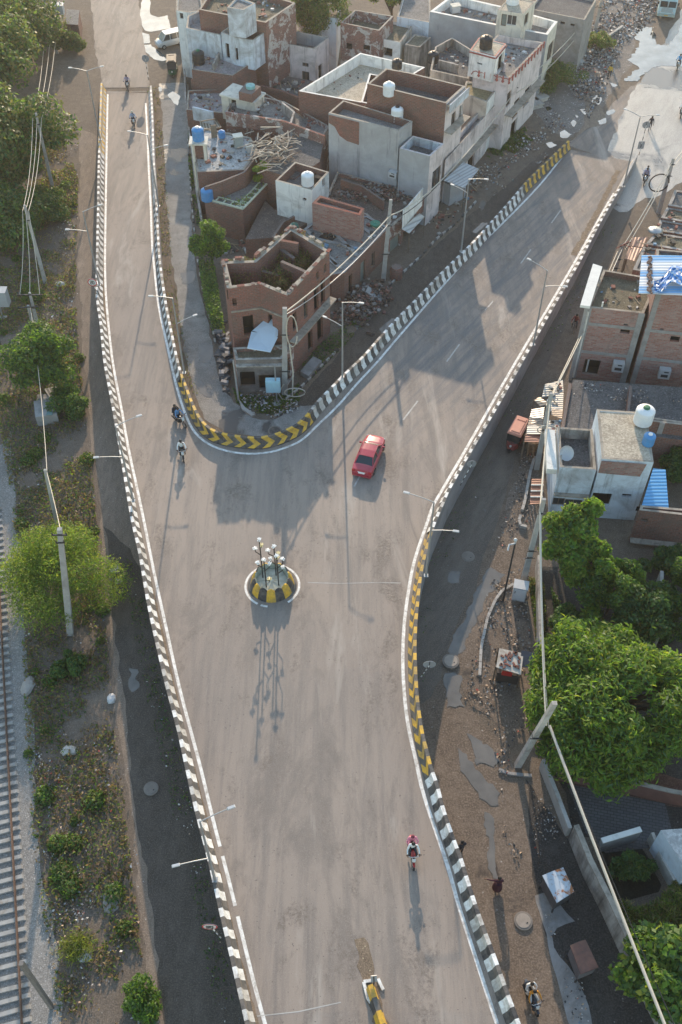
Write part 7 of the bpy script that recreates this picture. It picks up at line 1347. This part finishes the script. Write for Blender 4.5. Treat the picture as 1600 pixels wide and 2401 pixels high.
# ------------------------------------------------------------------ tanks, coolers and other things on the roofs
def tank(label, base, z, r, h, mat, legs=0.0, name='water_tank', lid=None):
    b = P(base[0], base[1], z); t = thing(name, label, 'water tank' if name == 'water_tank' else name.replace('_', ' '), b); m = M(); z0 = legs; prof = [(r * .96, z0), (r, z0 + .05)]
    k = 4
    for i in range(k): f = z0 + h * .78 * (i + 1) / k; prof += [(r, f - .05), (r * .965, f), (r, f + .03)]
    prof += [(r * .95, z0 + h * .84), (r * .6, z0 + h * .95), (r * .38, z0 + h * .97)]; m.lathe(b, prof, 18); m.build('drum', mat, t); m = M(); m.lathe(b, [(r * .36, z0 + h * .965), (r * .36, z0 + h * 1.03), (r * .2, z0 + h * 1.06)], 12); m.build('lid', lid or mat, t)
    if legs:
        m = M()
        for i in range(4): a = math.pi / 4 + i * math.pi / 2; m.beam((b[0] + math.cos(a) * r * .8, b[1] + math.sin(a) * r * .8, z), (b[0] + math.cos(a) * r * .8, b[1] + math.sin(a) * r * .8, z + legs), .05, .05)
        m.lathe(b, [(r * .9, legs - .03), (r * .9, legs)], 12); m.build('stand', GALV, t)
    return t
TW = plain('white tank plastic', (0.70, 0.72, 0.74), 0.45, 0.06, 2); TB = plain('blue tank plastic', (0.07, 0.24, 0.50), 0.45, 0.1, 2); TK = plain('black tank plastic', (0.022, 0.023, 0.026), 0.5, 0.2, 2); TG = plain('green tank lid', (0.03, 0.14, 0.07), 0.5)
tank('white water tank on the front corner of the whitewashed house', (722, 432), 6.1, .62, 1.3, TW)
tank('white water tank on the roof of the big grey house', (931, 283), 8.7, .62, 1.5, TW, lid=TK)
tank('white tank half hidden behind the brick parapet of the balcony house', (912, 222), 10.6, .6, 1.3, TW)
tank('black tank beside the pale corrugated sheet on the terrace house', (931, 160), 9.0, .55, 1.0, TK)
tank('black tank on the sandy roof of the white roof room', (1139, 112), 10.4, .7, 1.3, TK)
tank('white tank at the top edge on the cream roof room', (1202, 8), 10.0, .75, 1.5, TW)
tank('black square sided tank on the purplish terrace', (467, 148), 5.4, .7, 1.5, TK, lid=TG)
tank('black tank on the dark sunken roof left of the red arches', (1016, 145), 5.6, .65, 1.2, TK)
tank('teal tank inside the brick box on the small cream room', (588, 208), 6.9, .5, .5, plain('teal plastic', (0.2, 0.42, 0.42), 0.5))
tank('white water tank with a green lid on legs at the right edge', (1503, 1000), 6.3, .72, 1.5, TW, 0.5, lid=TG)
tank('blue drum with a white lid on the cream tiled roof', (1519, 1040), 6.65, .45, 1.0, TB, lid=TW)
tank('blue water tank lying low beside the ladder framed roof', (487, 468), 3.7, .62, 1.3, TB)
tank('green barrel on the slab roof by the whitewashed house', (691, 543), 3.3, .42, .95, plain('green barrel', (0.04, 0.13, 0.10), 0.5, 0.1), name='barrel')
tank('blue barrel beside the lean-to on the white roof', (521, 322), 4.9, .38, .8, TB, name='barrel')
tank('green basin lying on the shop row roof near the pale pole', (880, 528), 3.2, .5, .3, plain('green basin', (0.04, 0.22, 0.14), 0.5), name='basin')
t = thing('tank_tower', 'cream pillared tower carrying the square blue tank at the lane', 'tower', P(466, 372)); m = M(); B_ = P(466, 330, 6.9); x, y = B_[0], B_[1]
for s in (-1, 1):
    for u in (-1, 1): m.beam((x + s * .6, y + u * .5, 0), (x + s * .6, y + u * .5, 6.8), .25, .25)
m.build('pillar', CREAM, t); m = M(); m.box((x, y, 6.88), (1.9, 1.6, .16)); m.build('platform', CREAM, t); m = M(); m.box((x, y + .2, 3.3), (1.0, .1, 6.5)); m.build('infill', BR_DRK, t)
tank('blue water tank on the cream pillared tower at the lane', (466, 327), 6.96, .62, 1.35, TB, lid=TW)
def roofcooler(label, p, z, w=.9, h=1.2, body=None):
    b = P(p[0], p[1], z); t = thing('air_cooler', label, 'air cooler', b); m = M(); m.box((b[0], b[1], z + h / 2 + .1), (w, w * .8, h), .3); m.build('case', body or plain('cooler grey', (0.3, 0.33, 0.32), 0.6, 0.1), t); m = M(); m.box((b[0], b[1], z + h + .13), (w * 1.15, w * .95, .08), .3); m.build('lid', CREAM, t); m = M(); m.box((b[0] - .1, b[1] - w * .41, z + h * .55), (w * .6, .04, h * .5), .3); m.build('grille', STEELD, t)
roofcooler('tall air cooler with a cream lid on the white roof', (560, 345), 4.8); roofcooler('small white air conditioner beside the scrap wood heap', (587, 358), 4.8, .7, .7, LAMPW); roofcooler('small white air conditioner at the edge of the ladder framed roof', (589, 405), 3.7, .7, .7, LAMPW); roofcooler('air conditioner on the white parapet house roof', (1067, 30), 6.6, 1.0, .8, LAMPW)
gw = [Vector(P(770, 265, 9.4)), Vector(P(936, 307, 9.4))]; cooler('air_conditioner', 'air conditioner hanging on the wall of the big grey house', gw, 951, 405, 0, 0.8, 0.6) if False else None
gl0, gl1 = Vector(P(770, 265, 9.4)), Vector(P(936, 307, 9.4)); cooler('air_conditioner', 'white air conditioner on the bare wall of the big grey house', (gl0, gl1), 925, 405, 0, 0.85, 0.65)
jb = thing('junction_box', 'pale blue electric box on a post at the sharp street corner', 'electric box', P(650, 945)); b = P(650, 945); m = M(); m.tube([b, (b[0], b[1], 4.4)], .06, 6); m.lathe((b[0], b[1], 0), [(.45, 0), (.4, .12), (.1, .16)], 14); m.build('post', GALV, jb); m = M(); m.box((b[0] - .25, b[1] + .15, 1.95), (1.25, .5, 1.3)); m.box((b[0] - .25, b[1] - .12, 1.95), (1.1, .04, 1.1)); m.build('case', plain('sky blue box', (0.36, 0.56, 0.64), 0.5, 0.08), jb)
m = M(); b = P(560, 940); m.tube([b, (b[0] - .1, b[1], 4.7)], [.09, .07], 8); tag(m.build('post', POLE), 'slim pale post at the left corner of the ruined house', 'post')
m = M()
for i in range(60):
    c = P(random.gauss(527, 7), random.gauss(838, 30)); m.box((c[0], c[1], random.uniform(.1, .9)), (random.uniform(.3, .9), random.uniform(.2, .6), random.uniform(.1, .5)), random.random() * 3, i % 3)
stuff(m.build('junk_pile', [plain('dark cloth', (0.04, 0.045, 0.055), 0.7, 0.3), plain('dark sack', (0.07, 0.075, 0.085), 0.7, 0.3), plain('grey junk', (0.2, 0.2, 0.21), 0.7, 0.2)]), 'pile of dark sacks and junk along the left side of the ruined house', 'junk')
def rock(label, p, s, mat=CONC_L, name='stone', z=0.0, cat='stone'):
    b = P(*p); m = M(); n = 9; rings = []
    for k, (rr, zz) in enumerate(((1.0, 0), (1.05, .25), (.8, .5), (.35, .62))): rings.append([(b[0] + math.cos(2 * math.pi * i / n) * s[0] * rr * random.uniform(.8, 1.15) / 2, b[1] + math.sin(2 * math.pi * i / n) * s[1] * rr * random.uniform(.8, 1.15) / 2, z + zz * s[2]) for i in range(n)])
    for u, v in zip(rings, rings[1:]): m.add(u + v, [(i, (i + 1) % n, n + (i + 1) % n, n + i) for i in range(n)])
    m.add(rings[-1], [tuple(range(n))]); return tag(m.build(name, mat), label, cat)
CLOTH = plain('pale sacking', (0.32, 0.29, 0.26), 0.9, 0.15, 4); WRAG = plain('white plastic rag', (0.5, 0.5, 0.5), 0.6, 0.1, 4)
rock('large pale stone in the weeds beside the railway', (163, 1762), (1.1, 0.8, .5)); rock('crumpled grey brown sack beside the ballast', (66, 1610), (.9, 1.6, .5), CLOTH, 'sack', cat='sack'); rock('white plastic sheet on the littered bank near the bottom left', (262, 2110), (1.1, 1.9, .3), CLOTH, 'plastic_sheet', cat='plastic sheet'); rock('white plastic bag by the dark track', (262, 1640), (.6, .8, .4), WRAG, 'plastic_bag', cat='plastic bag'); rock('small pale stone on the dark track', (278, 1364), (.55, .5, .35)); rock('white block beside the grass tuft near the bottom left', (200, 2240), (.9, .8, .3), WRAG, 'block', cat='block')
rock('grey rock beside the shrub below the house with red arches', (1335, 150), (3.8, 1.5, 1.2), CONC, 'rock', cat='rock'); rock('white sack beside the tree of the left strip poles', (142, 668), (1.0, .7, .5), WRAG, 'sack', cat='sack')
cc = P(180, 2225); leaves('grass_tuft', np.column_stack([RNG.normal(cc[0], .45, 1500), RNG.normal(cc[1], .4, 1500), RNG.random(1500) * .8]), 0.4, [GR3, OLV], [2, 2], None, 0.1, -0.2); tag(bpy.data.objects['grass_tuft'], 'bright green grass tuft in the rubbish near the bottom left', 'grass tuft')
plain('dusty cement', (0.2, 0.18, 0.16), 0.9, 0.15, 3)
def manhole(label, p, z=0.03, r=.55, tall=0.1, mat=None):
    b = P(*p); t = thing('manhole', label, 'manhole', b); m = M(); m.lathe(b, [(r * 1.2, 0), (r * 1.2, tall), (r, tall + .01)], 24, sm=False); m.build('collar', plain('dusty cement', (0.2, 0.18, 0.16), 0.9, 0.15, 3), t); m = M(); m.lathe(b, [(r * .93, tall), (r * .93, tall + .03), (r * .1, tall + .032)], 24, sm=False)
    m.box((b[0] + r * .45, b[1] - r * .3, tall + .035), (.09, .05, .02), .7, 1)
    m.build('cover', [mat or plain('tan cover', (0.33, 0.29, 0.25), 0.85, 0.15, 3), DARKIN], t)
manhole('pale manhole cover on the muddy road near the maroon dress', (1227, 2160), r=.46, tall=.1); manhole('manhole cover on the dark track near the bottom left', (355, 1850), r=.4, mat=MATS['dusty cement']); manhole('manhole in a ring of water on the right service road', (1098, 1305), r=.42, tall=.02, mat=MATS['dusty cement']); manhole('raised manhole beside the muddy water strip', (1057, 1553), r=.5, tall=.2); manhole('pale manhole beside the yellow green thorn tree', (270, 1336), r=.38, mat=CONC_L); manhole('dark manhole just inside the yellow chevrons', (645, 1012), r=.5, mat=DUSTY)
m = M()
for a, b in (((1242,232),(1262,248)),((1254,218),(1274,232))): A, B = P(*a, .4), P(*b, .4); m.beam(A, B, 1.9, .16); m.beam((A[0], A[1], .15), (B[0], B[1], .15), 1.5, .3)
tag(m.build('steps', CONC_L), 'two concrete slabs forming steps below the arched house', 'steps')
m = M(); m.beam(P(1405, 100, .25), P(1460, 62, .25), .3, .3); tag(m.build('fallen_pole', CONC_L), 'fallen concrete pole lying in the rubbish field', 'fallen pole')
m = M(); a, b = P(860, 678, 1.0), P(902, 705, .1); m.beam(a, b, .9, .12); tag(m.build('ramp', CONC), 'concrete ramp at the door of the low brick house', 'ramp')
m = M(); q = px([(705,880),(735,845),(755,855),(725,892)]); m.prism(q, 0, .5); tag(m.build('platform', CONC), 'concrete platform beside the ruined house', 'platform')
m = M(); q = px([(560,938),(575,958),(600,975),(590,978),(568,962)]); m.prism(q, 0, .2); tag(m.build('kerb', CONC_L), 'pale kerb stone at the tip of the street corner', 'kerb')

# ------------------------------------------------------------------ overhead cables
CAB_L = plain('pale cable', (0.48, 0.44, 0.37), 0.6, 0.1, 3); CAB_D = plain('black cable', (0.02, 0.02, 0.022), 0.6, 0.1); CAB_R = plain('red cable', (0.30, 0.04, 0.04), 0.6, 0.1)
def cable(label, a, b, sag=.5, r=.035, mat=None, n=10):
    a, b = Vector(a), Vector(b); pts = [a.lerp(b, i / n) - Vector((0, 0, sag * 4 * (i / n) * (1 - i / n))) for i in range(n + 1)]; m = M(); m.tube(pts, r, 5)
    return tag(m.build('cable', mat or CAB_L), label, 'cable', 'overhead cables')
def up(k, dx=0.0, dz=0.0, dy=-0.1): q = UT[k]; return (q[0] + dx, q[1] + dy, q[2] + dz)
for dx, nm in ((-.9, 'left'), (0.0, 'middle'), (.9, 'right')):
    cable(nm + ' wire from the middle left pole to the wide cross arm behind the compact tree', up('b', dx * .3, -.5), up('c', dx, -.1), .6, .03); cable(nm + ' wire from the pole by the biggest dark tree to the middle left pole', up('a', dx * .5, -.6), up('b', dx * .3, -.5), .8, .03); cable(nm + ' wire from the upper left treetops to the pole by the biggest dark tree', up('t', dx * .8, 0), up('a', dx * .5, -.6), .6, .03); cable(nm + ' wire leaving the upper left cross arm for the transformer pole', up('t', dx * .8, 0), up('s', dx * .6 , 2), .3, .03)
cable('single wire passing in front of the compact dark tree to the plain grey pole', up('d', .2, -.2), up('e', .1, -.3), .9, .03); cable('single wire from the plain grey pole to the tall pole in the thorn tree', up('e', .1, -.3), up('f', 0, -.8), .6, .03)
cable('thick pale cable from the pole in the rusty awnings to the pole behind the cabinet', up('j', 0, -.6), up('i', -.1, -1.2), .5, .06); cable('second cable from the pole in the rusty awnings to the pole behind the cabinet', up('j', .1, -1.5), up('i', .1, -2.4), .6, .045)
cable('thick pale cable from the cabinet pole down to the pole before the huge round tree', up('i', -.1, -1.2), up('k', -.1, -2.6), .6, .06); cable('thin second cable from the cabinet pole to the pole before the huge round tree', up('i', .15, -2.4), up('k', .1, -2.9), .8, .04)
bx = P(1590, 2480, 5.6); cable('thick pale cable from the huge tree pole to the bottom right corner', up('k', .1, -2.6), bx, .2, .09); cable('thin black cable from the huge tree pole to the bottom right corner', up('k', .2, -2.7), (bx[0] + .6, bx[1], bx[2] - .2), .4, .03, CAB_D)
cable('pale cable from the tangled pole to the pole in the rusty awnings', up('m', 0, -.4), up('j', 0, -.6), .5, .05); cable('second pale cable from the tangled pole past the canopy to the rusty awnings', up('m', -.4, -.8), up('j', -.2, -1.2), .6, .05); cable('pale cable from the coil pole to the tangled pole', up('l', -.1, -.5), up('m', 0, -.2), .3, .05); cable('lower pale cable from the coil pole to the tangled pole', up('l', -.1, -1.3), up('m', .3, -.6), .35, .05)
e = P(1660, 270, 6.5); cable('pale cable from the coil pole to the right edge', up('l', 0, -.5), e, .3, .05); cable('lower cable from the coil pole to the right edge', up('l', 0, -1.3), (e[0], e[1], 5.6), .3, .04)
cable('thick pale cable from the looped pole of the ruin to the pale tall pole', up('n', .1, -.3), up('o', 0, -1.6), .5, .06); cable('second cable from the looped pole of the ruin to the pale tall pole', up('n', .1, -.6), up('o', .1, -2.2), .9, .045, GALV)
cable('pale cable from the pale tall pole to the shop awnings', up('o', 0, -1.6), P(1040, 418, 5.2), .5, .06); cable('dark cable from the pale tall pole to the shop awnings', up('o', .1, -2.2), P(1040, 418, 4.8), .6, .04, CAB_D); cable('cable along the pink street front', P(1040, 418, 5.2), up('p', 0, -1.0), .5, .05); cable('cable from the grass pole to the left rubbish field pole', up('p', 0, -.5), up('q', 0, -.8), .8, .05); cable('lower cable from the grass pole to the left rubbish field pole', up('p', .2, -1.3), up('q', 0, -1.6), 1.0, .05); cable('dark cable between the two rubbish field poles', up('q', 0, -.5), up('r', 0, -.9), .2, .04, CAB_D)
def loop(label, c, r, mat, sq=1.0, rad=.05, drop=0):
    m = M(); m.tube([(c[0] + math.cos(t) * r, c[1] - .28, c[2] + math.sin(t) * r * sq) for t in np.linspace(0, 2 * math.pi * .95, 18)], rad, 6); return tag(m.build('cable_loop', mat), label, 'cable')
q = UT['n']; loop('pale loop of cable hanging at the head of the ruin pole', (q[0] + .5, q[1], q[2] - 2.2), .45, CAB_L, 3.6); loop('coil of pale cable on the ground at the foot of the ruin pole', P(692, 915, 1.0), .9, CAB_L, .55); q = UT['l']; loop('black coil of cable hanging from the pole above the old shop roofs', (q[0] - .9, q[1], q[2] - 2.6), 1.0, CAB_D, 1.0, .07); q = UT['j']; loop('pale coil of cable on the pole in the rusty awnings', (q[0] + .2, q[1], q[2] - 3.6), .75, CAB_L, .6)
m = M(); q = UT['m']
for i in range(14): t = random.uniform(0, 6.28); m.tube([(q[0], q[1] - .2, q[2] + .1), (q[0] + math.cos(t) * random.uniform(.3, .9), q[1] - .3 + math.sin(t) * .3, q[2] + random.uniform(-.3, .6))], .03, 5, i % 2)
tag(m.build('cable_tangle', [CAB_R, CAB_D]), 'spray of red and black cable ends at the pole behind the canopy', 'cable')
m = M(); q = UT['n']; m.tube([(q[0] - .4, q[1] - .4, 1.6), (q[0] - .9, q[1] - .5, .6), (q[0] - .6, q[1] - .7, .1), (q[0] + .2, q[1] - .8, .08)], .06, 6); m.tube([(q[0] + .25, q[1] - .3, 6), (q[0] + .45, q[1] - .4, 3), (q[0] + .3, q[1] - .5, .3)], .06, 6); tag(m.build('cable_drop', CAB_L), 'pale cables running down the ruin pole to the ground', 'cable')

# ------------------------------------------------------------------ litter
LW = plain('white litter', (0.50, 0.49, 0.47), 0.6, 0.1, 4); LG = plain('grey litter', (0.27, 0.26, 0.25), 0.7, 0.15, 4); LB = plain('blue litter', (0.12, 0.30, 0.48), 0.5, 0.1, 4); LT = plain('tan litter', (0.38, 0.28, 0.2), 0.8, 0.15, 4); LD = plain('dark litter', (0.05, 0.05, 0.055), 0.7, 0.2, 4); LR = plain('red litter', (0.4, 0.08, 0.06), 0.6, 0.1, 4)
LB = plain('dull blue litter', (0.14, 0.2, 0.27), 0.6, 0.1, 4); LM = [LW, LG, LB, LT, LD, LR]
def litter(label, poly, n, thr, size, w=(4, 4, .5, 2.5, 3, .3), f=0.6, s=0.0, z=0.05, h=0.25):
    p = scatter(poly, n, thr, f, s); stuff(leaves('litter', np.column_stack([p, z + RNG.random(len(p)) ** 2 * h]), size, LM, list(w), None, 0.7, 1.6, 1.2), label, 'litter')
litter('litter and rubbish along the upper part of the railway strip', px([(120,240),(180,240),(185,420),(182,640),(185,800),(205,960),(215,1010),(150,1010),(150,900),(120,760),(130,560),(110,420)]), 7000, 0.12, 0.17, (2.2, 4, .4, 3, 4, .2), s=2.0)
litter('litter and rubbish beside the ballast at the lower left', px([(70,1750),(150,1800),(200,1950),(230,2100),(210,2300),(150,2420),(120,2250),(95,2050)]), 4500, 0.1, 0.13, (2, 4, .2, 4, 4, .2), s=1.0)
litter('scattered litter through the weeds beside the railway', px([(20,980),(220,1100),(240,1380),(280,1700),(330,2060),(360,2420),(150,2420),(90,1900),(60,1500)]), 7000, 0.2, 0.15, (3, 4, .6, 4, 2, .4), s=5.0)
litter('rubbish spread over the field at the top right', px([(1310,170),(1360,100),(1420,0),(1560,-10),(1530,50),(1480,90),(1440,150),(1420,215),(1380,280),(1330,200)]), 15000, -0.35, 0.30, (3, 5, .5, 2, 4, .5), s=0.7)
litter('litter along the street edge below the pink front', px([(1110,400),(1160,370),(1250,280),(1300,260),(1350,330),(1200,430),(1120,500)]), 3500, 0.0, 0.24, s=1.7)
litter('litter at the sharp street corner', px([(560,930),(700,915),(700,960),(640,985),(590,975)]), 900, -0.1, 0.2, (5, 3, 1, 1, 2, .3), s=1.1, h=.4)
litter('scraps along the foot of the left retaining wall', [(q.x - .2, q.y, 0) for q in pl if 8 < q.y < 46] + [(q.x - 1.3, q.y, 0) for q in pl[::-1] if 8 < q.y < 46], 2600, 0.0, 0.12, s=0.5)
litter('scraps along the foot of the right retaining wall', [(q.x + .2, q.y, 0) for q in pr_ if 36 < q.y < 92] + [(q.x + 1.5, q.y, 0) for q in pr_[::-1] if 36 < q.y < 92], 1500, 0.1, 0.14, s=0.5)
litter('stones and clods beside the muddy right hand road', px([(1090,1640),(1130,1440),(1170,1260),(1230,1050),(1260,1060),(1240,1400),(1250,1700),(1200,1740),(1180,1960),(1240,2000),(1230,2060),(1190,1980),(1150,1700)]), 7000, -0.1, 0.16, (.4, 3, .05, 4, 4, .3), s=3.0, h=.15)
litter('litter on the dark ground at the lower right edge', px([(1235,1840),(1300,1900),(1330,2060),(1380,2400),(1340,2400),(1310,2300),(1260,2060)]), 900, 0.1, 0.12, (2, 4, .2, 3, 4, .2), s=2.5)
litter('broken bits on the dark stained flat roof', px([(1345,895),(1600,930),(1600,960),(1345,930)], 3.4), 900, 0.1, 0.16, (2, 4, .2, 2, 4, .2), z=3.45, h=.15)
# ------------------------------------------------------------------ clutter on the flat roofs and in the yards
CLUT = [plain('clutter brick', (0.24, 0.11, 0.085), 0.9, 0.2, 5), plain('clutter cement', (0.33, 0.32, 0.30), 0.9, 0.2, 5), plain('clutter dark', (0.06, 0.055, 0.05), 0.8, 0.2, 5), plain('clutter wood', (0.30, 0.24, 0.17), 0.9, 0.2, 5), plain('clutter pale', (0.55, 0.55, 0.53), 0.7, 0.1, 5), plain('clutter blue', (0.12, 0.24, 0.36), 0.6, 0.1, 5)]
def clutter(label, poly, z, n, big=0.6, w=(5, 4, 4, 3, 1.5, .5)):
    p = scatter(px(poly, z), n * 3)[:n]; m = M(); w = np.array(w) / sum(w)
    for q in p:
        s = random.uniform(.12, big) * (0.4 + 0.6 * random.random()); k = int(RNG.choice(6, p=w)); r = random.random() * 3.1
        if k == 3: m.beam((q[0], q[1], z + .06), (q[0] + math.cos(r) * s * 3, q[1] + math.sin(r) * s * 3, z + .06 + random.random() * .2), .08, .06, 3)
        else: m.box((q[0], q[1], z + s * .25), (s, s * random.uniform(.4, 1), s * .5), r, k)
    stuff(m.build('clutter', CLUT), label, 'clutter')
clutter('odds and ends on the whitish roof', [(470,335),(585,325),(600,350),(570,395),(470,398)], 4.8, 45)
clutter('odds and ends on the long cracked grey roof', [(540,262),(660,280),(750,312),(765,298),(665,240),(560,245)], 4.82, 60)
clutter('odds and ends on the purplish terrace', [(455,158),(540,172),(585,142),(565,115),(460,105)], 5.37, 30)
clutter('odds and ends on the purplish grey roof', [(445,250),(520,260),(505,225),(450,220)], 3.27, 40)
clutter('bricks and planks on the sunlit roof of the tall brick house', [(480,22),(615,48),(660,15),(590,-5)], 9.12, 60)
clutter('odds and ends on the slab roof behind the ruin', [(790,630),(895,535),(862,515),(760,530),(700,560)], 3.2, 45)
clutter('odds and ends on the roof of the big grey house', [(810,250),(930,295),(955,282),(815,240)], 8.62, 30, .5)
clutter('odds and ends on the pink arch house roof', [(1195,170),(1260,105),(1190,95),(1180,140)], 7.68, 40, .5)
clutter('odds and ends on the white parapet house roof', [(1030,32),(1160,55),(1270,75),(1290,58),(1200,35),(1075,5)], 6.55, 40, .6)
clutter('odds and ends in the dark sunken roof by the arch house', [(1020,155),(1085,170),(1100,125),(1060,98)], 5.55, 35, .6)
clutter('rubbish in the dark court by the pink tower', [(620,200),(690,225),(720,195),(655,180)], 2.02, 45, .7)
clutter('bits on the cream terrace tiles', [(740,205),(848,150),(860,190),(820,225)], 6.45, 14, .35)
clutter('junk on the rusty awning sheets', [(1280,905),(1318,900),(1315,1035),(1280,1030)], 3.25, 30, .5)
clutter('bits in the sunken terrace of the bare brick building', [(1390,710),(1500,725),(1525,665),(1420,645)], 7.22, 30, .5)
clutter('bits on the old flat shop roofs', [(1500,600),(1590,620),(1590,500),(1560,500)], 3.95, 40, .6)
clutter('planks and stones in the yard behind the shop board', [(915,530),(995,462),(960,450),(880,500)], 2.9, 30, .6)
clutter('stones and scrap on the street by the shop awnings', [(1000,520),(1110,420),(1130,440),(1030,550)], 0.03, 80, .5)
clutter('scrap at the foot of the brick house by the lane tree', [(520,600),(590,590),(600,560),(560,570)], 0.03, 50, .7)
# sheds and carts at the top left
house('shed', 'dark roofed shed at the top left behind the transformer', [(100,25),(125,28),(125,-10),(98,-12)], 2.8, OLDW, ROOF_D, 0.0, 0.2, cat='shed')
house('shed', 'low brown shed beside the far road at the top left', [(150,58),(185,60),(188,25),(156,22)], 2.2, BR_DRK, ROOF_G, 0.0, 0.2, cat='shed')
t = thing('cart', 'wooden hand cart standing near the far road at the top left', 'cart', P(152, 84)); b = P(152, 84); m = M(); m.box((b[0], b[1], .8), (2.2, 1.2, .1)); m.build('deck', FRAME, t)
for s in (-1, 1): wheel_ = M(); wheel_.tube([(b[0] + s * .75, b[1] - .62, .35 + .35 * math.sin(x)) if False else (b[0] + s * .75 + .35 * math.cos(x), b[1] - .62, .37 + .35 * math.sin(x)) for x in np.linspace(0, 6.28, 13)], .05, 5); wheel_.build('wheel', STEELD, t)
# ------------------------------------------------------------------ haze
hz = M(); hz.box((0, 130, 31), (310, 350, 64)); ho = hz.build('haze', [])
hm = bpy.data.materials.new('haze'); hm.use_nodes = True; hn = hm.node_tree; hn.nodes.remove(hn.nodes['Principled BSDF']); pv_ = hn.nodes.new('ShaderNodeVolumePrincipled')
pv_.inputs['Color'].default_value = (0.94, 0.94, 0.95, 1); pv_.inputs['Density'].default_value = 0.00024; pv_.inputs['Anisotropy'].default_value = 0.45
hn.links.new(pv_.outputs[0], hn.nodes['Material Output'].inputs['Volume']); ho.data.materials.append(hm); ho['kind'] = 'stuff'; tag(ho, 'thin pale morning haze over the whole place', 'haze')
